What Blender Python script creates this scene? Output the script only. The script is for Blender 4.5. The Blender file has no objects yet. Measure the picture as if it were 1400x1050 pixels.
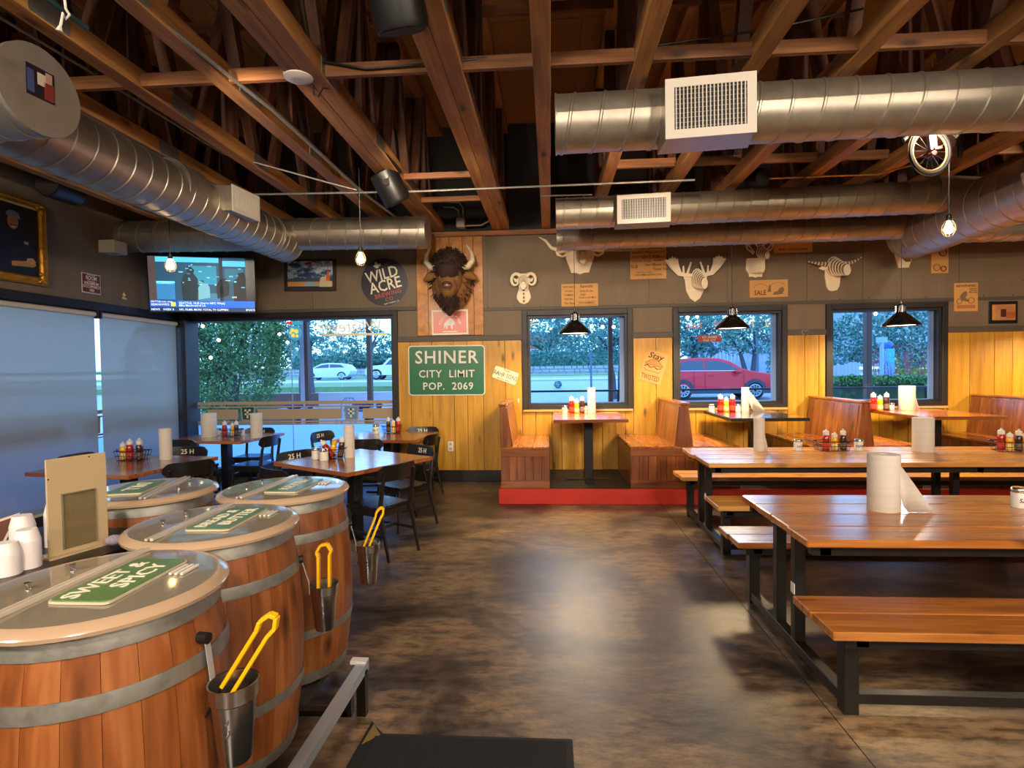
import bpy, bmesh, math, random
from mathutils import Vector, Matrix
random.seed(7)
PI = math.pi
R = math.radians
S = bpy.context.scene
COL = S.collection
V = Vector

# ------------------------------------------------------------------ camera
FPX, CX, CY, HC = 770.0, 700.0, 525.0, 1.68
_Y = V((52, 21, -FPX)).normalized()
_Z = _Y.cross(V((-700, 10.2, -FPX))).normalized()
if _Z.y < 0:
    _Z.negate()
_X = _Y.cross(_Z)
ROT = Matrix((_X, _Y, _Z))
cam_data = bpy.data.cameras.new('camera')
cam = bpy.data.objects.new('camera', cam_data)
COL.objects.link(cam)
cam_data.sensor_width = 36.0
cam_data.lens = FPX / 1400 * 36.0
cam_data.clip_start = 0.05
cam_data.clip_end = 400
cam.matrix_world = Matrix.Translation((0, 0, HC)) @ ROT.to_4x4()
S.camera = cam

def W(px, py, x=None, y=None, z=None):
    """real place of a point seen in the photograph, once one of its coordinates is known"""
    r = ROT @ V((px - CX, CY - py, -FPX))
    if z is not None:
        t = (z - HC) / r.z
    elif y is not None:
        t = y / r.y
    else:
        t = x / r.x
    return V((0, 0, HC)) + r * t

S.view_settings.view_transform = 'Standard'
S.view_settings.look = 'None'
S.view_settings.exposure = 0.25
S.view_settings.gamma = 1.0
S.view_settings.use_curve_mapping = False

# ------------------------------------------------------------------ world: a blue dusk sky
wd = bpy.data.worlds.new('dusk_sky')
S.world = wd
wd.use_nodes = True
wn, wl = wd.node_tree.nodes, wd.node_tree.links
bg = wn['Background']
tc = wn.new('ShaderNodeTexCoord')
sp = wn.new('ShaderNodeSeparateXYZ')
cr = wn.new('ShaderNodeValToRGB')
cr.color_ramp.elements[0].position = 0.0
cr.color_ramp.elements[0].color = (0.36, 0.66, 1.0, 1)
cr.color_ramp.elements[1].position = 0.6
cr.color_ramp.elements[1].color = (0.24, 0.50, 1.0, 1)
wl.new(tc.outputs['Generated'], sp.inputs[0])
wl.new(sp.outputs['Z'], cr.inputs[0])
wl.new(cr.outputs[0], bg.inputs['Color'])
bg.inputs['Strength'].default_value = 3.7

# ------------------------------------------------------------------ added fill lights and spots, out of view
def light(name, kind, loc, power, col, size=0.1, target=None, angle=None, blend=0.5, size_y=None):
    d = bpy.data.lights.new(name, kind)
    d.energy = power
    d.color = col
    if kind == 'AREA':
        d.size = size
        if size_y:
            d.shape = 'RECTANGLE'
            d.size_y = size_y
    elif kind in ('POINT', 'SPOT'):
        d.shadow_soft_size = size
    if kind == 'SPOT':
        d.spot_size = R(angle)
        d.spot_blend = blend
    o = bpy.data.objects.new(name, d)
    COL.objects.link(o)
    o.location = loc
    if target is not None:
        o.rotation_euler = (V(target) - V(loc)).to_track_quat('-Z', 'Y').to_euler()
    return o
WARM = (1.0, 0.72, 0.42)
WARM2 = (1.0, 0.80, 0.58)
WARM3 = (1.0, 0.86, 0.70)
# unseen fill lights added behind the camera to brighten the hall
for i, (x, y) in enumerate([(-3.6, -1.4), (-0.6, -1.2), (2.6, -1.2), (5.6, -0.6), (-1.5, -4.0), (3.5, -4.0)]):
    light('rear_fill_light', 'AREA', (x, y, 3.45), 105, WARM3, 0.5, (x * 0.6, 6.5, 0.9))
# added spots without fixtures, aimed at the wall of trophies
for x, tx in [(-1.2, -1.1), (1.1, 0.8), (3.2, 2.6), (5.2, 5.0)]:
    light('added_wall_spot', 'SPOT', (x, 4.7, 3.6), 120, WARM2, 0.06, (tx, 8.3, 2.6), 95, 0.8)
light('added_wall_spot', 'SPOT', (-2.2, 3.4, 3.55), 110, WARM2, 0.05, (-1.8, 7.5, 2.2), 100, 0.8)

# ------------------------------------------------------------------ materials
MATS = {}
def _new(name):
    m = bpy.data.materials.new(name)
    m.use_nodes = True
    MATS[name] = m
    return m, m.node_tree.nodes, m.node_tree.links, m.node_tree.nodes['Principled BSDF']
def c3(h):
    """sRGB hex -> linear"""
    v = [int(h[i:i + 2], 16) / 255 for i in (0, 2, 4)]
    return tuple(((c / 12.92) if c <= 0.04045 else ((c + 0.055) / 1.055) ** 2.4) for c in v) + (1,)
def flat(name, h, rough=0.5, metal=0.0, emit=0.0, coat=0.0, alpha=None, spec=None):
    if name in MATS:
        return MATS[name]
    m, n, l, b = _new(name)
    b.inputs['Base Color'].default_value = c3(h)
    b.inputs['Roughness'].default_value = rough
    b.inputs['Metallic'].default_value = metal
    if coat:
        b.inputs['Coat Weight'].default_value = coat
        b.inputs['Coat Roughness'].default_value = 0.1
    if emit:
        b.inputs['Emission Color'].default_value = c3(h)
        b.inputs['Emission Strength'].default_value = emit
    if alpha is not None:
        b.inputs['Alpha'].default_value = alpha
    if spec is not None:
        b.inputs['Specular IOR Level'].default_value = spec
    return m
def _ramp(n, cols, pos=None):
    r = n.new('ShaderNodeValToRGB')
    e = r.color_ramp.elements
    while len(e) < len(cols):
        e.new(0.5)
    for i, c in enumerate(cols):
        e[i].position = pos[i] if pos else i / (len(cols) - 1)
        e[i].color = c3(c) if isinstance(c, str) else c
    return r
def _coords(n, l, scale, rnd=True):
    t = n.new('ShaderNodeTexCoord')
    mp = n.new('ShaderNodeMapping')
    mp.inputs['Scale'].default_value = scale
    src = t.outputs['Object']
    if rnd:
        oi = n.new('ShaderNodeObjectInfo')
        mu = n.new('ShaderNodeMath'); mu.operation = 'MULTIPLY'; mu.inputs[1].default_value = 37.0
        l.new(oi.outputs['Random'], mu.inputs[0])
        ad = n.new('ShaderNodeVectorMath'); ad.operation = 'ADD'
        l.new(src, ad.inputs[0]); l.new(mu.outputs[0], ad.inputs[1])
        src = ad.outputs[0]
    l.new(src, mp.inputs['Vector'])
    return mp.outputs[0]
def noisy(name, cols, scale=(4, 4, 4), detail=5, rough=(0.5, 0.6), metal=0.0, bump=0.0, bscale=None,
          coat=0.0, vary=0.0, rnd=True, pos=None, spec=None, coatr=0.15):
    if name in MATS:
        return MATS[name]
    m, n, l, b = _new(name)
    vec = _coords(n, l, scale, rnd)
    nz = n.new('ShaderNodeTexNoise')
    nz.inputs['Scale'].default_value = 1.0
    nz.inputs['Detail'].default_value = detail
    nz.inputs['Roughness'].default_value = 0.6
    l.new(vec, nz.inputs['Vector'])
    r = _ramp(n, cols, pos)
    l.new(nz.outputs[0], r.inputs[0])
    col = r.outputs[0]
    if vary:
        oi = n.new('ShaderNodeObjectInfo')
        mr = n.new('ShaderNodeMapRange')
        mr.inputs['To Min'].default_value = 1 - vary
        mr.inputs['To Max'].default_value = 1 + vary
        l.new(oi.outputs['Random'], mr.inputs[0])
        hs = n.new('ShaderNodeHueSaturation')
        l.new(mr.outputs[0], hs.inputs['Value'])
        l.new(col, hs.inputs['Color'])
        col = hs.outputs[0]
    l.new(col, b.inputs['Base Color'])
    mr = n.new('ShaderNodeMapRange')
    mr.inputs['To Min'].default_value = rough[0]
    mr.inputs['To Max'].default_value = rough[1]
    l.new(nz.outputs[0], mr.inputs[0])
    l.new(mr.outputs[0], b.inputs['Roughness'])
    b.inputs['Metallic'].default_value = metal
    if spec is not None:
        b.inputs['Specular IOR Level'].default_value = spec
    if coat:
        b.inputs['Coat Weight'].default_value = coat
        b.inputs['Coat Roughness'].default_value = coatr
    if bump:
        src = nz.outputs[0]
        if bscale:
            v2 = _coords(n, l, bscale, rnd)
            n2 = n.new('ShaderNodeTexNoise'); n2.inputs['Scale'].default_value = 1.0; n2.inputs['Detail'].default_value = 6
            l.new(v2, n2.inputs['Vector'])
            src = n2.outputs[0]
        bp = n.new('ShaderNodeBump')
        bp.inputs['Strength'].default_value = bump
        bp.inputs['Distance'].default_value = 0.01
        l.new(src, bp.inputs['Height'])
        l.new(bp.outputs[0], b.inputs['Normal'])
    return m
def wood(name, cols, axis='x', fine=60, rough=(0.35, 0.5), coat=0.0, vary=0.12, bump=0.15, knots=True, coatr=0.15, spec=None):
    """grain runs along the given local axis, every board gets its own offset and tone"""
    if name in MATS:
        return MATS[name]
    m, n, l, b = _new(name)
    ax = 'xyz'.index(axis)
    def sc(a, c):
        v = [c, c, c]
        v[ax] = a
        return tuple(v)
    vec = _coords(n, l, sc(0.9, 9.0))
    nz = n.new('ShaderNodeTexNoise'); nz.inputs['Scale'].default_value = 1.0
    nz.inputs['Detail'].default_value = 6; nz.inputs['Distortion'].default_value = 0.6
    l.new(vec, nz.inputs['Vector'])
    v2 = _coords(n, l, sc(2.5, fine))
    nf = n.new('ShaderNodeTexNoise'); nf.inputs['Scale'].default_value = 1.0; nf.inputs['Detail'].default_value = 3
    l.new(v2, nf.inputs['Vector'])
    mx = n.new('ShaderNodeMix'); mx.data_type = 'FLOAT'; mx.inputs[0].default_value = 0.35
    l.new(nz.outputs[0], mx.inputs[2]); l.new(nf.outputs[0], mx.inputs[3])
    r = _ramp(n, cols, [0.3 + 0.4 * i / (len(cols) - 1) for i in range(len(cols))])
    l.new(mx.outputs[0], r.inputs[0])
    col = r.outputs[0]
    if knots:
        v3 = _coords(n, l, sc(1.6, 4.5))
        vo = n.new('ShaderNodeTexVoronoi'); vo.inputs['Scale'].default_value = 1.0
        l.new(v3, vo.inputs['Vector'])
        mr = n.new('ShaderNodeMapRange')
        mr.inputs['From Min'].default_value = 0.05; mr.inputs['From Max'].default_value = 0.16
        mr.inputs['To Min'].default_value = 0.25; mr.inputs['To Max'].default_value = 1.0
        l.new(vo.outputs['Distance'], mr.inputs[0])
        mk = n.new('ShaderNodeMix'); mk.data_type = 'RGBA'; mk.blend_type = 'MULTIPLY'; mk.inputs[0].default_value = 1.0
        l.new(col, mk.inputs[6]); l.new(mr.outputs[0], mk.inputs[7])
        col = mk.outputs[2]
    oi = n.new('ShaderNodeObjectInfo')
    mr = n.new('ShaderNodeMapRange'); mr.inputs['To Min'].default_value = 1 - vary; mr.inputs['To Max'].default_value = 1 + vary
    l.new(oi.outputs['Random'], mr.inputs[0])
    hs = n.new('ShaderNodeHueSaturation'); l.new(mr.outputs[0], hs.inputs['Value']); l.new(col, hs.inputs['Color'])
    l.new(hs.outputs[0], b.inputs['Base Color'])
    mr = n.new('ShaderNodeMapRange'); mr.inputs['To Min'].default_value = rough[0]; mr.inputs['To Max'].default_value = rough[1]
    l.new(nf.outputs[0], mr.inputs[0]); l.new(mr.outputs[0], b.inputs['Roughness'])
    if spec is not None:
        b.inputs['Specular IOR Level'].default_value = spec
    if coat:
        b.inputs['Coat Weight'].default_value = coat; b.inputs['Coat Roughness'].default_value = coatr
    bp = n.new('ShaderNodeBump'); bp.inputs['Strength'].default_value = bump; bp.inputs['Distance'].default_value = 0.004
    l.new(nf.outputs[0], bp.inputs['Height']); l.new(bp.outputs[0], b.inputs['Normal'])
    return m
def thin_glass(name, tint='FFFFFF', refl=0.5, rough=0.0, haze=0.0):
    m, n, l, b = _new(name)
    n.remove(b)
    out = n['Material Output']
    tr = n.new('ShaderNodeBsdfTransparent'); tr.inputs[0].default_value = c3(tint)
    gl = n.new('ShaderNodeBsdfGlossy'); gl.inputs['Roughness'].default_value = rough
    fr = n.new('ShaderNodeFresnel'); fr.inputs[0].default_value = 1.45
    mu = n.new('ShaderNodeMath'); mu.operation = 'MULTIPLY'; mu.inputs[1].default_value = refl * 2
    ge = n.new('ShaderNodeNewGeometry'); iv = n.new('ShaderNodeMath'); iv.operation = 'SUBTRACT'; iv.inputs[0].default_value = 1.0
    l.new(ge.outputs['Backfacing'], iv.inputs[1])
    m0 = n.new('ShaderNodeMath'); m0.operation = 'MULTIPLY'
    l.new(fr.outputs[0], m0.inputs[0]); l.new(iv.outputs[0], m0.inputs[1]); l.new(m0.outputs[0], mu.inputs[0])
    mx = n.new('ShaderNodeMixShader')
    l.new(mu.outputs[0], mx.inputs[0]); l.new(tr.outputs[0], mx.inputs[1]); l.new(gl.outputs[0], mx.inputs[2])
    res = mx
    if haze:
        df = n.new('ShaderNodeBsdfDiffuse'); df.inputs[0].default_value = c3('C8BCA8')
        m2 = n.new('ShaderNodeMixShader'); m2.inputs[0].default_value = haze
        l.new(mx.outputs[0], m2.inputs[1]); l.new(df.outputs[0], m2.inputs[2]); res = m2
    l.new(res.outputs[0], out.inputs[0])
    return m
def fabric_through(name, h, h2, tw=0.5, see=0.0):
    """cloth that lets light through"""
    m, n, l, b = _new(name)
    n.remove(b)
    out = n['Material Output']
    df = n.new('ShaderNodeBsdfDiffuse'); df.inputs[0].default_value = c3(h)
    tr = n.new('ShaderNodeBsdfTranslucent'); tr.inputs[0].default_value = c3(h2)
    mx = n.new('ShaderNodeMixShader'); mx.inputs[0].default_value = tw
    l.new(df.outputs[0], mx.inputs[1]); l.new(tr.outputs[0], mx.inputs[2]); l.new(mx.outputs[0], out.inputs[0])
    if see:
        tp = n.new('ShaderNodeBsdfTransparent'); m2 = n.new('ShaderNodeMixShader'); m2.inputs[0].default_value = see
        l.new(mx.outputs[0], m2.inputs[1]); l.new(tp.outputs[0], m2.inputs[2]); l.new(m2.outputs[0], out.inputs[0])
    return m

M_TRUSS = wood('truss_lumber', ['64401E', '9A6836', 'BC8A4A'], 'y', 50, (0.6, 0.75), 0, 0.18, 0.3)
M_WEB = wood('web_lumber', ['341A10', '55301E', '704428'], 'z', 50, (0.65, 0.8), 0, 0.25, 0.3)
M_BLOCK = wood('blocking_lumber', ['4A2A16', '7A4A26', '9C6A38'], 'x', 50, (0.6, 0.8), 0, 0.15, 0.3)
M_OSB = noisy('strand_board', ['4A3016', '946832', 'C08E4C'], (16, 60, 10), 4, (0.7, 0.9), 0, 0.3)
M_GREYW = noisy('grey_painted_plywood', ['5E4E3C', '6E5E48', '7E6C54'], (5, 5, 1.2), 7, (0.55, 0.8), 0, 0.12, (30, 30, 6), rnd=False)
M_GREYT = noisy('grey_painted_trim', ['453D34', '544A3E'], (6, 6, 6), 4, (0.5, 0.7), 0, 0.05)
M_DARKF = noisy('dark_window_frame', ['120E0D', '201A18'], (6, 6, 6), 3, (0.4, 0.6))
M_DARKW = noisy('dark_painted_gable', ['17120F', '211A16'], (3, 3, 3), 3, (0.7, 0.9))
M_PANEL = wood('yellow_pine_panelling', ['986A10', 'BA861E', 'CC9A32'], 'z', 35, (0.4, 0.55), 0.1, 0.10, 0.15)
M_BOOTH = wood('booth_redwood', ['4E2612', '7E4420', 'A0622E'], 'z', 40, (0.22, 0.4), 0.35, 0.16, 0.12)
M_BOOTHX = wood('booth_redwood_rail', ['4E2612', '7E4420', 'A0622E'], 'x', 40, (0.22, 0.4), 0.35, 0.14, 0.12)
M_BOOTHY = wood('booth_seat_wood', ['6E3212', '9C5620', 'C07A34'], 'y', 40, (0.18, 0.35), 0.4, 0.12, 0.15)
M_BTOP = wood('booth_table_wood', ['6E3010', '9E5420', 'C47A34'], 'x', 40, (0.12, 0.25), 0.6, 0.08, 0.08)
M_BTOPD = wood('dark_glossy_table_wood', ['1E120C', '2C1A10', '3A2416'], 'x', 40, (0.1, 0.2), 0.6, 0.08, 0.05, knots=False)
M_PIC = wood('picnic_plank', ['7A3C18', 'A86428', 'C88640'], 'x', 45, (0.2, 0.4), 0.35, 0.10, 0.25)
M_PIC2 = wood('picnic_plank_pale', ['A0602A', 'C48640', 'DCA860'], 'x', 45, (0.2, 0.4), 0.35, 0.10, 0.25)
M_CAFE = wood('cafe_butcher_block', ['5A2812', '9A5626', 'BC7A40'], 'x', 30, (0.12, 0.25), 0.6, 0.10, 0.06, knots=False)
M_BARR = wood('barrel_oak', ['562C10', '884A1E', 'A46838'], 'z', 40, (0.35, 0.55), 0.12, 0.07, 0.2)
M_PLAQ = wood('plaque_pine', ['8A5012', 'AE6E20', 'C28630'], 'z', 35, (0.4, 0.6), 0.1, 0.12, 0.15)
M_STEEL = noisy('black_steel_tube', ['14110F', '241E1A'], (8, 8, 8), 3, (0.32, 0.5), 0.3, coat=0.1)
M_CHAIR = noisy('dark_stained_chair_wood', ['120E0C', '221A15'], (3, 3, 12), 3, (0.25, 0.42), coat=0.2)
M_SEATM = noisy('black_seat_vinyl', ['16110F', '221B17'], (8, 8, 8), 3, (0.22, 0.35))
M_DUCT = noisy('galvanised_duct', ['8E8678', 'A49A8A', 'B8AE9C'], (9, 9, 9), 5, (0.34, 0.48), 0.82, 0.05, (60, 60, 60))
M_GALV = noisy('galvanised_hoop', ['6E6C64', '96938A', 'AAA79C'], (22, 22, 22), 5, (0.4, 0.6), 0.75, 0.15)
M_STAIN = noisy('stainless_cup', ['A8A098', 'C0BAB2'], (2, 2, 60), 3, (0.18, 0.3), 1.0)
M_CHROME = flat('chrome', 'D8D6D2', 0.15, 1.0)
M_WHITE = flat('white_plastic', 'D8D2C8', 0.45)
M_GRILLE = flat('white_enamel_grille', 'C8BEB0', 0.4)
M_BLACK = flat('black_plastic', '0E0D0D', 0.4)
M_SHADE = flat('black_enamel_shade', '14110F', 0.22, coat=0.5)
M_CREAM = flat('cream_lettering', 'EFE6CC', 0.5)
M_CARD = noisy('pale_plywood_cutout', ['D8C8A4', 'EADCBC'], (12, 12, 12), 3, (0.5, 0.65))
M_CARDE = flat('burnt_cut_edge', '7A5A30', 0.7)
M_KRAFT = noisy('kraft_print_board', ['B98648', 'CC9A58'], (3, 3, 8), 3, (0.6, 0.75))
M_INK = flat('brown_ink', '2A160C', 0.7)
M_PAPER = noisy('paper_towel', ['C4BAAC', 'D6CCBE'], (2, 2, 55), 2, (0.8, 0.95), 0, 0.15)
M_RED = noisy('red_painted_kerb', ['9A1A0A', 'C42812', 'B02010'], (6, 6, 6), 5, (0.4, 0.6), 0, 0.1)
M_PLATF = noisy('dark_booth_platform', ['241E16', '3A3226'], (4, 4, 4), 5, (0.5, 0.7))
M_GREEN = flat('green_sign_enamel', '14643C', 0.35)
M_GOLD = noisy('gilded_frame', ['7A4A10', 'C08420', 'E0A840'], (14, 14, 14), 4, (0.25, 0.45), 0.7, 0.6, (40, 40, 40))
M_KETCH = flat('ketchup_red', '9E1408', 0.25, coat=0.3)
M_MUST = flat('mustard_yellow', 'E8A80A', 0.3, coat=0.3)
M_BBQ = flat('brown_sauce', '3A160C', 0.25, coat=0.3)
M_YEL = flat('yellow_rubber_tongs', 'F0B404', 0.4)
M_GLASS = thin_glass('window_glass', 'F4FBFF', 0.55)
M_ACRYL = thin_glass('clear_acrylic', 'E6E6E2', 0.8, 0.04)
M_HAZE = thin_glass('hazy_acrylic_lid', 'E8E4DC', 1.0, 0.08, 0.22)
M_CUPW = flat('translucent_cup', 'E6DCD8', 0.4)

# ------------------------------------------------------------------ mesh building
class B:
    """collects shapes, then links them as one mesh object"""
    def __init__(s):
        s.v, s.f, s.mi = [], [], []
        s.cur = 0
    def add(s, vs, fs, M=None):
        o = len(s.v)
        s.v += [(M @ V(p)) if M is not None else V(p) for p in vs]
        s.f += [tuple(i + o for i in f) for f in fs]
        s.mi += [s.cur] * len(fs)
        return s
    def box(s, c, d, M=None):
        x, y, z = d[0] / 2, d[1] / 2, d[2] / 2
        vs = [(c[0] + a * x, c[1] + b * y, c[2] + e * z) for e in (-1, 1) for b in (-1, 1) for a in (-1, 1)]
        return s.add(vs, [(0, 2, 3, 1), (4, 5, 7, 6), (0, 1, 5, 4), (2, 6, 7, 3), (0, 4, 6, 2), (1, 3, 7, 5)], M)
    def bb(s, x0, x1, y0, y1, z0, z1, M=None):
        return s.box(((x0 + x1) / 2, (y0 + y1) / 2, (z0 + z1) / 2), (x1 - x0, y1 - y0, z1 - z0), M)
    def hexa(s, p):
        """8 corners: bottom ring then top ring"""
        return s.add(p, [(3, 2, 1, 0), (4, 5, 6, 7), (0, 1, 5, 4), (1, 2, 6, 5), (2, 3, 7, 6), (3, 0, 4, 7)])
    def beam(s, p0, p1, w, h, up=(0, 0, 1)):
        p0, p1 = V(p0), V(p1)
        d = (p1 - p0).normalized()
        u = V(up)
        if abs(d.dot(u)) > 0.98:
            u = V((0, 1, 0))
        a = d.cross(u).normalized() * w / 2
        b = a.cross(d).normalized() * h / 2
        return s.hexa([p0 - a - b, p0 + a - b, p0 + a + b, p0 - a + b, p1 - a - b, p1 + a - b, p1 + a + b, p1 - a + b])
    def tube(s, path, r, n=8, caps=True, closed=False):
        P = [V(p) for p in path]
        rs = r if isinstance(r, (list, tuple)) else [r] * len(P)
        vs, fs = [], []
        pu = None
        m = len(P)
        for i, p in enumerate(P):
            if closed:
                d = (P[(i + 1) % m] - P[i - 1]).normalized()
            else:
                d = (P[min(i + 1, m - 1)] - P[max(i - 1, 0)]).normalized()
            if pu is None:
                u = V((0, 0, 1)) if abs(d.z) < 0.9 else V((1, 0, 0))
                pu = d.cross(u).normalized()
            a = (pu - d * pu.dot(d)).normalized()
            pu = a
            b = d.cross(a)
            for k in range(n):
                t = 2 * PI * k / n
                vs.append(p + (a * math.cos(t) + b * math.sin(t)) * rs[i])
        for i in range(m if closed else m - 1):
            for k in range(n):
                j = (i + 1) % m
                fs.append((i * n + k, i * n + (k + 1) % n, j * n + (k + 1) % n, j * n + k))
        if caps and not closed:
            fs.append(tuple(range(n - 1, -1, -1)))
            fs.append(tuple((m - 1) * n + k for k in range(n)))
        return s.add(vs, fs)
    def cyl(s, p0, p1, r0, r1=None, n=16, caps=True):
        return s.tube([p0, p1], [r0, r0 if r1 is None else r1], n, caps)
    def lathe(s, prof, n=20, M=None, a0=0, a1=2 * PI, caps=True):
        full = abs(a1 - a0 - 2 * PI) < 1e-6
        k = n if full else n + 1
        vs, fs = [], []
        for r, z in prof:
            for i in range(k):
                t = a0 + (a1 - a0) * i / n
                vs.append((r * math.cos(t), r * math.sin(t), z))
        for j in range(len(prof) - 1):
            for i in range(n):
                q = (i + 1) % k
                fs.append((j * k + i, j * k + q, (j + 1) * k + q, (j + 1) * k + i))
        if caps and full:
            if prof[0][0] > 1e-5:
                fs.append(tuple(range(k - 1, -1, -1)))
            if prof[-1][0] > 1e-5:
                fs.append(tuple((len(prof) - 1) * k + i for i in range(k)))
        return s.add(vs, fs, M)
    def prism(s, pts, z0, z1, M=None):
        """outline in local xy, extruded along local z"""
        n = len(pts)
        vs = [(p[0], p[1], z0) for p in pts] + [(p[0], p[1], z1) for p in pts]
        fs = [tuple(range(n - 1, -1, -1)), tuple(range(n, 2 * n))]
        fs += [(i, (i + 1) % n, n + (i + 1) % n, n + i) for i in range(n)]
        return s.add(vs, fs, M)
    def ball(s, c, r, n=12, m=8, M=None, sc=(1, 1, 1)):
        prof = [(math.sin(PI * j / m), -math.cos(PI * j / m)) for j in range(m + 1)]
        T = Matrix.Translation(c) @ Matrix.Diagonal((r * sc[0], r * sc[1], r * sc[2], 1))
        if M is not None:
            T = M @ T
        return s.lathe([(max(a, 1e-4), b) for a, b in prof], n, T, caps=False)
    def build(s, name, mat=None, parent=None, smooth=False, bevel=0.0, kind=None):
        me = bpy.data.meshes.new(name)
        me.from_pydata([tuple(p) for p in s.v], [], s.f)
        mats = mat if isinstance(mat, (list, tuple)) else [mat]
        for q in mats:
            if q is not None:
                me.materials.append(q)
        if len(mats) > 1:
            me.polygons.foreach_set('material_index', s.mi)
        bm = bmesh.new(); bm.from_mesh(me)
        bmesh.ops.recalc_face_normals(bm, faces=bm.faces)
        if smooth:
            for e in bm.edges:
                e.smooth = not (len(e.link_faces) == 2 and e.calc_face_angle(0) > R(38))
            for f in bm.faces:
                f.smooth = True
        bm.to_mesh(me); bm.free()
        o = bpy.data.objects.new(name, me)
        COL.objects.link(o)
        if parent is not None:
            o.parent = parent
        if bevel:
            bv = o.modifiers.new('bevel', 'BEVEL'); bv.width = bevel; bv.segments = 1; bv.limit_method = 'ANGLE'
        if kind:
            o['kind'] = kind
        return o

def tag(o, label, cat, group=None, kind=None):
    o['label'] = label; o['category'] = cat
    if group:
        o['group'] = group
    if kind:
        o['kind'] = kind
    return o
def thing(name, label, cat, loc=(0, 0, 0), rz=0.0, group=None):
    o = bpy.data.objects.new(name, None)
    COL.objects.link(o)
    o.empty_display_size = 0.05
    o.location = loc; o.rotation_euler = (0, 0, rz)
    return tag(o, label, cat, group)
def struct(o):
    o['kind'] = 'structure'
    return o
def copy_obj(o, parent=None):
    c = o.copy()
    COL.objects.link(c)
    c.parent = parent
    for ch in KIDS(o):
        copy_obj(ch, c)
    return c
def KIDS(o):
    return [x for x in list(o.children)]
def dup(root, loc, rz, label, group=None):
    c = copy_obj(root)
    c.location = loc; c.rotation_euler = (0, 0, rz)
    c['label'] = label
    if group:
        c['group'] = group
    return c
def inst(o, loc, parent=None, rz=None, name=None):
    """another object with the same mesh"""
    c = o.copy(); COL.objects.link(c)
    if name:
        c.name = name
    c.location = loc
    if rz is not None:
        c.rotation_euler = (0, 0, rz)
    if parent is not None:
        c.parent = parent
    return c
_fc = {}
def text_mesh(s, size, depth=0.0, align='CENTER', spacing=1.0, shear=0.0, xs=1.0, bold=0.012):
    cu = bpy.data.curves.new('t', 'FONT')
    cu.body = s; cu.size = size; cu.extrude = depth; cu.align_x = align; cu.align_y = 'CENTER'
    cu.space_character = spacing; cu.offset = size * bold; cu.shear = shear; cu.resolution_u = 2
    o = bpy.data.objects.new('t', cu)
    COL.objects.link(o)
    dg = bpy.context.evaluated_depsgraph_get()
    dg.update()
    me = bpy.data.meshes.new_from_object(o.evaluated_get(dg))
    bpy.data.objects.remove(o); bpy.data.curves.remove(cu)
    if xs != 1.0:
        for v in me.vertices:
            v.co.x *= xs
    return me
def text(s, size, mat, parent, M, name='lettering', depth=0.0008, **kw):
    """letters in local xy of M, facing local +z"""
    me = text_mesh(s, size, depth, **kw)
    me.transform(M)
    me.materials.clear(); me.materials.append(mat)
    o = bpy.data.objects.new(name, me)
    COL.objects.link(o)
    if parent is not None:
        o.parent = parent
    return o
# frame whose local x is world x, local y world z, and local z points towards the room (-y): for things on the back wall
def back_frame(x, y, z, tilt=0.0):
    return Matrix.Translation((x, y, z)) @ Matrix(((1, 0, 0, 0), (0, 0, -1, 0), (0, 1, 0, 0), (0, 0, 0, 1))) @ Matrix.Rotation(tilt, 4, 'Z')
# on the left wall: local x = world +y, local y = z, local z = +x
def left_frame(x, y, z, tilt=0.0):
    return Matrix.Translation((x, y, z)) @ Matrix(((0, 0, 1, 0), (1, 0, 0, 0), (0, 1, 0, 0), (0, 0, 0, 1))) @ Matrix.Rotation(tilt, 4, 'Z')
def T(x, y, z):
    return Matrix.Translation((x, y, z))
# ================================================================== THE ROOM
YB, XL, XR, YR, ZR = 8.40, -5.72, 8.6, -5.2, 5.30
# floor: polished stained concrete
m, n, l, b = _new('stained_concrete')
v1 = _coords(n, l, (0.8, 1.2, 1), False)
n1 = n.new('ShaderNodeTexNoise'); n1.inputs['Scale'].default_value = 1; n1.inputs['Detail'].default_value = 9; n1.inputs['Roughness'].default_value = 0.62; n1.inputs['Distortion'].default_value = 0.7
l.new(v1, n1.inputs['Vector'])
r1 = _ramp(n, ['2A221A', '5A4A3C', '80684E', 'A0805A'], [0.38, 0.47, 0.55, 0.68]); l.new(n1.outputs[0], r1.inputs[0])
v2 = _coords(n, l, (7, 16, 1), False)
n2 = n.new('ShaderNodeTexNoise'); n2.inputs['Scale'].default_value = 1; n2.inputs['Detail'].default_value = 8; n2.inputs['Roughness'].default_value = 0.7
l.new(v2, n2.inputs['Vector'])
r2 = _ramp(n, ['484038', 'FFFFFF'], [0.38, 0.58]); l.new(n2.outputs[0], r2.inputs[0])
mk = n.new('ShaderNodeMix'); mk.data_type = 'RGBA'; mk.blend_type = 'MULTIPLY'; mk.inputs[0].default_value = 0.75
l.new(r1.outputs[0], mk.inputs[6]); l.new(r2.outputs[0], mk.inputs[7]); l.new(mk.outputs[2], b.inputs['Base Color'])
mr = n.new('ShaderNodeMapRange'); mr.inputs['To Min'].default_value = 0.20; mr.inputs['To Max'].default_value = 0.58
l.new(n2.outputs[0], mr.inputs[0]); l.new(mr.outputs[0], b.inputs['Roughness'])
bp = n.new('ShaderNodeBump'); bp.inputs['Strength'].default_value = 0.25; bp.inputs['Distance'].default_value = 0.01
l.new(n2.outputs[0], bp.inputs['Height']); l.new(bp.outputs[0], b.inputs['Normal'])
b.inputs['Specular IOR Level'].default_value = 0.6
M_FLOOR = m
q = B(); q.bb(XL - 0.2, XR + 0.2, YR - 0.2, YB + 0.2, -0.12, 0.0)
fl = struct(q.build('floor', M_FLOOR))
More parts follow.
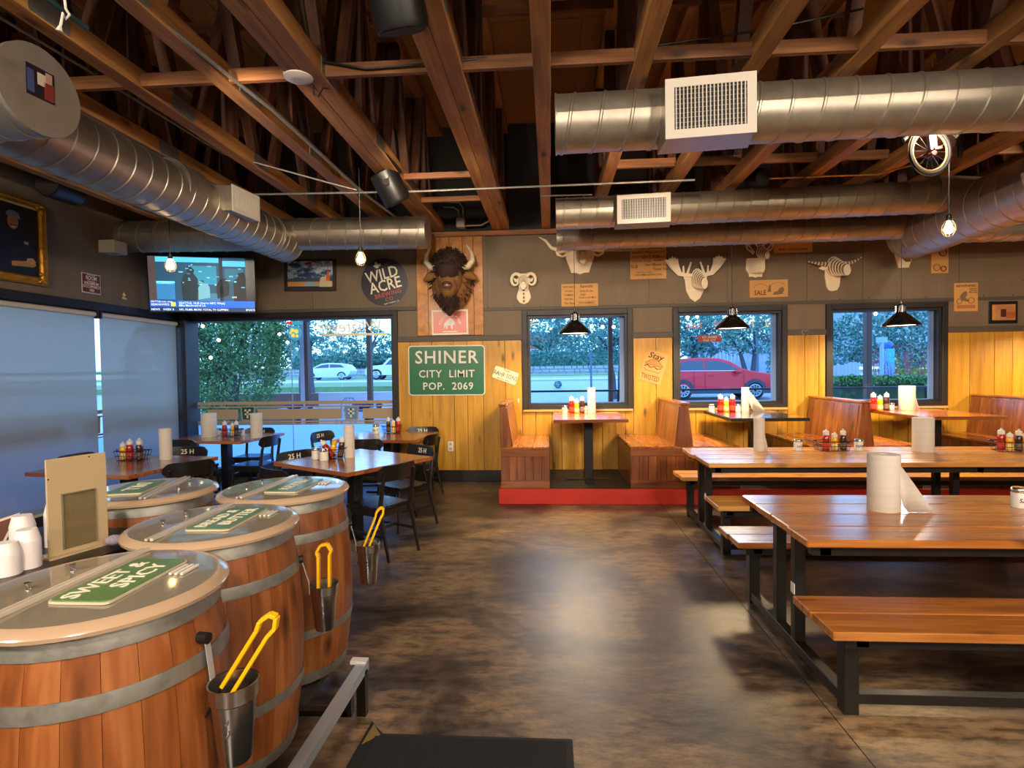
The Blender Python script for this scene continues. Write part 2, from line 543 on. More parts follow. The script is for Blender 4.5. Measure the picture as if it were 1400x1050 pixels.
# sawn control joints in the slab
M_JOINT = flat('slab_joint', '1A1410', 0.8)
q = B()
for xx in (1.33, -3.4):
    q.bb(xx - 0.0025, xx + 0.0025, YR, YB, -0.02, 0.0008)
q.build('control_joint', M_JOINT, fl)

# window openings of the back wall (x0, x1, z0, z1)
WIN = [(-5.60, -2.36, 0.16, 2.52), (-0.33, 1.14, 1.13, 2.47), (1.87, 3.34, 1.13, 2.47), (4.03, 5.54, 1.13, 2.47), (6.95, 8.2, 1.13, 2.47)]
def wall_with_holes(name, x0, x1, z0, z1, holes, y0, y1, mat):
    xs = sorted({x0, x1} | {h[0] for h in holes} | {h[1] for h in holes})
    q = B()
    for a, c in zip(xs, xs[1:]):
        hs = [h for h in holes if h[0] <= a + 1e-6 and h[1] >= c - 1e-6]
        if not hs:
            q.bb(a, c, y0, y1, z0, z1)
        else:
            h = hs[0]
            if h[2] > z0:
                q.bb(a, c, y0, y1, z0, h[2])
            if h[3] < z1:
                q.bb(a, c, y0, y1, h[3], z1)
    return struct(q.build(name, mat))
wb = wall_with_holes('wall_back', XL - 0.2, XR + 0.2, 0.0, 3.70, WIN, YB, YB + 0.2, M_GREYW)
q = B(); q.bb(XL - 0.2, XR + 0.2, YB + 0.02, YB + 0.2, 3.70, ZR)
q.build('gable_upper', M_DARKW, wb)
# plywood seams with a batten line of nails
q = B()
for xx in (-0.92, 1.46, 2.58, 3.70, 4.47, 5.78, 6.95, -3.6, -4.8):
    q.bb(xx - 0.004, xx + 0.004, YB - 0.003, YB + 0.01, 2.56, 3.66)
q.build('sheet_seam', M_GREYT, wb)
# pine wainscot boards, each a piece
def boards(x0, x1, z0, z1, seed):
    rr = random.Random(seed); x = x0; cache = {}
    while x < x1 - 0.02:
        w = rr.choice([0.14, 0.2, 0.24, 0.3, 0.33]); w = min(w, x1 - x)
        q = B(); g = 0.006
        q.bb(g / 2, w - g / 2, -0.018, 0.0, 0, z1 - z0)
        o = q.build('board', M_PANEL, wb, bevel=0.003); o.location = (x, YB, z0)
        x += w
boards(-2.30, -0.42, 0.16, 2.12, 3)
boards(-0.42, 1.22, 0.16, 1.06, 4)
boards(1.22, 1.79, 0.16, 2.12, 5)
boards(1.79, 3.42, 0.16, 1.06, 6)
boards(3.42, 3.95, 0.16, 2.12, 7)
boards(3.95, 5.62, 0.16, 1.06, 8)
boards(5.62, 6.87, 0.16, 2.12, 9)
boards(6.87, 8.28, 0.16, 1.06, 10)
boards(8.28, 8.58, 0.16, 2.12, 11)
# trims on the back wall
ti = [0]
def trim(x0, x1, z0, z1, mat=M_GREYT, d=0.035, name=None):
    ti[0] += 1
    q = B(); q.bb(x0, x1, YB - d, YB, z0, z1)
    return struct(q.build(name or 'trim_%d' % ti[0], mat, bevel=0.004))
for a, c in ((-2.30, -0.40), (1.21, 1.81), (3.41, 3.97), (5.61, 6.88), (8.27, 8.6)):
    trim(a, c, 2.11, 2.19)
trim(XL, -2.0, 2.585, 2.64); trim(-1.0, XR, 2.555, 2.60, M_GREYT, 0.012)
q = B(); q.bb(-2.36, -0.66, YB - 0.03, YB, 0, 0.17); struct(q.build('baseboard_back', M_DARKF, bevel=0.004))
q = B(); q.bb(XL, XR, YB - 0.06, YB + 0.1, 3.66, 3.73); struct(q.build('trim_plate', M_BLOCK))
# nail heads in the painted trims (a line per window)
q = B()
for i in range(34):
    xx = -5.2 + i * 0.39
    q.cyl((xx, YB - 0.004, 2.62 if xx > -2 else 2.67), (xx, YB + 0.002, 2.62 if xx > -2 else 2.67), 0.008, n=6)
for i in range(40):
    random.seed(i); xx = random.uniform(-2, 7); zz = random.uniform(2.7, 3.6)
    q.cyl((xx, YB - 0.003, zz), (xx, YB + 0.002, zz), 0.007, n=6)
q.build('nail_heads', M_DARKW, wb, kind='stuff')

# windows of the back wall
def window(i, h, deep=0.13):
    x0, x1, z0, z1 = h
    w = bpy.data.objects.new('window_%d' % i, None); COL.objects.link(w); w.location = (0, 0, 0); w['kind'] = 'structure'
    # surround (grey casing) and the dark frame
    cs = 0.075
    for nm, a in (('casing', (x0 - cs, x0, z0 - cs, z1 + cs)), ('casing', (x1, x1 + cs, z0 - cs, z1 + cs)), ('casing', (x0, x1, z1, z1 + cs)), ('casing', (x0, x1, z0 - cs, z0))):
        q = B(); q.bb(a[0], a[1], YB - 0.04, YB, a[2], a[3]); q.build(nm, M_DARKF if i != 1 else M_DARKF, w, bevel=0.004)
    t = 0.035
    for a in ((x0, x0 + t, z0, z1), (x1 - t, x1, z0, z1), (x0 + t, x1 - t, z1 - t, z1), (x0 + t, x1 - t, z0, z0 + t)):
        q = B(); q.bb(a[0], a[1], YB, YB + 0.2, a[2], a[3]); q.build('frame', M_DARKF, w)
    q = B(); q.bb(x0 + t, x1 - t, YB + deep, YB + deep + 0.006, z0 + t, z1 - t); q.build('pane', M_GLASS, w)
    return w
wins = [window(i + 1, h) for i, h in enumerate(WIN)]
# bare wood sills of the three booth windows
for i in (1, 2, 3, 4):
    x0, x1, z0, z1 = WIN[i]
    q = B(); q.bb(x0 - 0.07, x1 + 0.07, YB - 0.055, YB - 0.04, z0 - 0.085, z0 - 0.055); q.build('sill_strip', M_KRAFT, wins[i])
    q = B(); q.bb(x1 - 0.1, x1 - 0.035, YB + 0.1, YB + 0.13, z0 + 0.035, z1 - 0.035); q.build('blue_jamb', flat('pale_blue_jamb', '5C78A8', 0.5), wins[i])
# vertical joint of the wide window
q = B(); q.bb(-4.02, -4.013, YB + 0.125, YB + 0.14, 0.2, 2.48); q.build('pane_joint', flat('grey_joint', '8C96A0', 0.4), wins[0])
# frosted film and the printed band on the low half of the wide window
M_FILM = fabric_through('frosted_film', 'C8D8E4', 'C4E2FF', 0.85)
M_BAND = flat('tan_printed_band', 'A89478', 0.7)
M_BANDG = flat('green_emblem_print', '1E4A38', 0.6)
q = B(); q.bb(-5.56, -2.40, YB + 0.136, YB + 0.139, 0.2, 0.86); q.build('frosted_film', M_FILM, wins[0])
def band(parent, f, L, name='printed_band'):
    """f(u, z, d) maps along the glass; u 0..L"""
    def strip(u0, u1, z0, z1, mat=M_BAND, nm=name, d=0.0, sl=0.0):
        q = B(); q.hexa([f(u0 - sl, z0, d), f(u1 + sl, z0, d), f(u1 + sl, z0, d + .002), f(u0 - sl, z0, d + .002), f(u0, z1, d), f(u1, z1, d), f(u1, z1, d + .002), f(u0, z1, d + .002)])
        return q.build(nm, mat, parent)
    strip(0, L, 1.18, 1.23); strip(0, L, 1.135, 1.155)
    strip(0, L, 0.90, 0.925); strip(0, L, 0.868, 0.885)
    return strip
fb = lambda u, z, d: V((-5.56 + u, YB + 0.126 - d, z))
st = band(wins[0], fb, 3.16)
for a, c in ((0.16, 0.66), (0.98, 2.32), (2.66, 3.16)):
    st(a, c, 0.95, 1.11)
for u in (0.70, 2.36):
    st(u, u + 0.24, 0.93, 1.15, M_BAND, 'emblem_shield', -0.004, -0.02)
    st(u + 0.02, u + 0.22, 0.95, 1.14, M_BANDG if u < 1 else flat('blue_emblem_print', '5A86B8', 0.5), 'emblem_field', 0.002, -0.02)
    for a in ((0.07, 0.17, 1.08, 1.11), (0.10, 0.13, 0.97, 1.11), (0.07, 0.17, 1.02, 1.045)):
        st(u + a[0], u + a[1], a[2], a[3], flat('emblem_letter', 'D8D0BE', 0.5), 'emblem_letter', 0.005)

# left wall: grey above, window band with roller blinds below
WL = [(-1.0, 2.0), (2.06, 4.9), (4.94, 8.26)]
q = B(); q.bb(XL - 0.2, XL, YR, YB + 0.2, 2.56, ZR); q.bb(XL - 0.2, XL, YR, YB + 0.2, 0, 0.12); q.bb(XL - 0.2, XL, YR, -1.0, 0.12, 2.56); q.bb(XL - 0.2, XL, 8.28, YB + 0.2, 0.12, 2.56)
wl_ = struct(q.build('wall_left', M_GREYW))
q = B(); q.bb(XL - 0.02, XL + 0.03, -1.0, 8.3, 2.50, 2.60); struct(q.build('trim_left_head', M_DARKF))
q = B(); q.bb(XL, XL + 0.16, 8.27, YB, 0.0, 2.60); struct(q.build('trim_corner_post', M_DARKF, bevel=0.005))
q = B(); q.bb(XL - 0.01, XL + 0.06, YB - 4.0, YB, 3.93, 4.0); struct(q.build('trim_left_ledger', M_BLOCK))
q = B(); q.bb(XL - 0.1, XL + 0.05, -1.0, 8.27, 0.0, 0.14); struct(q.build('baseboard_left', M_DARKF))
wl_w = []
for i, (a, c) in enumerate(WL):
    w = bpy.data.objects.new('window_%d' % (6 + i), None); COL.objects.link(w); w['kind'] = 'structure'
    for y0, y1, z0, z1 in ((a, a + 0.05, 0.12, 2.5), (c - 0.05, c, 0.12, 2.5), (a + .05, c - .05, 2.45, 2.5), (a + .05, c - .05, 0.12, 0.17)):
        q = B(); q.bb(XL - 0.16, XL - 0.02, y0, y1, z0, z1); q.build('frame', M_DARKF, w)
    q = B(); q.bb(XL - 0.10, XL - 0.094, a + .05, c - .05, 0.17, 2.45); q.build('pane', M_GLASS, w)
    q = B(); q.bb(XL - 0.112, XL - 0.109, a + .05, c - .05, 0.17, 0.86); q.build('frosted_film', M_FILM, w)
    L = c - a - 0.1
    ff = (lambda a: (lambda u, z, d: V((XL - 0.088 + d, a + 0.05 + u, z))))(a)
    s2 = band(w, ff, L)
    s2(0.12, L * 0.42, 0.95, 1.11); s2(L * 0.62, L - 0.06, 0.95, 1.11)
    s2(L * 0.45, L * 0.59, 0.93, 1.14, M_BAND, 'emblem_shield', 0.0, -0.01)
    wl_w.append(w)
# roller blinds
M_BLIND = fabric_through('roller_blind_cloth', 'A8A296', 'C4BEB6', 0.42, 0.16)
M_TUBE = flat('blind_tube', 'C8BCA4', 0.4)
for i, (a, c, lb) in enumerate([(-0.95, 1.98, 'grey roller blind in the left wall, farthest towards the viewer'), (2.06, 4.9, 'grey roller blind pulled down before the front of the left glass wall'),
                            (4.94, 6.685, 'wide grey roller blind beside the gilt framed portrait wall'), (6.765, 8.22, 'grey roller blind nearest the corner under the television')]):
    t = thing('roller_blind', lb, 'blind', (XL + 0.05, (a + c) / 2, 2.44), 0, 'roller blinds of the left wall')
    h = (c - a) / 2
    q = B(); q.cyl((0, -h, 0), (0, h, 0), 0.032, n=14); q.build('roller_tube', M_TUBE, t, True)
    q = B(); q.bb(-0.003, 0.0, -h, h, -2.30, 0.0); q.build('blind_cloth', M_BLIND, t)
    q = B(); q.bb(-0.012, 0.008, -h, h, -2.32, -2.29); q.build('hem_bar', M_TUBE, t)
    q = B(); q.bb(-0.04, 0.04, h, h + 0.03, -0.05, 0.05); q.bb(-0.04, 0.04, -h - 0.03, -h, -0.05, 0.05); q.build('bracket', M_BLACK, t)
# right and rear walls
q = B(); q.bb(XR, XR + 0.2, YR, YB + 0.2, 0, ZR); struct(q.build('wall_right', M_GREYW))
q = B(); q.bb(XL - 0.2, XR + 0.2, YR - 0.2, YR, 0, ZR); struct(q.build('wall_front', M_GREYW))
# roof deck: strand board sheets on the trusses
q = B(); q.bb(XL - 0.2, XR + 0.2, YR - 0.2, YB + 0.2, ZR + 0.02, ZR + 0.1); cl = struct(q.build('ceiling', M_OSB))
for i in range(12):
    for j in range(6):
        x0 = XL + i * 1.22; y0 = 8.4 - (j + 1) * 2.44
        if y0 + 2.44 < -0.5 or y0 < -4.5:
            continue
        q = B(); q.bb(0, 1.21, 0, 2.43, 0, 0.02)
        o = q.build('deck_sheet', M_OSB, cl); o.location = (x0, y0, ZR)

# ------------------------------------------------------------------ trusses
def truss(x, dbl, label, y_lo=-1.5, ph=0.0):
    t = thing('roof_truss', label, 'truss', (x, YB, 3.75), 0, 'bare timber roof trusses')
    for k in ((-0.125, 0.0) if dbl else (-0.062,)):
        q = B(); q.bb(k, k + 0.122, y_lo - YB, -0.0, 0, 0.14); q.build('bottom_chord', M_TRUSS, t, bevel=0.004)
        q = B(); q.bb(k, k + 0.122, y_lo - YB, -0.0, 1.41, 1.55); q.build('top_chord', M_TRUSS, t, bevel=0.004)
        y = -0.35 - ph; i = 0
        while y > y_lo - YB + 0.8:
            for a, c in (((y, 0.13), (y - 0.42, 1.42)), ((y - 0.84, 0.13), (y - 0.42, 1.42))):
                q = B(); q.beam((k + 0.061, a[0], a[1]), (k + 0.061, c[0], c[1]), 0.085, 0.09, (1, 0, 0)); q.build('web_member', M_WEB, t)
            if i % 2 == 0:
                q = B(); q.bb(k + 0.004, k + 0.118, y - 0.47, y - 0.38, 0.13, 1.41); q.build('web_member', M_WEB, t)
            y -= 1.22; i += 1
    # pressed steel nail plates
    for yy in [-0.35 - ph - 1.22 * j for j in range(1, 7)]:
        q = B(); q.bb(0.122 if dbl else 0.060, 0.125 if dbl else 0.063, yy - 0.12, yy + 0.16, 0.01, 0.13); q.build('nail_plate', M_GALV, t)
    return t
TR = [(-5.2, 0), (-4.45, 0), (-3.68, 0), (-2.98, 0), (-2.32, 0), (-1.68, 1), (-0.70, 1), (-0.03, 0), (0.66, 0), (1.44, 0), (2.13, 0), (2.93, 0), (3.66, 0), (4.4, 0), (5.1, 0), (5.8, 0), (6.5, 0), (7.2, 0), (7.9, 0)]
NTH = ['first', 'second', 'third', 'fourth', 'fifth', 'sixth', 'seventh', 'eighth', 'ninth', 'tenth', 'eleventh', 'twelfth', 'thirteenth', 'fourteenth', 'fifteenth', 'sixteenth', 'seventeenth', 'eighteenth', 'nineteenth']
SPEC = {3: 'bare timber truss at upper left with thin conduit along its lower edge', 4: 'timber truss with clipped steel conduit running beside its bottom chord',
        5: 'doubled timber truss carrying the white ceiling disc and black speaker', 6: 'doubled timber truss running down above the bison head plaque',
        7: 'single timber truss straight overhead between plaque and first booth window'}
for i, (x, d) in enumerate(TR):
    truss(x, d, SPEC.get(i, '%s bare timber roof truss counted from the left wall' % NTH[i]), -1.2, (i % 3) * 0.2)
# blocking and purlins between the trusses
bl = thing('cross_bracing', 'row of timber blocking nailed across the trusses nearest the viewer', 'bracing', (0, 3.95, 3.9), 0, 'timber cross bracing rows')
def brace(y, z, x0, x1, label, h=0.09):
    t = thing('cross_bracing', label, 'bracing', (0, y, z), 0, 'timber cross bracing rows')
    xs = [x for x, d in TR if x0 <= x <= x1]
    for a, c in zip(xs, xs[1:]):
        q = B(); q.bb(a + 0.05, c - 0.05, -0.02, 0.02, 0, h); q.build('block', M_BLOCK, t)
bpy.data.objects.remove(bl)
brace(3.95, 3.76, -5.3, 8, 'row of timber blocking between the trusses above the first big duct')
brace(6.1, 3.76, -2.0, -0.5, 'short timber block beside the black speaker, nearer of two', 0.06)
brace(6.95, 3.76, -2.0, -0.5, 'short timber block behind the black speaker, farther of two', 0.06)
brace(6.3, 3.86, 0.5, 8, 'row of timber blocking between trusses above the second duct')
brace(3.0, 4.9, -5.3, 8, 'upper timber purlin row high under the roof boards')
brace(5.2, 4.9, -5.3, 8, 'farther upper timber purlin row under the roof boards')
brace(2.2, 4.2, -5.3, 8, 'middle timber brace row high between the nearest trusses')
# ================================================================== DUCTS
def spiral(p0, p1, r, pitch=0.2, n=28, rib=0.007):
    """a spiral seam duct surface: ribs wind around the axis"""
    p0, p1 = V(p0), V(p1)
    L = (p1 - p0).length
    d = (p1 - p0).normalized()
    u = d.cross(V((0, 0, 1))).normalized(); w = u.cross(d)
    q = B(); vs = []; fs = []
    prof = [(0.0, 0), (0.44, 0), (0.47, 1), (0.53, 1), (0.56, 0)]
    ss = []
    k = -2
    while k * pitch < L + pitch:
        for a, h in prof:
            ss.append(((k + a) * pitch, h))
        k += 1
    ss.sort()
    for s, h in ss:
        for i in range(n + 1):
            t = 2 * PI * i / n
            a = s + pitch * i / n
            rr = r + h * rib
            if a < 0 or a > L:
                rr = r
                a = min(max(a, 0), L)
            vs.append(p0 + d * a + (u * math.cos(t) + w * math.sin(t)) * rr)
    m = n + 1
    for j in range(len(ss) - 1):
        for i in range(n):
            f = (j * m + i, j * m + i + 1, (j + 1) * m + i + 1, (j + 1) * m + i)
            if (vs[f[0]] - vs[f[3]]).length < 1e-6 and (vs[f[1]] - vs[f[2]]).length < 1e-6:
                continue
            fs.append(f)
    q.add(vs, fs)
    return q
def duct_part(name, p0, p1, r, parent, pitch=0.2, caps=(1, 1)):
    q = spiral(p0, p1, r, pitch)
    o = q.build(name, M_DUCT, parent, True)
    p0, p1 = V(p0), V(p1); d = (p1 - p0).normalized()
    for c, p, sg in ((caps[0], p0, -1), (caps[1], p1, 1)):
        if c:
            q = B(); q.cyl(p - d * 0.012 * (sg > 0) , p + d * 0.012 * (sg < 0), r + 0.006, n=28)
            q.build('end_cap', M_DUCT, parent, True)
    return o
def grille_box(parent, c, w, h, depth, face, bars=18, hb=8):
    """register boot with a white grille; face = unit vector it looks towards"""
    f = V(face).normalized(); up = V((0, 0, 1)); s = up.cross(f).normalized()
    M = Matrix.Translation(c) @ Matrix((s, up, f)).transposed().to_4x4()
    q = B()
    k = 1.12
    q.hexa([M @ V(p) for p in ((-w / 2 * k, -h / 2 * 1.02, -depth), (w / 2 * k, -h / 2 * 1.02, -depth), (w / 2 * k, h / 2, -depth), (-w / 2 * k, h / 2, -depth), (-w / 2, -h / 2, 0), (w / 2, -h / 2, 0), (w / 2, h / 2, 0), (-w / 2, h / 2, 0))])
    bx = q.build('register_boot', M_DUCT, parent)
    g = B(); t = 0.045 * (h / 0.44) + 0.01
    g.bb(-w / 2 - .01, w / 2 + .01, h / 2 - t, h / 2 + .01, 0, 0.012, M); g.bb(-w / 2 - .01, w / 2 + .01, -h / 2 - .01, -h / 2 + t, 0, 0.012, M)
    g.bb(-w / 2 - .01, -w / 2 + t, -h / 2 + t, h / 2 - t, 0, 0.012, M); g.bb(w / 2 - t, w / 2 + .01, -h / 2 + t, h / 2 - t, 0, 0.012, M)
    gf = g.build('grille_frame', M_GRILLE, parent)
    q = B(); q.bb(-w / 2 + t, w / 2 - t, -h / 2 + t, h / 2 - t, -0.02, -0.002 + 0.004, M); q.build('dark_throat', M_BLACK, gf)
    for i in range(bars):
        x = -w / 2 + t + (w - 2 * t) * (i + 0.5) / bars
        q = B(); q.bb(-0.0035, 0.0035, -h / 2 + t, h / 2 - t, 0.002, 0.014, M @ T(x, 0, 0)); q.build('blade', M_GRILLE, gf)
    q = B()
    for j in range(hb):
        y = -h / 2 + t + (h - 2 * t) * (j + 0.5) / hb
        q.bb(-w / 2 + t, w / 2 - t, y - 0.0015, y + 0.0015, 0.001, 0.004, M)
    q.build('rear_blades', M_GALV, gf)
DG = 'round galvanised spiral ducts'
# the big one at upper right
a = W(759, 171, y=4.2); c = W(1420, 134, y=4.2)
e = a + (c - a).normalized() * 4.9
t = thing('spiral_duct', 'thick spiral duct at upper right with the largest white grille', 'duct', a, 0, DG)
z0 = V((0, 0, 0)); duct_part('duct_run', z0, e - a, 0.203, t, 0.215, (1, 0))
gc = W(971, 145, y=3.80)
grille_box(t, gc - a, 0.55, 0.37, 0.33, (-0.10, -1, -0.06), 19, 9)
# second
a = W(760, 293, y=6.7); c = W(1240, 270, y=6.7)
t = thing('spiral_duct', 'middle spiral duct with the smaller white grille, above the slimmest one', 'duct', a, 0, DG)
duct_part('duct_run', z0, c - a + V((0.55, 0, 0)), 0.178, t, 0.19)
grille_box(t, W(880, 285, y=6.38) - a, 0.56, 0.30, 0.28, (-0.08, -1, 0), 18, 7)
# third, nearest the wall
a = W(761, 327, y=7.55); c = W(1240, 310, y=7.55)
t = thing('spiral_duct', 'lowest slim spiral duct running just before the trophy wall', 'duct', a, 0, DG)
duct_part('duct_run', z0, c - a + V((0.2, 0, 0)), 0.150, t, 0.19)
a2 = W(1300, 316, y=7.7)
t = thing('spiral_duct', 'short far spiral duct at right edge behind the bare bulb', 'duct', a2, 0, DG)
duct_part('duct_run', z0, (3.4, 0, 0.0), 0.15, t, 0.19)
# trunk on the right, coming towards the viewer
a = V((4.75, 7.8, 3.36)); e = V((4.62, 1.4, 3.40))
t = thing('spiral_duct', 'fat trunk duct at right edge with a white sticker, slanting towards viewer', 'duct', a, 0, DG)
duct_part('duct_run', z0, e - a, 0.30, t, 0.22)
q = B(); q.cyl((-0.45, -1.1, 0.24), (0.03, -1.1, 0.2), 0.19, n=24); q.build('branch_collar', M_DUCT, t, True)
q = B(); q.cyl((-0.5, -0.25, 0.08), (0.0, -0.25, 0.05), 0.165, n=24); q.build('branch_collar', M_DUCT, t, True)
q = B(); q.cyl((-0.003, -1.12, 0.02), (-0.008, -1.36, 0.018), 0.308, n=28); q.build('joint_band', M_DUCT, t, True)
q = B(); q.cyl((0, -0.44, 0), (0, -0.5, 0), 0.309, n=28); q.build('joint_band', M_DUCT, t, True)
# its sticker
sm = B(); nn = 8; rad = 0.31
vs = []; 
for i in range(nn + 1):
    an = R(168 + i * 5.6)
    for yy in (-2.28, -2.19):
        vs.append((-0.045 + math.cos(an) * rad, yy - 0.035 * i / nn * 2, 0.01 + math.sin(an) * rad))
sm.add(vs, [(2 * i, 2 * i + 1, 2 * i + 3, 2 * i + 2) for i in range(nn)])
so = sm.build('sticker', M_CREAM, t)
sl = so.modifiers.new('s', 'SOLIDIFY'); sl.thickness = 0.002; sl.offset = 1
# trunk on the left
a = V((-3.50, 7.35, 3.40)); e = V((-3.62, 1.0, 3.40))
t = thing('spiral_duct', 'fat left trunk duct running towards viewer over the blinds', 'duct', a, 0, DG)
duct_part('duct_run', z0, e - a, 0.245, t, 0.185)
q = B(); q.cyl((-0.035, -2.0, 0.04), (-0.04, -2.30, 0.04), 0.252, n=28); q.build('joint_band', M_DUCT, t, True)
q = B(); q.cyl((0, -0.5, 0), (0, -0.45, 0), 0.25, n=28); q.build('joint_band', M_DUCT, t, True)
grille_box(t, V((0.33, -1.58, 0.06)), 0.42, 0.25, 0.2, (1, -0.12, -0.05), 22, 6)
# stub with flat end cap facing the room
a = V((-3.62, 3.25, 3.37)); t = thing('spiral_duct', 'stub duct at upper left with flat round end cap and small photo', 'duct', a, 0, DG)
duct_part('duct_run', z0, (0.62, -0.06, 0), 0.25, t, 0.16, (0, 0))
cd = V((0.62, -0.06, 0)).normalized()
q = B(); q.cyl(cd * 0.60, cd * 0.63, 0.258, n=36); q.build('end_cap', noisy('dull_zinc_plate', ['8A8074', 'A09688'], (8, 8, 8), 4, (0.5, 0.65), 0.6), t, True)
CAPM = Matrix.Translation(a + cd * 0.631) @ Matrix(((0.0963, 0, 0.995, 0), (0.995, 0, -0.0963, 0), (0, 1, 0, 0), (0, 0, 0, 1)))
ph = thing('photo_sticker', 'small square photo of people stuck on the duct end cap', 'photo', a + cd * 0.631, 0)
PM = Matrix.Translation(-(a + cd * 0.631)) @ CAPM
q = B(); q.bb(-0.085, 0.085, -0.05, 0.13, 0, 0.003, PM); q.build('print', flat('photo_dark', '1C1A20', 0.4), ph)
for cc, bx in (('7A2A24', (0.02, 0.08, -0.04, 0.06)), ('C8B8A4', (-0.02, 0.03, 0.03, 0.10)), ('B08A78', (0.03, 0.07, 0.06, 0.12)), ('3A4A78', (-0.08, -0.04, -0.03, 0.10)), ('D8A890', (-0.06, -0.04, 0.06, 0.09))):
    q = B(); q.bb(bx[0], bx[1], bx[2], bx[3], 0.003, 0.0045, PM); q.build('print_figure', flat('photo_' + cc, cc, 0.5), ph)
# cross duct at the back left
a = W(166, 324, y=7.3); c = W(585, 318, y=7.3)
t = thing('spiral_duct', 'straight spiral duct above the television and the tin picture', 'duct', a, 0, DG)
duct_part('duct_run', z0, c - a, 0.205, t, 0.235)
# cylinder fans / speakers
def can(loc, aim, r, L, label, yoke=True):
    t = thing('ceiling_speaker', label, 'speaker', loc, 0, 'black cylinder speakers')
    d = V(aim).normalized()
    q = B(); q.tube([-d * L / 2, -d * L * 0.46, d * L * 0.42, d * L / 2], [r * 0.9, r, r, r * 0.94], 24); q.build('housing', M_BLACK, t, True)
    q = B(); q.cyl(d * (L / 2 - 0.01), d * (L / 2 + 0.004), r * 0.86, n=24); q.build('speaker_grille', flat('grille_cloth', '2A2624', 0.8), t)
    if yoke:
        q = B(); q.bb(-0.03, 0.03, -r - 0.012, -r, -0.02, 0.16); q.bb(-0.03, 0.03, -r, 0.02, 0.15, 0.16); q.cyl((0, -r - 0.02, 0), (0, -r, 0), 0.035, n=14); q.build('yoke', M_STEEL, t)
    return t
can(W(534, 256, y=5.9), (0.35, 0.25, -0.75), 0.15, 0.34, 'black cylinder speaker on the doubled truss above the hanging bulb')
can(W(541, -8, y=3.15), (0.1, 0.35, -0.8), 0.155, 0.36, 'black cylinder speaker cut by the top edge of the photo')
can(W(84, 258, x=-5.42), (0.1, -1, -0.05), 0.14, 0.42, 'black cylinder speaker tucked under the left trunk duct', False)
can(W(1036, 243, y=6.95), (0.3, -0.9, -0.3), 0.11, 0.2, 'small black speaker in shade between the two right hand ducts', False)
# wifi disc
t = thing('access_point', 'white round disc fixed under the doubled truss', 'detector', W(408, 108, y=3.9))
q = B(); q.lathe([(0.03, -0.012), (0.07, -0.008), (0.098, 0.006), (0.1, 0.02), (0.1, 0.03)], 28); q.build('disc', M_WHITE, t, True)
q = B(); q.lathe([(0.034, -0.0125), (0.034, -0.010), (0.030, -0.010), (0.030, -0.0125)], 20, caps=False); q.build('ring_light', flat('grey_ring', '8A8A90', 0.4), t, True)
q = B(); q.tube([(0.07, 0.1, 0.0), (0.1, 0.02, -0.10), (0.14, 0.0, -0.13), (0.16, 0.04, -0.05), (0.15, 0.2, 0.02)], 0.004, 6); q.build('cable_loop', M_BLACK, t, True)
# conduits
def pipe(pts, r, label, mat=None, name='conduit', cat='conduit', group='thin metal conduits'):
    p = [V(x) for x in pts]
    q = B(); q.tube([x - p[0] for x in p], r, 8)
    o = q.build(name, mat or M_GALV, None, True); o.location = p[0]
    return tag(o, label, cat, group)
pipe([W(342, 266, y=6.0), W(560, 262, y=6.0), W(950, 246, y=6.0)], 0.011, 'long thin conduit crossing the ceiling above the plaque and grille')
pipe([W(1052, 244, y=6.2), W(1200, 238, y=6.2), W(1262, 222, y=6.1)], 0.009, 'thin brass coloured rod beside the tricycle wheel', flat('brass_rod', '9A7A40', 0.35, 0.8))
pipe([W(170, -10, y=3.0), W(372, 150, y=4.35), W(490, 258, y=6.0), W(545, 300, y=7.4)], 0.015, 'steel conduit clipped along the fifth truss to the bulb box')
pipe([W(-10, 18, y=3.3), W(120, 96, y=3.9), W(305, 210, y=5.3), W(450, 250, y=6.0), W(488, 260, y=6.05)], 0.010, 'slim conduit under the fourth truss ending at the bulb box')
pipe([W(740, 268, y=6.4), W(810, 266, y=6.4)], 0.008, 'very short conduit stub above the second duct')
pipe([W(410, -5, y=3.3), W(350 + 225 / 3, 245 / 3, y=3.95), W(490, 170, y=4.8), W(548, 235, y=5.9)], 0.02, 'thick black cable draped beside the doubled truss', M_BLACK, 'cable', 'cable', 'black ceiling cables')
pipe([W(420, 80, y=3.9), W(500, 94, y=3.9), W(575, 88, y=3.9), W(700, 76, y=3.95), W(800, 76, y=3.95), W(900, 62, y=3.95), W(1050, 40, y=3.9), W(1180, 12, y=3.8)], 0.007, 'thin black cable sagging along the cross bracing', M_BLACK, 'cable', 'cable', 'black ceiling cables')
t = thing('junction_box', 'small grey electrical box above the bison plaque', 'box', W(630, 305, y=8.25))
q = B(); q.bb(-0.06, 0.06, -0.05, 0.1, -0.07, 0.07); q.build('box_body', flat('grey_box', '8A8478', 0.5), t, bevel=0.005)
q = B(); q.tube([(0.04, 0, 0.07), (0.035, 0, 0.22), (-0.02, 0, 0.3), (-0.25, 0, 0.32)], 0.01, 8); q.tube([(-0.02, 0.0, 0.07), (-0.03, 0, 0.18), (-0.1, 0, 0.23), (-0.25, 0, 0.24)], 0.01, 8); q.tube([(0.06, 0, -0.04), (0.3, 0, -0.04), (0.42, 0, 0.02), (0.44, 0, 0.12)], 0.012, 8); q.build('conduit_bends', M_GALV, t, True)
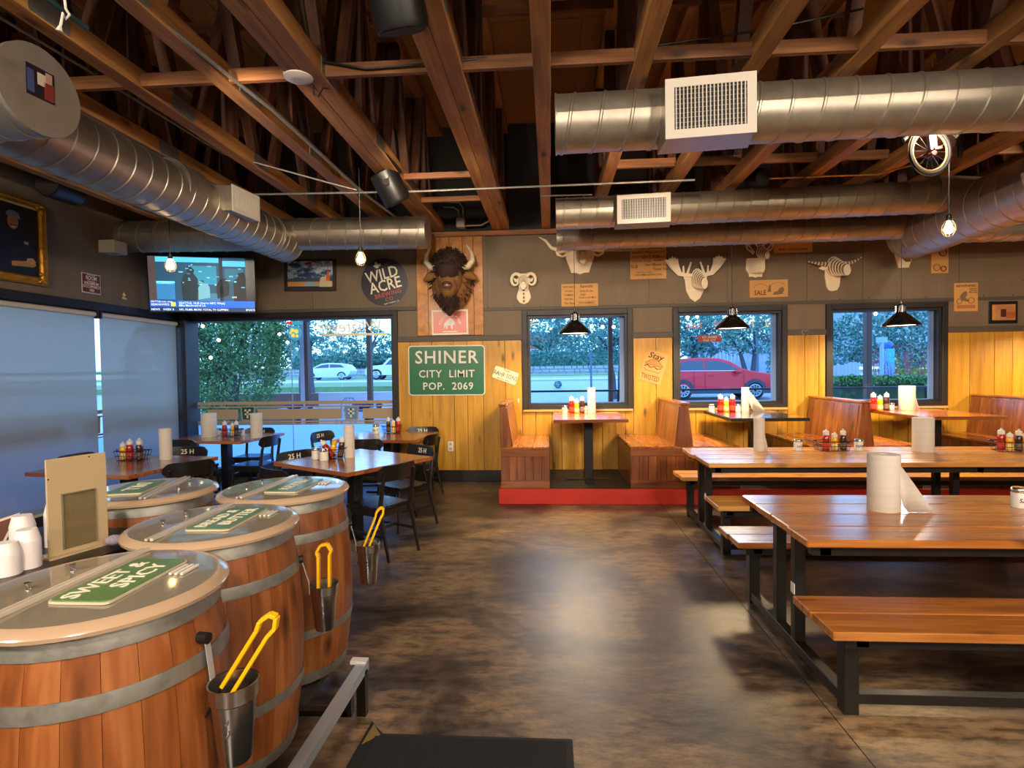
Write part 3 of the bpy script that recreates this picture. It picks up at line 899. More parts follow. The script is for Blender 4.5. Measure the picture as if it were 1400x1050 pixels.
# green rod with a knotted white rope
a = W(60, -5, y=2.5)
t = thing('hanging_rod', 'dark green rod slung at upper left with white rope knot', 'rod', a)
q = B(); c = W(118, 38, y=2.75); q.cyl((0, 0, 0), c - a, 0.016, n=10); q.build('rod', flat('dark_green_paint', '1C3A38', 0.4), t, True)
q = B(); q.tube([W(88, -5, y=2.55) - a, W(90, 12, y=2.55) - a, W(95, 20, y=2.52) - a, W(90, 26, y=2.52) - a, W(86, 18, y=2.5) - a, W(84, 30, y=2.5) - a, W(82, 38, y=2.5) - a], 0.006, 8); q.cyl(W(82, 36, y=2.5) - a, W(81, 43, y=2.5) - a, 0.007, 0.015, 8); q.build('rope', M_PAPER, t, True)
# tricycle hung behind the big duct
wc = W(1271, 207, y=4.95)
t = thing('tricycle', 'old tricycle hanging behind the big duct, its front wheel showing', 'tricycle', wc)
WM = Matrix.Rotation(R(90), 4, 'X') @ Matrix.Identity(4)
WM = Matrix.Rotation(R(12), 4, 'Z') @ WM
def ring(r, tr, n=36, M=WM):
    q = B(); q.tube([M @ V((math.cos(2 * PI * i / n) * r, math.sin(2 * PI * i / n) * r, 0)) for i in range(n)], tr, 8, closed=True); return q
wh = ring(0.185, 0.018).build('tyre', flat('black_rubber', '120F0F', 0.7), t, True)
ring(0.201, 0.0045).build('white_wall', flat('cream_rubber', '7A6A48', 0.6), wh, True)
ring(0.160, 0.009).build('rim', flat('cream_rim', '7A6440', 0.5, 0.3), t, True)
for i in range(14):
    an = 2 * PI * i / 14
    q = B(); q.cyl(WM @ V((0, 0, 0)), WM @ V((math.cos(an) * 0.155, math.sin(an) * 0.155, 0)), 0.0025, n=5); q.build('spoke', M_CHROME, t)
q = B(); q.beam(V((-0.02, -0.04, 0.22)), V((0.005, -0.04, 0.0)), 0.055, 0.02, (0, 1, 0)); q.beam(V((0.0, -0.04, -0.0)), V((0.06, -0.04, 0.01)), 0.02, 0.05, (0, 1, 0)); q.cyl((0, -0.06, -0.03), (0, 0.03, -0.03), 0.02, n=12); q.build('fork', flat('faded_red_paint', '5E1410', 0.45), t)
q = B(); q.tube([(-0.21, 0, 0.10), (-0.12, 0, 0.17), (0.0, 0, 0.235), (0.14, 0, 0.2), (0.22, 0, 0.11)], 0.018, 8); q.build('fender', flat('dull_fender', '5A544C', 0.5, 0.4), t, True)
q = B(); q.tube([(0, 0, 0.22), (0.02, 0.05, 0.42), (0.1, 0.1, 0.5), (0.35, 0.35, 0.42), (0.5, 0.55, 0.3)], 0.018, 8); q.tube([(-0.18, 0.02, 0.5), (0.02, 0.05, 0.44), (0.2, -0.05, 0.5)], 0.012, 8); q.build('frame', MATS['faded_red_paint'], t, True)
for sx in (0.36, 0.62):
    r2 = B(); M2 = T(sx, 0.55, 0.25) @ Matrix.Rotation(R(60), 4, 'Z') @ Matrix.Rotation(R(90), 4, 'X')
    ring(0.12, 0.015, 24, M2).build('rear_wheel', MATS['black_rubber'], t, True)
q = B(); q.tube([(0.1, 0.1, 0.5), (0.08, 0.1, 0.8)], 0.003, 5); q.build('hanging_wire', M_GALV, t)

# ================================================================== HANGING LAMPS
M_BULB = flat('glowing_bulb', 'FFD08A', 0.3, emit=28.0)
def edison(loc, label):
    t = thing('bare_bulb_lamp', label, 'lamp', loc, 0, 'caged bare bulbs on black cords')
    z = 3.72 - loc.z
    q = B(); q.cyl((0, 0, 0.09), (0, 0, z), 0.0045, n=6); q.build('cord', M_BLACK, t)
    q = B(); q.lathe([(0.012, 0.1), (0.022, 0.09), (0.022, 0.05), (0.018, 0.045)], 14); q.build('socket', M_BLACK, t, True)
    q = B(); q.lathe([(0.012, 0.045), (0.02, 0.02), (0.034, -0.015), (0.036, -0.035), (0.026, -0.06), (0.001, -0.068)], 16); q.build('bulb', M_BULB, t, True)
    q = B()
    for i in range(8):
        a = 2 * PI * i / 8
        q.tube([(math.cos(a) * r, math.sin(a) * r, zz) for r, zz in ((0.02, 0.06), (0.05, 0.0), (0.052, -0.04), (0.03, -0.085))], 0.0016, 5)
    for r, zz in ((0.052, -0.02), (0.03, -0.085)):
        q.tube([(math.cos(2 * PI * i / 16) * r, math.sin(2 * PI * i / 16) * r, zz) for i in range(16)], 0.0016, 5, closed=True)
    q.build('wire_cage', M_GALV, t)
    L = light('bulb_light', 'POINT', (0, 0, -0.02), 40, (1.0, 0.70, 0.36), 0.03); L.parent = t
edison(W(233, 360, y=5.6), 'caged bare bulb glowing in front of the television')
edison(W(493, 351, y=5.6), 'caged bare bulb glowing beside the round brewery sign')
edison(W(1297, 309, y=5.2), 'caged bare bulb glowing beside the right trunk duct')
M_GLOW = flat('lit_diffuser', 'FFF0D8', 0.4, emit=9.0)
def pendant(loc, label):
    t = thing('pendant_lamp', label, 'lamp', loc, 0, 'black cone pendant lamps over the booths')
    q = B(); q.cyl((0, 0, 0.22), (0, 0, 3.27 - loc.z), 0.004, n=6); q.build('cord', M_BLACK, t)
    q = B(); q.lathe([(0.03, 0.24), (0.052, 0.22), (0.055, 0.13), (0.06, 0.125)], 20); q.build('socket_housing', M_SHADE, t, True)
    for i in range(10):
        a = 2 * PI * i / 10
        if i % 2 == 0:
            q = B(); q.bb(0.052, 0.06, -0.006, 0.006, 0.14, 0.21, Matrix.Rotation(a, 4, 'Z')); q.build('cooling_slot', M_CHROME, t)
    q = B(); q.lathe([(0.058, 0.125), (0.09, 0.10), (0.215, -0.02), (0.222, -0.045), (0.214, -0.045), (0.205, -0.018), (0.085, 0.09), (0.05, 0.1)], 32, caps=False); q.build('shade', M_SHADE, t, True)
    q = B(); q.lathe([(0.0001, -0.03), (0.205, -0.03), (0.205, -0.026), (0.0001, -0.026)], 28, caps=False); q.build('diffuser', M_GLOW, t)
    q = B(); q.cyl((0, 0, 0.24), (0, 0, 0.29), 0.018, 0.008, 10); q.build('cord_grip', M_CHROME, t, True)
    L = light('pendant_light', 'AREA', (0, 0, -0.05), 60, (1.0, 0.74, 0.40), 0.36); L.parent = t
    L.data.shape = 'DISK'; L.data.spread = R(165)
pendant(W(786, 452, y=7.55), 'black cone pendant lamp over the first booth table by the plaque')
pendant(W(1001, 445, y=7.55), 'black cone pendant lamp over the dark middle booth table')
pendant(W(1232, 441, y=7.55), 'black cone pendant lamp over the right hand booth table')
pendant(V((7.0, 7.55, 2.2)), 'black cone pendant lamp farthest right, over the last booth')
# ================================================================== BOOTHS
q = B(); q.bb(-0.64, 8.4, 6.97, 8.37, 0.0, 0.178); pf = struct(q.build('trim_booth_platform', M_PLATF))
q = B(); q.bb(-0.655, 8.4, 6.945, 6.97, 0.0, 0.19); struct(q.build('trim_red_kerb', M_RED, bevel=0.004))
q = B(); q.bb(-0.655, -0.64, 6.97, 8.37, 0.0, 0.19); struct(q.build('trim_red_kerb_end', M_RED))
Z0 = 0.178
def booth_seat(parent, x0, x1, back_side):
    """box bench from x0 to x1 (width), depth along y; back_side -1: back rises at x0, +1 at x1"""
    y0, y1 = 7.0, 8.36
    zt = 0.70
    # front end panel (towards the room): rails and vertical boards
    q = B(); q.bb(x0, x1, y0, y0 + 0.03, 0.585, zt - 0.0); q.build('top_rail', M_BOOTHX, parent, bevel=0.003)
    q = B(); q.bb(x0, x1, y0, y0 + 0.03, Z0, 0.285); q.build('bottom_rail', M_BOOTHX, parent, bevel=0.003)
    nb = max(3, round((x1 - x0) / 0.105)); w = (x1 - x0) / nb
    for i in range(nb):
        q = B(); q.bb(0.002, w - 0.002, 0, 0.02, 0, 0.30); o = q.build('board', M_BOOTH, parent, bevel=0.002); o.location = (x0 + i * w, y0 + 0.006, 0.285)
    # side panel facing the table
    xs = x1 if back_side < 0 else x0
    nb = 12; w = (y1 - y0 - 0.03) / nb
    for i in range(nb):
        q = B(); q.bb(-0.01, 0.01, 0.002, w - 0.002, 0, zt - 0.03 - Z0); o = q.build('board', M_BOOTH, parent); o.location = (xs - 0.01 * (1 if back_side < 0 else -1), y0 + 0.03 + i * w, Z0)
    # seat boards along y
    ns = 3; w = (x1 - x0) / ns
    for i in range(ns):
        q = B(); q.bb(0.0015, w - 0.0015, 0, y1 - y0 + 0.01, 0, 0.03); o = q.build('seat_board', M_BOOTHY, parent, bevel=0.003); o.location = (x0 + i * w, y0 - 0.01, zt - 0.03 + 0.005)
def booth_back(parent, xl, xr, zt, lean_l, lean_r):
    """solid back, its outer faces leaning; end cap towards the room"""
    y0, y1 = 6.99, 8.36
    q = B(); q.hexa([(xl, y0, 0.70), (xr, y0, 0.70), (xr, y1, 0.70), (xl, y1, 0.70), (xl + lean_l, y0, zt), (xr - lean_r, y0, zt), (xr - lean_r, y1, zt), (xl + lean_l, y1, zt)])
    q.build('end_post', M_BOOTH, parent, bevel=0.005)
    for side, lean in ((0, lean_l), (1, lean_r)):
        if side == 0 and xl < -0.5:
            continue
        nb = 7; w = (y1 - y0 - 0.05) / nb
        for i in range(nb):
            ya, yb = y0 + 0.05 + i * w + 0.0015, y0 + 0.05 + (i + 1) * w - 0.0015
            if side:
                p = [(xr, ya), (xr, yb), lean]
                q = B(); q.hexa([(xr - .001, ya, .70), (xr + 0.012, ya, .70), (xr + .012, yb, .70), (xr - .001, yb, .70), (xr - lean - .001, ya, zt - .03), (xr - lean + .012, ya, zt - .03), (xr - lean + .012, yb, zt - .03), (xr - lean - .001, yb, zt - .03)])
            else:
                q = B(); q.hexa([(xl - .012, ya, .70), (xl + .001, ya, .70), (xl + .001, yb, .70), (xl - .012, yb, .70), (xl + lean - .012, ya, zt - .03), (xl + lean + .001, ya, zt - .03), (xl + lean + .001, yb, zt - .03), (xl + lean - .012, yb, zt - .03)])
            q.build('back_board', M_BOOTH, parent)
    q = B(); q.bb(xl + lean_l - 0.02, xr - lean_r + 0.02, y0 - 0.01, y1, zt, zt + 0.025); q.build('cap_rail', M_BOOTHY, parent, bevel=0.004)
t = thing('booth_bench', 'single redwood booth bench at the open left end of the platform', 'bench', (0, 0, 0), 0, 'redwood booth benches')
booth_seat(t, -0.63, -0.02, -1); booth_back(t, -0.63, -0.49, 1.22, 0.0, 0.07)
def double(xc, label):
    t = thing('booth_bench', label, 'bench', (0, 0, 0), 0, 'redwood booth benches')
    booth_seat(t, xc - 0.66, xc, 1); booth_seat(t, xc, xc + 0.66, -1)
    booth_back(t, xc - 0.10, xc + 0.10, 1.215, 0.055, 0.055)
double(1.635, 'double redwood booth bench between the first and dark middle tables')
double(3.76, 'double redwood booth bench between the middle and right booth tables')
double(5.98, 'double redwood booth bench at the right edge of the photo')
def booth_table(xc, label, mat, em):
    t = thing('booth_table', label, 'table', (xc, 7.6, Z0), 0, 'booth tables on black posts')
    zt = 1.04 - Z0
    for i in range(4):
        w = 0.90 / 4
        q = B(); q.bb(-0.45, 0.45, 0.0006, 1.22 / 4 - 0.0006, -0.034, 0); o = q.build('top_plank', mat, t); o.location = (0, -0.55 + i * 1.22 / 4, zt)
    q = B()
    for a in ((-.465, -.45, -.565, .685), (.45, .465, -.565, .685), (-.45, .45, -.565, -.55), (-.45, .45, .67, .685)):
        q.bb(a[0], a[1], a[2], a[3], zt - 0.040, zt - 0.001)
    q.build('edge_banding', em, t, bevel=0.003)
    q = B(); q.bb(-0.06, 0.06, -0.06, 0.06, 0.02, zt - 0.04); q.build('post', M_STEEL, t, bevel=0.004)
    q = B(); q.bb(-0.30, 0.30, -0.05, 0.05, 0, 0.02); q.bb(-0.05, 0.05, -0.30, 0.30, 0, 0.0201); q.build('foot_plate', M_STEEL, t, bevel=0.003)
    q = B(); q.bb(-0.25, 0.25, -0.25, 0.25, zt - 0.047, zt - 0.04); q.build('top_plate', M_STEEL, t)
booth_table(0.50, 'first booth table with warm plank top, under the left pendant', M_BTOP, M_BOOTHX)
booth_table(2.67, 'dark glossy booth table under the middle pendant', M_BTOPD, M_STEEL)
booth_table(4.93, 'right hand booth table with warm plank top', M_BTOP, M_BOOTHX)
booth_table(7.15, 'last booth table beyond the right edge', M_BTOP, M_BOOTHX)

# ================================================================== PICNIC TABLES
def picnic(x0, yc, L, frames, label, mat):
    t = thing('picnic_table', label, 'table', (x0, yc, 0), 0, 'long picnic tables with black steel frames')
    zt = 0.785
    rr = random.Random(int(yc * 10))
    w = 1.04 / 4
    for i in range(4):
        q = B(); e = rr.uniform(-0.02, 0.02); q.bb(e, L + rr.uniform(-.01, .01), 0.004, w - 0.004, -0.042, 0); o = q.build('table_plank', mat, t, bevel=0.006); o.location = (0, -0.52 + i * w, zt)
    for sgn, nm in ((-1, 'near'), (1, 'far')):
        for i in range(2):
            q = B(); e = rr.uniform(-0.015, 0.015); q.bb(-0.03 + e, L + 0.02, 0.003, 0.207, -0.042, 0); o = q.build('bench_plank', mat, t, bevel=0.004); o.location = (0, sgn * 0.655 - 0.21 + i * 0.21, 0.47)
        q = B(); q.bb(0.04, L - 0.03, sgn * 0.655 - 0.155, sgn * 0.655 - 0.105, 0.37, 0.428); q.build('bench_rail', M_STEEL, t, bevel=0.002)
        q = B(); q.bb(0.04, L - 0.03, sgn * 0.655 + 0.105, sgn * 0.655 + 0.155, 0.37, 0.428); q.build('bench_rail', M_STEEL, t, bevel=0.002)
    for yy in (-0.46, 0.41):
        q = B(); q.bb(0.05, L - 0.05, yy, yy + 0.05, zt - 0.10, zt - 0.042); q.build('table_rail', M_STEEL, t, bevel=0.002)
    q = B(); q.bb(0.12, L - 0.05, -0.025, 0.025, 0.28, 0.33) if False else q.bb(0.12, frames[-1], -0.68, -0.63, 0.035, 0.085); q.build('floor_rail', M_STEEL, t, bevel=0.002)
    for xf in frames:
        for yy in (-0.13, 0.13):
            q = B(); q.bb(xf - 0.03, xf + 0.03, yy - 0.03, yy + 0.03, 0.085, zt - 0.10); q.build('leg', M_STEEL, t, bevel=0.003)
        for yy in (-0.68, 0.60):
            q = B(); q.bb(xf - 0.035, xf + 0.035, yy - 0.035, yy + 0.035, 0.0, 0.37); q.build('bench_leg', M_STEEL, t, bevel=0.003)
        q = B(); q.bb(xf - 0.03, xf + 0.03, -0.645, 0.565, 0.03, 0.085); q.build('foot_beam', M_STEEL, t, bevel=0.003)
        q = B(); q.bb(xf - 0.03, xf + 0.03, -0.46, 0.46, zt - 0.10, zt - 0.0421); q.build('cross_bar', M_STEEL, t, bevel=0.003)
        for sg in (-1, 1):
            q = B(); q.bb(xf - 0.03, xf + 0.03, sg * 0.655 - 0.155, sg * 0.655 + 0.155, 0.375, 0.4275); q.build('cross_bar', M_STEEL, t, bevel=0.003)
    q = B(); q.bb(frames[0] - 0.034, frames[0] - 0.0301, -0.16, -0.11, 0.36, 0.42); q.build('sticker', M_WHITE, t)
    return t
picnic(1.30, 3.47, 3.9, [0.12, 3.7], 'nearest picnic table, paper towel roll with loose sheet on it', M_PIC)
picnic(1.45, 5.80, 5.4, [0.10, 2.42, 5.2], 'second picnic table before the booths, with basket and jars', M_PIC2)

# ================================================================== CAFE TABLES
def cafe_table(x, y, rz, w, d, label):
    t = thing('cafe_table', label, 'table', (x, y, 0), rz, 'butcher block cafe tables')
    n = 6
    for i in range(n):
        q = B(); q.bb(-w / 2, w / 2, 0.0005, d / n - 0.0005, -0.038, 0); o = q.build('top_strip', M_CAFE, t, bevel=0.0015); o.location = (0, -d / 2 + i * d / n, 0.79)
    q = B(); q.bb(-0.055, 0.055, -0.055, 0.055, 0.02, 0.745); q.build('post', M_STEEL, t, bevel=0.004)
    q = B(); q.bb(-0.32, 0.32, -0.045, 0.045, 0, 0.022); q.bb(-0.045, 0.045, -0.32, 0.32, 0, 0.0221); q.build('base', M_STEEL, t, bevel=0.003)
    q = B(); q.bb(-0.28, 0.28, -0.28, 0.28, 0.743, 0.752); q.build('top_plate', M_STEEL, t)
cafe_table(-1.99, 5.57, R(-31.5), 1.14, 1.08, 'cafe table nearest the aisle, its corner towards the barrels')
cafe_table(-4.21, 5.33, R(-8.5), 1.15, 1.10, 'cafe table beside the roller blinds behind the tan board')
cafe_table(-4.56, 7.62, R(-7), 1.16, 1.0, 'cafe table in the corner below the television with two rolls')
cafe_table(-2.24, 7.62, R(-5), 1.12, 1.0, 'cafe table by the wood panelling below the green sign')

# ================================================================== CHAIRS
def chair_proto():
    t = thing('dining_chair', 'x', 'chair', (0, 0, 0), 0, 'dark wood cafe chairs with 25H stencil')
    # local: faces +y, back at -y
    q = B(); n = 8; vs = []; fs = []
    for i in range(n + 1):
        u = -1 + 2 * i / n
        for z, k in ((0.435, 0), (0.462, 1)):
            wx = 0.205 + 0.015 * 0
            vs.append((u * 0.20, -0.20 + 0.01 * (1 - u * u), z)); vs.append((u * 0.225, 0.20 + 0.025 * (1 - u * u), z + (0.004 if k else 0)))
    for i in range(n):
        a = i * 4; b_ = a + 4
        fs += [(a, a + 1, b_ + 1, b_), (a + 2, b_ + 2, b_ + 3, a + 3), (a, b_, b_ + 2, a + 2), (a + 1, a + 3, b_ + 3, b_ + 1)]
    fs += [(0, 2, 3, 1), (n * 4, n * 4 + 1, n * 4 + 3, n * 4 + 2)]
    q.add(vs, fs); q.build('seat', M_SEATM, t, bevel=0.006)
    q = B(); q.bb(-0.19, 0.19, 0.17, 0.19, 0.38, 0.435); q.bb(-0.18, 0.18, -0.2, -0.18, 0.38, 0.435); q.bb(-0.20, -0.18, -0.19, 0.18, 0.38, 0.435); q.bb(0.18, 0.20, -0.19, 0.18, 0.38, 0.435); q.build('seat_rail', M_CHAIR, t)
    for s in (-1, 1):
        q = B(); q.tube([(s * 0.19, 0.185, 0.43), (s * 0.215, 0.215, 0.0)], [0.021, 0.014], 8); q.build('leg', M_CHAIR, t, True)
        q = B(); q.tube([(s * 0.195, -0.30, 0.0), (s * 0.195, -0.20, 0.42), (s * 0.195, -0.235, 0.66), (s * 0.19, -0.265, 0.78)], [0.014, 0.022, 0.019, 0.014], 8); q.build('leg', M_CHAIR, t, True)
    q = B(); q.bb(-0.19, 0.19, -0.012, 0.012, 0.20, 0.23); q.bb(-0.205, -0.185, -0.24, 0.2, 0.20, 0.225); q.bb(0.185, 0.205, -0.24, 0.2, 0.20, 0.225); q.build('stretcher', M_CHAIR, t)
    # curved back board with rounded upper corners
    q = B(); n = 12; vs = []; fs = []
    for i in range(n + 1):
        u = -1 + 2 * i / n
        y = -0.285 + 0.055 * u * u
        rnd = 0.045 * max(0, (abs(u) - 0.72) / 0.28) ** 2
        for z, dy in ((0.70 + rnd, 0.016), (0.845 - rnd, 0.0)):
            for s in (-0.008, 0.008):
                vs.append((u * 0.235, y + dy + s, z))
    for i in range(n):
        a = i * 4; b_ = a + 4
        fs += [(a, b_, b_ + 2, a + 2), (a + 1, a + 3, b_ + 3, b_ + 1), (a, a + 1, b_ + 1, b_), (a + 2, b_ + 2, b_ + 3, a + 3)]
    fs += [(0, 2, 3, 1), (n * 4, n * 4 + 1, n * 4 + 3, n * 4 + 2)]
    q.add(vs, fs); bk = q.build('backrest', M_CHAIR, t, True)
    M = T(0.01, -0.262, 0.785) @ Matrix.Rotation(R(4), 4, 'X') @ Matrix(((-1, 0, 0, 0), (0, 0, 1, 0), (0, 1, 0, 0), (0, 0, 0, 1)))
    text('25 H', 0.075, M_CREAM, bk, M, 'stencil_number', 0.001)
    return t
def chair_at(x, y, fx, fy, label, first=[None]):
    rz = math.atan2(-fx, fy)
    if first[0] is None:
        first[0] = chair_proto(); c = first[0]
        c.location = (x, y, 0); c.rotation_euler = (0, 0, rz); c['label'] = label
        return c
    return dup(first[0], (x, y, 0), rz, label)
CH = [(-1.60, 5.12, -.88, .47, 'dark chair nearest the aisle, plain back of its backrest to viewer'),
      (-1.60, 5.98, -.66, -.75, 'dark chair at the aisle table with 25 H showing beside its post'),
      (-1.80, 7.38, -.97, .2, 'dark chair right of the table under the green sign'),
      (-1.88, 7.98, 0.05, -1, 'dark chair against the yellow panelling below the green sign'),
      (-2.34, 7.06, -.1, 1, 'dark chair with its back to viewer between the two aisle side tables'),
      (-2.98, 7.62, .95, -.3, 'dark chair at the wide window left of the panelling table'),
      (-2.50, 5.68, .85, -.53, 'dark chair behind aisle table, 25 faint on its backrest'),
      (-2.30, 4.95, .53, .85, 'dark chair mostly hidden between the right rear barrel and aisle table'),
      (-3.98, 7.30, -1, .08, 'dark chair right of the corner table, facing the blinds'),
      (-4.40, 8.02, 0.05, -1, 'dark chair against the wide window behind the corner table'),
      (-4.13, 5.92, .1, -1, 'dark chair behind the blinds side table with bright 25 H'),
      (-3.66, 5.30, -.8, .55, 'dark chair right of blinds side table, back to viewer'),
      (-4.80, 5.62, 1, -.1, 'dark chair by the blinds, 25 H just above the tan board'),
      (-4.72, 7.12, .1, 1, 'dark chair before the corner table near the black corner post')]
for c in CH:
    chair_at(*c)

# ================================================================== BARRELS
ZB0, ZB1 = 0.14, 1.035
def bar_r(z):
    u = (z - (ZB0 + ZB1) / 2) / ((ZB1 - ZB0) / 2)
    return 0.335 - 0.045 * u * u
def barrel(x, y, label, sign, rz, text_lines, cup=None, signM=None, nst=24, flip=0):
    t = thing('pickle_barrel', label, 'barrel', (x, y, 0), 0, 'oak pickle barrels with clear lids')
    first = None
    for i in range(nst):
        if first is None:
            q = B(); a = PI / nst * 0.985; vs = []; fs = []; m = 9
            for j in range(m):
                z = ZB0 + (ZB1 - ZB0) * j / (m - 1); r = bar_r(z)
                for an, rr in ((-a, r - 0.002), (0, r + 0.0005), (a, r - 0.002), (a, r - 0.022), (-a, r - 0.022)):
                    vs.append((rr * math.cos(an), rr * math.sin(an), z))
            for j in range(m - 1):
                for k in range(5):
                    fs.append((j * 5 + k, j * 5 + (k + 1) % 5, (j + 1) * 5 + (k + 1) % 5, (j + 1) * 5 + k))
            fs += [(4, 3, 2, 1, 0), tuple((m - 1) * 5 + k for k in range(5))]
            q.add(vs, fs); first = q.build('stave', M_BARR, t, True)
        else:
            inst(first, (0, 0, 0), t, 2 * PI * i / nst)
    for z, h in ((0.17, 0.05), (0.40, 0.042), (0.87, 0.045), (1.012, 0.045)):
        q = B(); q.lathe([(bar_r(z - h / 2) + 0.0035, z - h / 2), (bar_r(z) + 0.005, z), (bar_r(z + h / 2) + 0.0035, z + h / 2), (bar_r(z + h / 2) - 0.0, z + h / 2), (bar_r(z - h / 2), z - h / 2)], 40, caps=False); q.build('hoop', M_GALV, t, True)
    # dark inner tub and lid
    q = B(); q.lathe([(0.0001, 0.96), (0.262, 0.96), (0.268, 1.04), (0.272, 1.04), (0.27, 0.95), (0.0001, 0.95)], 36, caps=False); q.build('inner_tub', noisy('dull_brine_tub', ['6A6252', 'A0967C', '887E68'], (9, 9, 9), 4, (0.15, 0.35)), t, True)
    q = B(); q.lathe([(0.312, 1.040), (0.326, 1.044), (0.328, 1.054), (0.320, 1.066), (0.300, 1.074), (0.292, 1.071), (0.288, 1.055), (0.288, 1.038)], 48, caps=False); lr = q.build('lid_rim', flat('pinkish_acrylic_rim', 'B09478', 0.2, coat=0.5), t, True)
    q = B(); q.lathe([(0.0001, 1.078), (0.2, 1.077), (0.298, 1.073), (0.298, 1.070), (0.2, 1.074), (0.0001, 1.075)], 48, caps=False); lid = q.build('clear_lid', M_HAZE, t, True)
    MR = Matrix.Rotation(rz, 4, 'Z')
    # hinge bar across the lid, splitting off the rear third
    q = B(); q.bb(-0.28, 0.28, 0.068, 0.080, 1.076, 1.086, MR); q.bb(-0.28, 0.28, 0.090, 0.100, 1.076, 1.084, MR); q.build('hinge_bar', flat('frosted_acrylic_bar', 'C8BCA8', 0.2, coat=0.5), lid)
    for k in (-0.07, 0.08):
        q = B(); q.lathe([(0.008, 1.076), (0.005, 1.086), (0.010, 1.098), (0.0001, 1.10)], 10, MR @ T(k, 0.17, 0)); q.build('lid_knob', M_CHROME, lid, True)
    # green sign plate on the lid
    sg = thing('lid_sign', sign, 'sign', (x, y, 1.088), rz, 'green flavour signs on barrel lids')
    Mo = Matrix.Translation((0, -0.06, 0))
    if flip:
        Mo = Matrix.Rotation(PI, 4, 'Z') @ Matrix.Translation((0, -0.17, 0)) @ Matrix.Rotation(0, 4, 'Z')
    w, h, cr_ = 0.168, 0.088, 0.018
    pts = []
    for sx, sy, a0 in ((1, 1, 0), (-1, 1, 90), (-1, -1, 180), (1, -1, 270)):
        for k in range(4):
            a = R(a0 + k * 30); pts.append((sx * (w - cr_) + cr_ * math.cos(a), sy * (h - cr_) + cr_ * math.sin(a)))
    q = B(); q.prism(pts, -0.010, -0.004, Mo); q.build('sign_edge', flat('clear_edge', 'C8B8A0', 0.2), sg)
    q = B(); q.prism([(p[0] * 0.975, p[1] * 0.94) for p in pts], -0.004, 0.0, Mo); q.build('sign_plate', flat('olive_green_sign', '5A7A46', 0.35, coat=0.3), sg)
    for k, (s, yy, sz, dx) in enumerate(text_lines):
        text(s, sz, M_CREAM, sg, Mo @ T(dx, yy, 0.0012), 'lettering', 0.0006, spacing=1.05)
    # lid slot marks
    q = B()
    for k in range(3):
        q.bb(0.05, 0.13, -0.205 + k * 0.018, -0.197 + k * 0.018, 1.078, 1.084, MR)
    q.build('lid_vent', flat('vent_ridges', 'D8D0C0', 0.15), lid)
    return t
barrel(-1.31, 1.55, 'front barrel with clear lid, cut by the left edge', 'green SWEET & SPICY sign on the front barrel lid', R(90), [('SWEET &', 0.036, 0.068, -0.015), ('SPICY', -0.036, 0.072, 0.02)])
barrel(-1.385, 2.215, 'middle barrel with clear lid behind the front one', 'green BREAD & BUTTER sign on the middle barrel lid', R(92), [('BREAD &', 0.036, 0.064, -0.015), ('BUTTER', -0.036, 0.068, 0.015)])
barrel(-1.41, 2.88, 'right rear barrel with clear lid, nearest the cafe tables', 'green KETTLE sign on the right rear barrel lid', R(88), [('KETTLE', 0.0, 0.075, 0)])
barrel(-2.13, 2.84, 'left rear barrel partly behind the tan board', 'green DILL sign on the left rear barrel lid', R(-76), [('DILL', 0.0, 0.10, 0)], flip=0)

# cup holders on hooks with tongs
def tong(q, p, d, L, spread, side):
    d = V(d).normalized(); s = V(side).normalized()
    top = p + d * L
    nrm = d.cross(s).normalized()
    path = [p - s * spread, p + d * L * 0.8 - s * spread * 1.0, top - d * 0.02 - s * spread * 1.35, top + d * 0.01 - s * spread * 0.6, top + d * 0.012 + s * spread * 0.6, top - d * 0.02 + s * spread * 1.35, p + d * L * 0.8 + s * spread, p + s * spread]
    for a, c in zip(path, path[1:]):
        q.beam(a, c, 0.024, 0.011, nrm.cross((c - a).normalized()) if abs(nrm.dot((c - a).normalized())) < 0.9 else nrm)
def near_barrel(px, py, bx, by, d=0.412):
    best = None
    for i in range(240):
        y = by - 0.75 + i * 0.006
        p = W(px, py, y=y); e = abs(math.hypot(p.x - bx, p.y - by) - d)
        if best is None or e < best[0] - 1e-4:
            best = (e, y)
        if best[0] < 0.008 and e > best[0]:
            break
    return best[1]
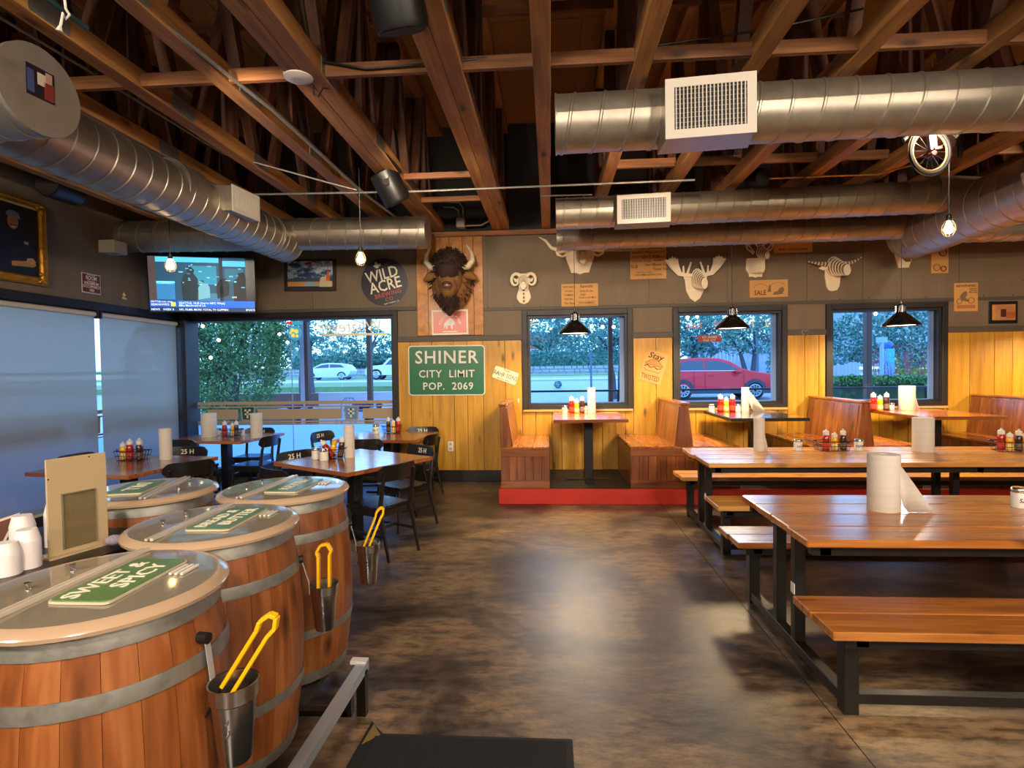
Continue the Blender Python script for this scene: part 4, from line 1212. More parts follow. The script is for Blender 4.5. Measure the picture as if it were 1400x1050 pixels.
def cup_set(top, bx, by, label, tl, loop, r=1.25, hs=1.06, spread=0.02, side=None):
    """top: centre of the cup mouth; loop: where the end of the tongs is"""
    t = thing('tong_cup', label, 'cup', top, 0, 'steel tong cups hooked on the barrels')
    q = B(); q.lathe([(a * r, b * hs) for a, b in ((0.0001, -0.2), (0.032, -0.20), (0.034, -0.196), (0.046, -0.045), (0.0505, -0.04), (0.0515, -0.002), (0.053, 0.0), (0.0495, -0.001), (0.044, -0.05), (0.031, -0.19), (0.0001, -0.19))], 32, caps=False); q.build('cup_body', M_STAIN, t, True)
    d = V((bx - top.x, by - top.y, 0)).normalized(); s = V((0, 0, 1)).cross(d)
    k = V((bx - top.x, by - top.y, 0)).length - 0.335
    q = B(); a = d * 0.052 * r; c = d * (k + 0.012)
    q.beam(a * 0.97 + V((0, 0, -0.04)), a * 1.0 + V((0, 0, 0.015)), 0.02, 0.003, d); q.beam(a + V((0, 0, 0.01)), c * 0.92 + V((0, 0, 0.115)), 0.02, 0.003, s.cross(c - a)); q.build('hook_strap', flat('bright_strap', 'B4B0AC', 0.35, 0.3), t)
    q = B(); q.cyl(c * 0.85 + V((0, 0, 0.115)), c + d * 0.02 + V((0, 0, 0.115)), 0.016, n=14); q.build('hook_stud', flat('dark_iron', '2A2220', 0.5, 0.5), t)
    for kk in (-0.09, -0.125):
        q = B(); q.cyl(V((0.012, -0.040 * r, kk)), V((0.012, -0.047 * r, kk)), 0.004, n=8); q.build('rivet', M_CHROME, t)
    g = thing('tongs', tl, 'tongs', top, 0, 'yellow handled tongs in the steel cups')
    v = V(loop) - V(top); dn = v.normalized(); sd = V(side).normalized() if side else dn.cross(V((0, 1, 0))).normalized()
    q = B(); base = -dn * 0.03; tong(q, base, dn, v.length + 0.03, spread, sd); q.build('grip', M_YEL, g, bevel=0.0015)
    q = B()
    for sg in (-1, 1):
        q.beam(base + sd * sg * spread, base + sd * sg * spread * 0.6 - dn * 0.10, 0.018, 0.004)
    q.build('steel_arm', M_BLACK, g)
YF = near_barrel(319, 930, -1.31, 1.55)
cup_set(W(319, 930, y=YF), -1.31, 1.55, 'steel tong cup on the front barrel', 'yellow tongs leaning out of the nearest steel cup', W(371, 846, y=YF), 1.28, 1.12, 0.017, (1, 0.1, -0.55))
YM = near_barrel(443, 797, -1.385, 2.215)
cup_set(W(443, 797, y=YM), -1.385, 2.215, 'steel tong cup on the middle barrel', 'yellow tongs standing loop up in the middle steel cup', W(443, 748, y=YM), 1.18, 1.0, 0.024, (1, 0.1, 0.1))
YR = near_barrel(503, 742, -1.41, 2.88)
cup_set(W(503, 742, y=YR), -1.41, 2.88, 'steel tong cup on the right rear barrel', 'yellow tongs leaning right in the farthest steel cup', W(521, 697, y=YR), 1.25, 1.1, 0.014, (1, 0.3, -0.3))

# steel cart the barrels stand in
t = thing('barrel_cart', 'low steel cart under the barrels with bright corner rail', 'cart', (0, 0, 0))
M_RAIL = noisy('bare_steel_rail', ['A8B0B8', 'C4C8CC'], (6, 6, 6), 4, (0.3, 0.45), 0.6)
q = B(); q.bb(-0.965, -0.915, 0.6, 2.70, 0.205, 0.25); q.build('rail', M_RAIL, t)
q = B(); q.bb(-0.995, -0.915, 2.66, 2.70, 0.245, 0.262); q.build('corner_tab', M_WHITE, t)
for yy in (2.66, 1.6, 0.7):
    q = B(); q.bb(-0.96, -0.915, yy - 0.02, yy + 0.02, 0.0, 0.22); q.build('leg', M_STEEL, t)
    q = B(); q.bb(-1.74, -1.70, yy - 0.02, yy + 0.02, 0.0, 0.105); q.build('leg', M_STEEL, t)
q = B(); q.bb(-1.74, -1.17, 0.6, 3.1, 0.105, 0.135); q.bb(-2.4, -1.7, 2.5, 3.1, 0.105, 0.135); q.build('shelf', M_DARKF, t)
q = B(); q.bb(-1.2, -0.94, 2.46, 2.50, 0.11, 0.135); q.bb(-0.96, -0.92, 2.46, 2.5, 0.11, 0.22); q.build('shelf_arm', M_STEEL, t)
for px in (-1.25, -1.45, -1.65):
    for py in (1.9, 2.5, 3.1):
        q = B(); q.cyl((px, py, 0.0), (px, py, 0.105), 0.02, n=10); q.build('caster', M_BLACK, t)
# rubber mat
t = thing('floor_mat', 'black rubber floor mat at the bottom of the photo', 'mat', (-0.37, 1.8, 0))
q = B(); pts = [(-0.44, 0.72), (-0.50, 0.80), (-0.52, 0.80), (-0.56, -0.9), (0.44, -0.9), (0.44, 0.71)]
q.prism([(-0.56, -0.9), (0.45, -0.9), (0.45, 0.71), (-0.42, 0.71), (-0.47, 0.76), (-0.50, 0.80)], 0.001, 0.007); q.build('mat_border', flat('black_mat_border', '15110F', 0.7), t)
q = B(); q.bb(-0.45, 0.42, -0.88, 0.685, 0.007, 0.012); q.build('mat_field', noisy('black_mat_pile', ['070708', '121214'], (90, 90, 90), 2, (0.85, 0.95), 0, 0.5, (160, 160, 160)), t)
q = B(); q.prism([(-0.495, 0.63), (-0.43, 0.70), (-0.485, 0.775)], 0.0071, 0.0085); q.build('corner_label', flat('worn_gold_label', '7A6434', 0.6), t)

# side counter behind the front barrels, with cups, board and card
t = thing('side_counter', 'dark counter behind the front barrel carrying paper cups', 'counter', (-2.35, 1.6, 0))
q = B(); q.bb(-0.5, 0.62, -0.9, 0.82, 0.955, 0.985); q.build('counter_top', M_STEEL, t, bevel=0.004)
q = B(); q.bb(-0.45, 0.3, -0.85, 0.77, 0.10, 0.955); q.build('counter_body', M_DARKF, t)
for i in range(3):
    q = B(); q.bb(0.30, 0.315, -0.84 + i * 0.54, -0.32 + i * 0.54, 0.14, 0.93); q.build('door', M_DARKF, t, bevel=0.004)
pa, pb = W(66, 764, z=0.988), W(148, 741, z=0.988)
t = thing('menu_board', 'tan upright board with an empty clear pocket behind the barrels', 'board', pa)
dv = (pb - pa); dv.z = 0; Lb = dv.length; ang = math.atan2(dv.y, dv.x)
MB = Matrix.Rotation(ang, 4, 'Z')
q = B(); q.bb(0, Lb, -0.004, 0.004, 0, 0.375, MB); q.build('panel', flat('tan_board', 'B8A07A', 0.5), t, bevel=0.002)
q = B(); q.bb(Lb * 0.22, Lb * 0.78, -0.009, -0.005, 0.02, 0.235, MB); q.build('clear_pocket', M_ACRYL, t)
for bx in ((Lb * 0.22, Lb * 0.235, 0.02, 0.235), (Lb * 0.22, Lb * 0.78, 0.232, 0.236), (Lb * 0.77, Lb * 0.78, 0.02, 0.235)):
    q = B(); q.bb(bx[0], bx[1], -0.011, -0.0045, bx[2], bx[3], MB); q.build('pocket_edge', flat('grey_pocket_edge', '7C765E', 0.3), t)
q = B(); q.bb(-0.01, Lb, -0.03, 0.06, -0.003, 0.004, MB); q.build('foot', flat('tan_board', 'B8A07A', 0.5), t)
q = B(); q.cyl(MB @ V((Lb * .03, -.0041, .30)), MB @ V((Lb * .03, -.0055, .30)), 0.003, n=8); q.cyl(MB @ V((Lb * .7, -.0041, .365)), MB @ V((Lb * .7, -.0055, .365)), 0.003, n=8); q.build('screw', M_STEEL, t)
# cup stacks
def cups(loc, n, r, label, tilt=0):
    t = thing('cup_stack', label, 'cups', loc, 0, 'stacks of small plastic cups')
    first = None
    for i in range(n):
        if first is None:
            q = B(); q.lathe([(r, 0.0), (r, 0.004), (r * 0.97, 0.008), (r * 0.74, 0.045), (0.0001, 0.045)], 22); first = q.build('cup', M_CUPW, t, True)
        else:
            inst(first, (0, 0, i * 0.0085), t)
base = 0.986
def on(px, py): return W(px, py, z=base)
cups(W(38, 775, z=base), 12, 0.042, 'tallest visible stack of white sauce cups beside the tan board')
cups(W(10, 785, z=base), 9, 0.042, 'stack of white sauce cups at the left photo edge')
cups(W(32, 755, z=base), 13, 0.042, 'rear stack of white sauce cups in the middle of the cluster')
cups(W(58, 752, z=base) + V((0.0, 0.06, 0)), 16, 0.036, 'stack of white cups touching the tan board edge')
cups(W(-20, 775, z=base), 8, 0.042, 'stack of white sauce cups just outside the left edge')
t = thing('sauce_bottle', 'yellow capped bottle behind the cup stacks', 'bottle', W(58, 742, z=base) + V((-0.02, 0.16, 0)))
q = B(); q.lathe([(0.03, 0), (0.03, 0.10), (0.02, 0.13)], 16); q.build('bottle_body', M_WHITE, t, True)
q = B(); q.lathe([(0.028, 0.128), (0.03, 0.14), (0.022, 0.165), (0.0001, 0.17)], 16); q.build('cap', M_YEL, t, True)
# brown card holder at left edge
ca = W(-14, 745, z=base)
t = thing('table_card', 'small brown price card leaning at the left edge', 'card', ca)
A, Bq, Cq = W(-25, 718, y=ca.y) - ca, W(27, 701, y=ca.y + 0.02) - ca, W(5, 745, y=ca.y) - ca
q = B(); D = A + (Cq - Bq)
q.hexa([D, Cq, Cq + V((0, .004, 0)), D + V((0, .004, 0)), A, Bq, Bq + V((0, .004, 0)), A + V((0, .004, 0))]); q.build('card_frame', flat('pale_card_frame', 'C8B49C', 0.4), t)
mix = lambda p: p * 0.82 + (A + Bq + Cq + D) / 4 * 0.18
A2, B2, C2, D2 = mix(A), mix(Bq), mix(Cq), mix(D)
o_ = V((0, -0.002, 0))
q = B(); q.hexa([D2 + o_, C2 + o_, C2, D2, A2 + o_, B2 + o_, B2, A2]); q.build('card_print', flat('brown_card', '5A3626', 0.5), t)
t = thing('folded_napkin', 'crumpled striped napkin between tan board and middle barrel', 'napkin', W(157, 745, z=0.99))
q = B(); q.ball((0, 0, 0.02), 0.03, 12, 8, None, (1.3, 1, 0.7)); q.build('napkin_cloth', noisy('grey_stripe_cloth', ['6A6068', '9A90A0'], (90, 90, 10), 2, (0.8, 0.9)), t, True)
# ================================================================== THINGS ON THE TABLES
ZP, ZBT, ZC = 0.785, 1.04, 0.79
def tabletop(px, py, z):
    p = W(px, py, z=z)
    if z == ZBT:
        p = W(px, py, y=8.1)
    p.z = z
    return p
def roll(px, py, z, r, h, label, flap=0):
    p = tabletop(px, py, z)
    t = thing('paper_towel_roll', label, 'paper towels', p, 0, 'upright paper towel rolls')
    q = B(); q.lathe([(r * 0.98, 0), (r, 0.004), (r, h - 0.004), (r * 0.98, h), (0.024, h), (0.022, h - 0.02), (0.0001, h - 0.02)], 36, caps=False); q.build('roll', M_PAPER, t, True)
    q = B(); q.cyl((0, 0, h - 0.019), (0, 0, h - 0.015), 0.022, n=16); q.build('core', flat('cardboard_core', '9A7A54', 0.8), t)
    if flap:
        q = B(); n = 8; vs = []; fs = []
        for i in range(n + 1):
            u = i / n
            x = r * 0.55 + u * flap * 0.42
            top = h * (0.97 - 0.10 * u) if flap > 0 else h * 0.9
            zt = h * 0.985 - (u * 0.92) * h if True else 0
            lowx = r * 0.75 + flap * u
            y = -r * 0.8 + 0.01 * math.sin(u * 3)
            vs += [(r * 0.3 + u * flap * 1.0, y + 0.002, h * (0.93 - 0.90 * u ** 1.15)), (r * 0.3 + u * flap * 1.0 if u > 0.3 else r * 0.3 + 0.3 * flap * u / 0.3, y, 0.003 if u > 0.3 else h * (0.55 - 0.55 * u / 0.3) + 0.003)]
        for i in range(n):
            fs.append((2 * i, 2 * i + 1, 2 * i + 3, 2 * i + 2))
        q.add(vs, fs); o = q.build('loose_sheet', M_PAPER, t, True)
        s = o.modifiers.new('s', 'SOLIDIFY'); s.thickness = 0.0015
    return t
roll(1208, 697, ZP, 0.088, 0.345, 'big paper towel roll with loose sheet on the nearest picnic table', 0.22)
roll(1038, 616, ZP, 0.055, 0.34, 'slim paper towel roll at the left end of the second picnic table', 0.06)
roll(1262, 617, ZP, 0.095, 0.345, 'fat paper towel roll in the middle of the second picnic table')
roll(809, 561, ZBT, 0.058, 0.36, 'paper towel roll on the first booth table')
roll(1019, 558, ZBT, 0.052, 0.34, 'paper towel roll with hanging sheet on the dark booth table', 0.24)
roll(1240, 557, ZBT, 0.10, 0.335, 'fat paper towel roll on the right hand booth table', 0.09)
roll(478, 625, ZC, 0.053, 0.335, 'paper towel roll on the aisle cafe table')
roll(227, 628, ZC, 0.060, 0.325, 'paper towel roll on the cafe table by the blinds')
roll(286, 597, ZC, 0.100, 0.33, 'fat left paper towel roll on the corner cafe table')
roll(351, 598, ZC, 0.078, 0.335, 'right paper towel roll on the corner cafe table')
_jars = {}
def jar(px, py, z, s, label, sc=1.0, ang=0.0, dark=False):
    p = tabletop(px, py, z)
    t = thing('shaker_jar', label, 'shaker', p, ang, 'white shaker jars with steel lids')
    q = B(); q.lathe([(0.0001, 0), (0.040 * sc, 0), (0.044 * sc, 0.004), (0.044 * sc, 0.095 * sc), (0.041 * sc, 0.1 * sc)], 24, caps=False); b_ = q.build('jar_body', M_WHITE, t, True)
    q = B(); q.lathe([(0.044 * sc, 0.098 * sc), (0.046 * sc, 0.102 * sc), (0.046 * sc, 0.12 * sc), (0.040 * sc, 0.128 * sc), (0.0001, 0.129 * sc)], 24, caps=False); q.build('steel_lid', M_CHROME, t, True)
    if s:
        me = text_mesh(s, 0.036 * sc, 0.0004, shear=0.15)
        R0 = 0.0448 * sc
        for v in me.vertices:
            a = v.co.x / R0
            zz = v.co.y; d = R0 + v.co.z
            v.co = V((math.sin(a) * d, -math.cos(a) * d, 0.05 * sc + zz))
        me.materials.clear(); me.materials.append(M_INK)
        o = bpy.data.objects.new('lettering', me); COL.objects.link(o); o.parent = b_
    return t
jar(1091, 616, ZP, 'SALT', 'salt jar left of the wire basket on the second picnic table', 0.95, R(12))
jar(1174, 616, ZP, 'PEPPER', 'pepper jar right of the wire basket on the second picnic table', 0.95, R(5))
jar(1394, 694, ZP, 'SALT', 'salt jar cut by the right edge on the nearest picnic table', 0.98, R(10))
jar(772, 559, ZBT, 'SALT', 'left shaker jar on the first booth table', 0.85)
jar(801.5, 559, ZBT, 'PEPPER', 'right shaker jar on the first booth table', 0.75)
jar(973, 558, ZBT, '', 'left shaker jar on the dark booth table', 0.85)
jar(1009, 558, ZBT, '', 'right shaker jar on the dark booth table', 0.8)
jar(1179, 556, ZBT, 'SALT', 'left shaker jar on the right hand booth table', 0.85)
jar(1219, 556, ZBT, '', 'right shaker jar on the right hand booth table', 0.75)
jar(432, 628, ZC, '', 'left shaker jar beside the tipped ketchup on the aisle table', 0.95)
jar(443, 630, ZC, '', 'right shaker jar beside the tipped ketchup on the aisle table', 0.95)
jar(300, 595, ZC, '', 'dark sided shaker left of the basket on the corner table', 0.8)
jar(331, 595, ZC, '', 'shaker right of the basket on the corner table', 0.8)
jar(514, 593, ZC, 'SALT', 'salt jar on the cafe table under the green sign', 1.05)
def bottle(p, kind, label, tilt=0, sc=1.0):
    m = {'ketchup': M_KETCH, 'mustard': M_MUST, 'sauce': M_BBQ}[kind]
    t = thing({'ketchup': 'ketchup_bottle', 'mustard': 'mustard_bottle', 'sauce': 'sauce_bottle'}[kind], label, 'bottle', p, 0, {'ketchup': 'red ketchup bottles', 'mustard': 'yellow mustard bottles', 'sauce': 'dark brown sauce bottles'}[kind])
    h = {'ketchup': 0.165, 'mustard': 0.14, 'sauce': 0.165}[kind] * sc
    r = {'ketchup': 0.034, 'mustard': 0.031, 'sauce': 0.031}[kind] * sc
    TM = Matrix.Rotation(tilt, 4, 'Y')
    q = B(); q.lathe([(0.0001, 0), (r * .9, 0), (r, 0.008), (r, h * 0.35), (r * 0.93, h * 0.5), (r, h * 0.68), (r * 0.9, h * 0.88), (r * 0.5, h)], 20, TM, caps=False); b_ = q.build('bottle_body', m, t, True)
    q = B(); q.lathe([(r * 1.005, h * 0.12), (r * 1.01, h * 0.13), (r * 1.01, h * 0.46), (r * 0.95, h * 0.47)], 20, TM, caps=False); q.build('bottle_label', flat('label_' + kind, {'ketchup': 'C83C28', 'mustard': 'E8D090', 'sauce': '6E5A4A'}[kind], 0.5), b_, True)
    q = B(); q.lathe([(r * 0.7, h * 0.93), (r * 0.9, h * 0.97), (r * 0.88, h * 1.16), (r * 0.6, h * 1.22), (r * 0.3, h * 1.24), (r * 0.25, h * 1.32), (0.0001, h * 1.33)], 16, TM, caps=False); q.build('cap', M_MUST if kind == 'mustard' and tilt else M_WHITE, t, True)
    return t
def caddy(px, py, z, label, kinds, w=0.17, d=0.10, ang=0.0, tip=None, where='', h=0.10):
    p = W(px, py, z=z); p.z = z
    t = thing('wire_caddy', label, 'basket', p, ang, 'black wire condiment baskets')
    q = B()
    for zz, k in ((0.006, 0.86), (h * 0.5, 0.93), (h, 1.0)):
        a, b_ = w * k, d * k
        q.tube([(-a, -b_, zz), (a, -b_, zz), (a, b_, zz), (-a, b_, zz)], 0.003 if zz < h else 0.0045, 6, closed=True)
    for i in range(9):
        u = -1 + 2 * i / 8
        for s in (-1, 1):
            q.tube([(u * w * .86, s * d * .86, 0.006), (u * w, s * d, h)], 0.002, 5)
    for i in range(1, 5):
        u = -1 + 2 * i / 5
        for s in (-1, 1):
            q.tube([(s * w * .86, u * d * .86, 0.006), (s * w, u * d, h)], 0.002, 5)
    for i in range(7):
        u = -1 + 2 * i / 6
        q.tube([(u * w * .86, -d * .86, 0.006), (u * w * .86, d * .86, 0.006)], 0.002, 5)
    q.tube([(-w, -0.03, h), (-w - 0.03, -0.03, h + 0.012), (-w - 0.03, 0.03, h + 0.012), (-w, 0.03, h)], 0.003, 6); q.tube([(w, -0.03, h), (w + 0.03, -0.03, h + 0.012), (w + 0.03, 0.03, h + 0.012), (w, 0.03, h)], 0.003, 6)
    q.build('wire_frame', M_STEEL, t, True)
    RM = Matrix.Rotation(ang, 4, 'Z')
    for (kind, dx, dy, lb, tl) in kinds:
        bottle(p + RM @ V((dx, dy, 0.010)), kind, lb, tl)
caddy(1137, 616, ZP, 'wire basket with three sauces left of the fat roll, second picnic table', [
    ('ketchup', -0.07, -0.03, 'ketchup bottle in the centre basket of the second picnic table', 0), ('mustard', 0.015, -0.03, 'mustard bottle in the centre basket of the second picnic table', 0), ('sauce', 0.10, -0.03, 'brown sauce bottle in the centre basket of the second picnic table', 0)], 0.165, 0.075)
caddy(1384, 617, ZP, 'wire basket cut by the right edge on the second picnic table', [
    ('ketchup', -0.08, 0.03, 'ketchup bottle in the basket at the right edge', 0), ('mustard', -0.03, -0.02, 'left mustard bottle in the basket at the right edge', 0), ('sauce', 0.035, -0.04, 'brown sauce bottle in the basket at the right edge', 0), ('mustard', 0.11, 0.0, 'mustard bottle cut by the right photo edge', 0)], 0.165, 0.09, R(-15))
caddy(182, 629, ZC, 'wire basket with upturned ketchup on the blinds side cafe table', [
    ('mustard', -0.09, -0.03, 'mustard bottle in the basket by the blinds', 0), ('ketchup', 0.0, -0.035, 'big ketchup bottle in front of the basket by the blinds', 0), ('ketchup', 0.055, 0.03, 'tall ketchup bottle at the back of the basket by the blinds', 0), ('sauce', 0.10, -0.02, 'dark sauce bottle in the basket by the blinds', 0)], 0.15, 0.085, R(-8))
caddy(455, 626, ZC, 'wire basket with a tipped ketchup on the aisle cafe table', [
    ('ketchup', 0.02, -0.02, 'ketchup bottle lying tipped over the basket on the aisle table', R(-35)), ('mustard', -0.03, 0.02, 'mustard bottle under the tipped ketchup on the aisle table', R(12)), ('sauce', 0.08, 0.02, 'brown sauce bottle in the basket on the aisle table', R(8))], 0.13, 0.085, R(-20))
caddy(316, 597, ZC, 'small wire basket between two rolls on the corner cafe table', [
    ('ketchup', -0.08, -0.02, 'ketchup bottle in the corner table basket', 0), ('mustard', 0.0, 0.04, 'mustard bottle in the corner table basket', 0), ('sauce', 0.08, 0.0, 'brown sauce bottle in the corner table basket', 0)], 0.125, 0.075)
caddy(536, 592, ZC, 'wire basket with sauces on the table under the green sign', [
    ('sauce', -0.06, 0.03, 'brown sauce bottle in the basket under the green sign', 0), ('mustard', 0.03, -0.04, 'mustard bottle in the basket under the green sign', 0), ('ketchup', 0.085, 0.03, 'ketchup bottle in the basket under the green sign', 0)], 0.125, 0.08)
for (kx, zz, lb) in ((781.5, 'ketchup', 'ketchup bottle on the first booth table'), (788.5, 'mustard', 'mustard bottle on the first booth table'), (796, 'sauce', 'brown sauce bottle on the first booth table')):
    bottle(tabletop(kx, 559, ZBT), zz, lb, 0, 1.12)
for (kx, zz, lb) in ((985, 'ketchup', 'left ketchup bottle on the dark booth table'), (993, 'mustard', 'mustard bottle on the dark booth table'), (1001.5, 'ketchup', 'right ketchup bottle on the dark booth table')):
    bottle(tabletop(kx, 558, ZBT), zz, lb, 0, 1.15)
for (kx, zz, lb) in ((1194, 'ketchup', 'ketchup bottle on the right hand booth table'), (1203, 'mustard', 'mustard bottle on the right hand booth table'), (1212, 'sauce', 'brown sauce bottle on the right hand booth table')):
    bottle(tabletop(kx, 557, ZBT), zz, lb, 0, 1.15)

# ================================================================== ON THE BACK WALL
YW = YB - 0.001
def put(name, label, cat, x, z, tilt=0.0, group=None, y=YW):
    t = thing(name, label, cat, (0, 0, 0), 0, group)
    M = back_frame(x, y, z, tilt)
    t.matrix_world = M
    return t
def rect(par, name, w, h, d, mat, x=0, y=0, z=0, bevel=0):
    q = B(); q.bb(x - w / 2, x + w / 2, y - h / 2, y + h / 2, z, z + d); return q.build(name, mat, par, bevel=bevel)
I4 = Matrix.Identity(4)
def rrect(w, h, r, k=4):
    p = []
    for sx, sy, a0 in ((1, 1, 0), (-1, 1, 90), (-1, -1, 180), (1, -1, 270)):
        for i in range(k + 1):
            a = R(a0 + 90 * i / k); p.append((sx * (w / 2 - r) + r * math.cos(a), sy * (h / 2 - r) + r * math.sin(a)))
    return p
# green city sign
t = put('road_sign', 'green city limit road sign with white lettering on the panelling', 'sign', -1.55, 1.675, R(-0.3), y=YB - 0.02)
q = B(); q.prism(rrect(1.16, 0.75, 0.05), 0, 0.012); q.build('white_border', M_WHITE, t)
q = B(); q.prism(rrect(1.13, 0.72, 0.04), 0.012, 0.014); q.build('green_face', M_GREEN, t)
text('SHINER', 0.27, M_WHITE, t, T(0, 0.19, 0.0145) @ Matrix.Diagonal((1.0, 1, 1, 1)), depth=0.001, spacing=1.12, xs=0.98)
text('CITY  LIMIT', 0.155, M_WHITE, t, T(0.0, -0.055, 0.0145), depth=0.001, spacing=1.1, xs=0.98)
text('POP.  2069', 0.155, M_WHITE, t, T(0.02, -0.24, 0.0145), depth=0.001, spacing=1.1, xs=0.98)
# round brewery sign
t = put('round_sign', 'round dark brewery sign with big cream letters beside a glowing bulb', 'sign', -2.475, 3.02, R(13))
q = B(); q.prism([(0.37 * math.cos(2 * PI * i / 48), 0.37 * math.sin(2 * PI * i / 48)) for i in range(48)], 0, 0.012); q.build('rim', flat('steel_edge', '6A645C', 0.4), t)
q = B(); q.prism([(0.36 * math.cos(2 * PI * i / 48), 0.36 * math.sin(2 * PI * i / 48)) for i in range(48)], 0.012, 0.016); q.build('dark_face', flat('dark_sign_face', '302A34', 0.4), t)
M_RUST = flat('rust_lettering', 'B8563C', 0.5)
text('WILD', 0.235, M_CREAM, t, T(-0.01, 0.115, 0.0165), depth=0.001, xs=0.85)
text('ACRE', 0.235, M_CREAM, t, T(0.0, -0.055, 0.0165), depth=0.001, xs=0.85)
text('BREWING', 0.088, M_RUST, t, T(0.01, -0.185, 0.0165), depth=0.001, spacing=1.1)
text('CO', 0.08, M_RUST, t, T(0.01, -0.265, 0.0165), depth=0.001, spacing=1.2)
text('FORT WORTH, TX', 0.028, M_CREAM, t, T(0.03, -0.325, 0.0165), depth=0.001)
q = B(); q.prism([(-0.02, 0.235), (0.02, 0.235), (0.02, 0.262), (0.055, 0.255), (0.06, 0.29), (0.02, 0.295), (0.0, 0.33), (-0.025, 0.33), (-0.025, 0.29), (-0.06, 0.285), (-0.045, 0.262)], 0.016, 0.018, T(-0.05, -0.005, 0)); q.build('state_outline', M_CREAM, t)
q = B()
for k in range(3):
    q.prism([(0.06 + k * 0.035, 0.25), (0.075 + k * 0.035, 0.25), (0.085 + k * 0.035, 0.29), (0.072 + k * 0.035, 0.275)], 0.016, 0.018)
q.build('grass_mark', M_RUST, t)
# tin landscape picture
t = put('tin_picture', 'dented tin landscape picture with clouds, lake and orange spire', 'picture', -3.625, 3.155, R(-1))
rect(t, 'tin_plate', 0.82, 0.49, 0.014, flat('dark_tin', '3A302A', 0.5, 0.4), bevel=0.01)
rect(t, 'painted_sky', 0.70, 0.27, 0.003, noisy('painted_sky', ['2A4A70', 'C8D4DC', '5A7CA0'], (7, 14, 7), 5, (0.5, 0.6), pos=[0.42, 0.55, 0.7]), 0, 0.075, 0.014)
rect(t, 'painted_lake', 0.70, 0.07, 0.003, flat('painted_lake', '8AA4B0', 0.4), 0, -0.135, 0.014)
q = B(); q.prism([(-0.35, -0.10), (-0.05, -0.11), (-0.1, -0.16), (-0.35, -0.165)], 0.0172, 0.0185); q.prism([(0.35, -0.09), (0.05, -0.105), (0.18, -0.16), (0.35, -0.165)], 0.0172, 0.0185); q.build('painted_shore', flat('painted_orange', 'D0862A', 0.4), t)
q = B(); q.prism([(-0.35, -0.06), (-0.2, -0.035), (-0.05, -0.055), (0.1, -0.03), (0.35, -0.06), (0.35, -0.10), (-0.35, -0.10)], 0.0172, 0.019); q.build('painted_hills', flat('painted_hills', '3A4650', 0.5), t)
q = B(); q.prism([(0.24, -0.17), (0.31, -0.17), (0.305, -0.02), (0.29, 0.04), (0.28, 0.14), (0.27, 0.04), (0.25, -0.02)], 0.019, 0.021); q.build('painted_spire', flat('painted_spire', 'D85A2A', 0.4), t)
q = B(); q.prism([(0.15, -0.18), (0.26, -0.18), (0.25, -0.05), (0.205, -0.02), (0.16, -0.05)], 0.021, 0.022); q.prism([(0.255, -0.18), (0.34, -0.18), (0.34, -0.09), (0.26, -0.09)], 0.021, 0.022); q.build('painted_house', flat('painted_house', 'C8B890', 0.5), t)
q = B(); q.prism([(-0.08, 0.15), (0.02, 0.16), (0.03, 0.2), (-0.07, 0.19)], 0.0172, 0.019); q.build('red_emblem', flat('painted_red', 'A83A2A', 0.5), t)
# plank plaque with the bison head
t = put('plank_plaque', 'tall pine plank board behind the mounted bison head', 'plaque', -1.48, 2.935, 0)
ws = [0.17, 0.19, 0.14, 0.2, 0.16, 0.14]; x = -0.50
for w in ws:
    q = B(); q.bb(0.002, w - 0.002, -0.735, 0.735, 0, 0.03); o = q.build('plank', M_PLAQ, t, bevel=0.003); o.location = (x, 0, 0); x += w
def fur_mat(name, cols):
    return noisy(name, cols, (14, 14, 14), 6, (0.8, 0.95), 0, 0.8, (50, 50, 18), rnd=False)
M_FURD = fur_mat('dark_bison_wool', ['140B06', '2E1A0E', '4A2C16'])
M_FURL = fur_mat('brown_bison_wool', ['4A2C12', '7A5226', '96682E'])
hx, hz = -1.44, 3.08
t = thing('bison_head', 'mounted bison head with pale curved horns on the plank plaque', 'trophy', (hx, YB - 0.03, hz))
def blob(par, name, mat, parts, seed, amp=0.02):
    q = B()
    for c, r in parts:
        q.ball(c, 1.0, 22, 14, None, r)
    rr = random.Random(seed)
    from mathutils import noise as nz_
    q.v = [v + (v - V(parts[0][0])).normalized() * (nz_.noise(v * 26 + V((seed, 0, 0))) * amp) for v in q.v]
    return q.build(name, mat, par, True)
# local: x right, y negative towards the room, z up
hd = blob(t, 'face', M_FURL, [((0, -0.22, -0.06), (0.20, 0.22, 0.30)), ((0, -0.35, -0.22), (0.135, 0.17, 0.19)), ((0.0, -0.12, -0.15), (0.27, 0.14, 0.34))], 3)
t.scale = (0.93, 0.93, 0.93)
blob(t, 'woolly_crown', M_FURD, [((0, -0.25, 0.17), (0.235, 0.22, 0.20)), ((0, -0.36, 0.03), (0.165, 0.15, 0.17)), ((-0.1, -0.2, 0.24), (0.13, 0.14, 0.11)), ((0.1, -0.2, 0.24), (0.13, 0.14, 0.11))], 5, 0.035)
blob(t, 'beard', M_FURD, [((0, -0.30, -0.42), (0.125, 0.12, 0.16)), ((0, -0.29, -0.52), (0.085, 0.08, 0.14)), ((0, -0.28, -0.57), (0.04, 0.045, 0.10))], 7, 0.03)
blob(t, 'neck_ruff', M_FURL, [((0, -0.06, -0.20), (0.32, 0.10, 0.36)), ((0.02, -0.05, 0.05), (0.30, 0.08, 0.30))], 9, 0.03)
q = B(); q.ball((0, -0.50, -0.22), 1, 16, 10, None, (0.085, 0.05, 0.07)); q.build('muzzle', flat('reddish_muzzle', '5E3426', 0.3), t, True)
q = B()
for s in (-1, 1):
    q.ball((s * 0.045, -0.535, -0.205), 1, 10, 6, None, (0.02, 0.015, 0.013))
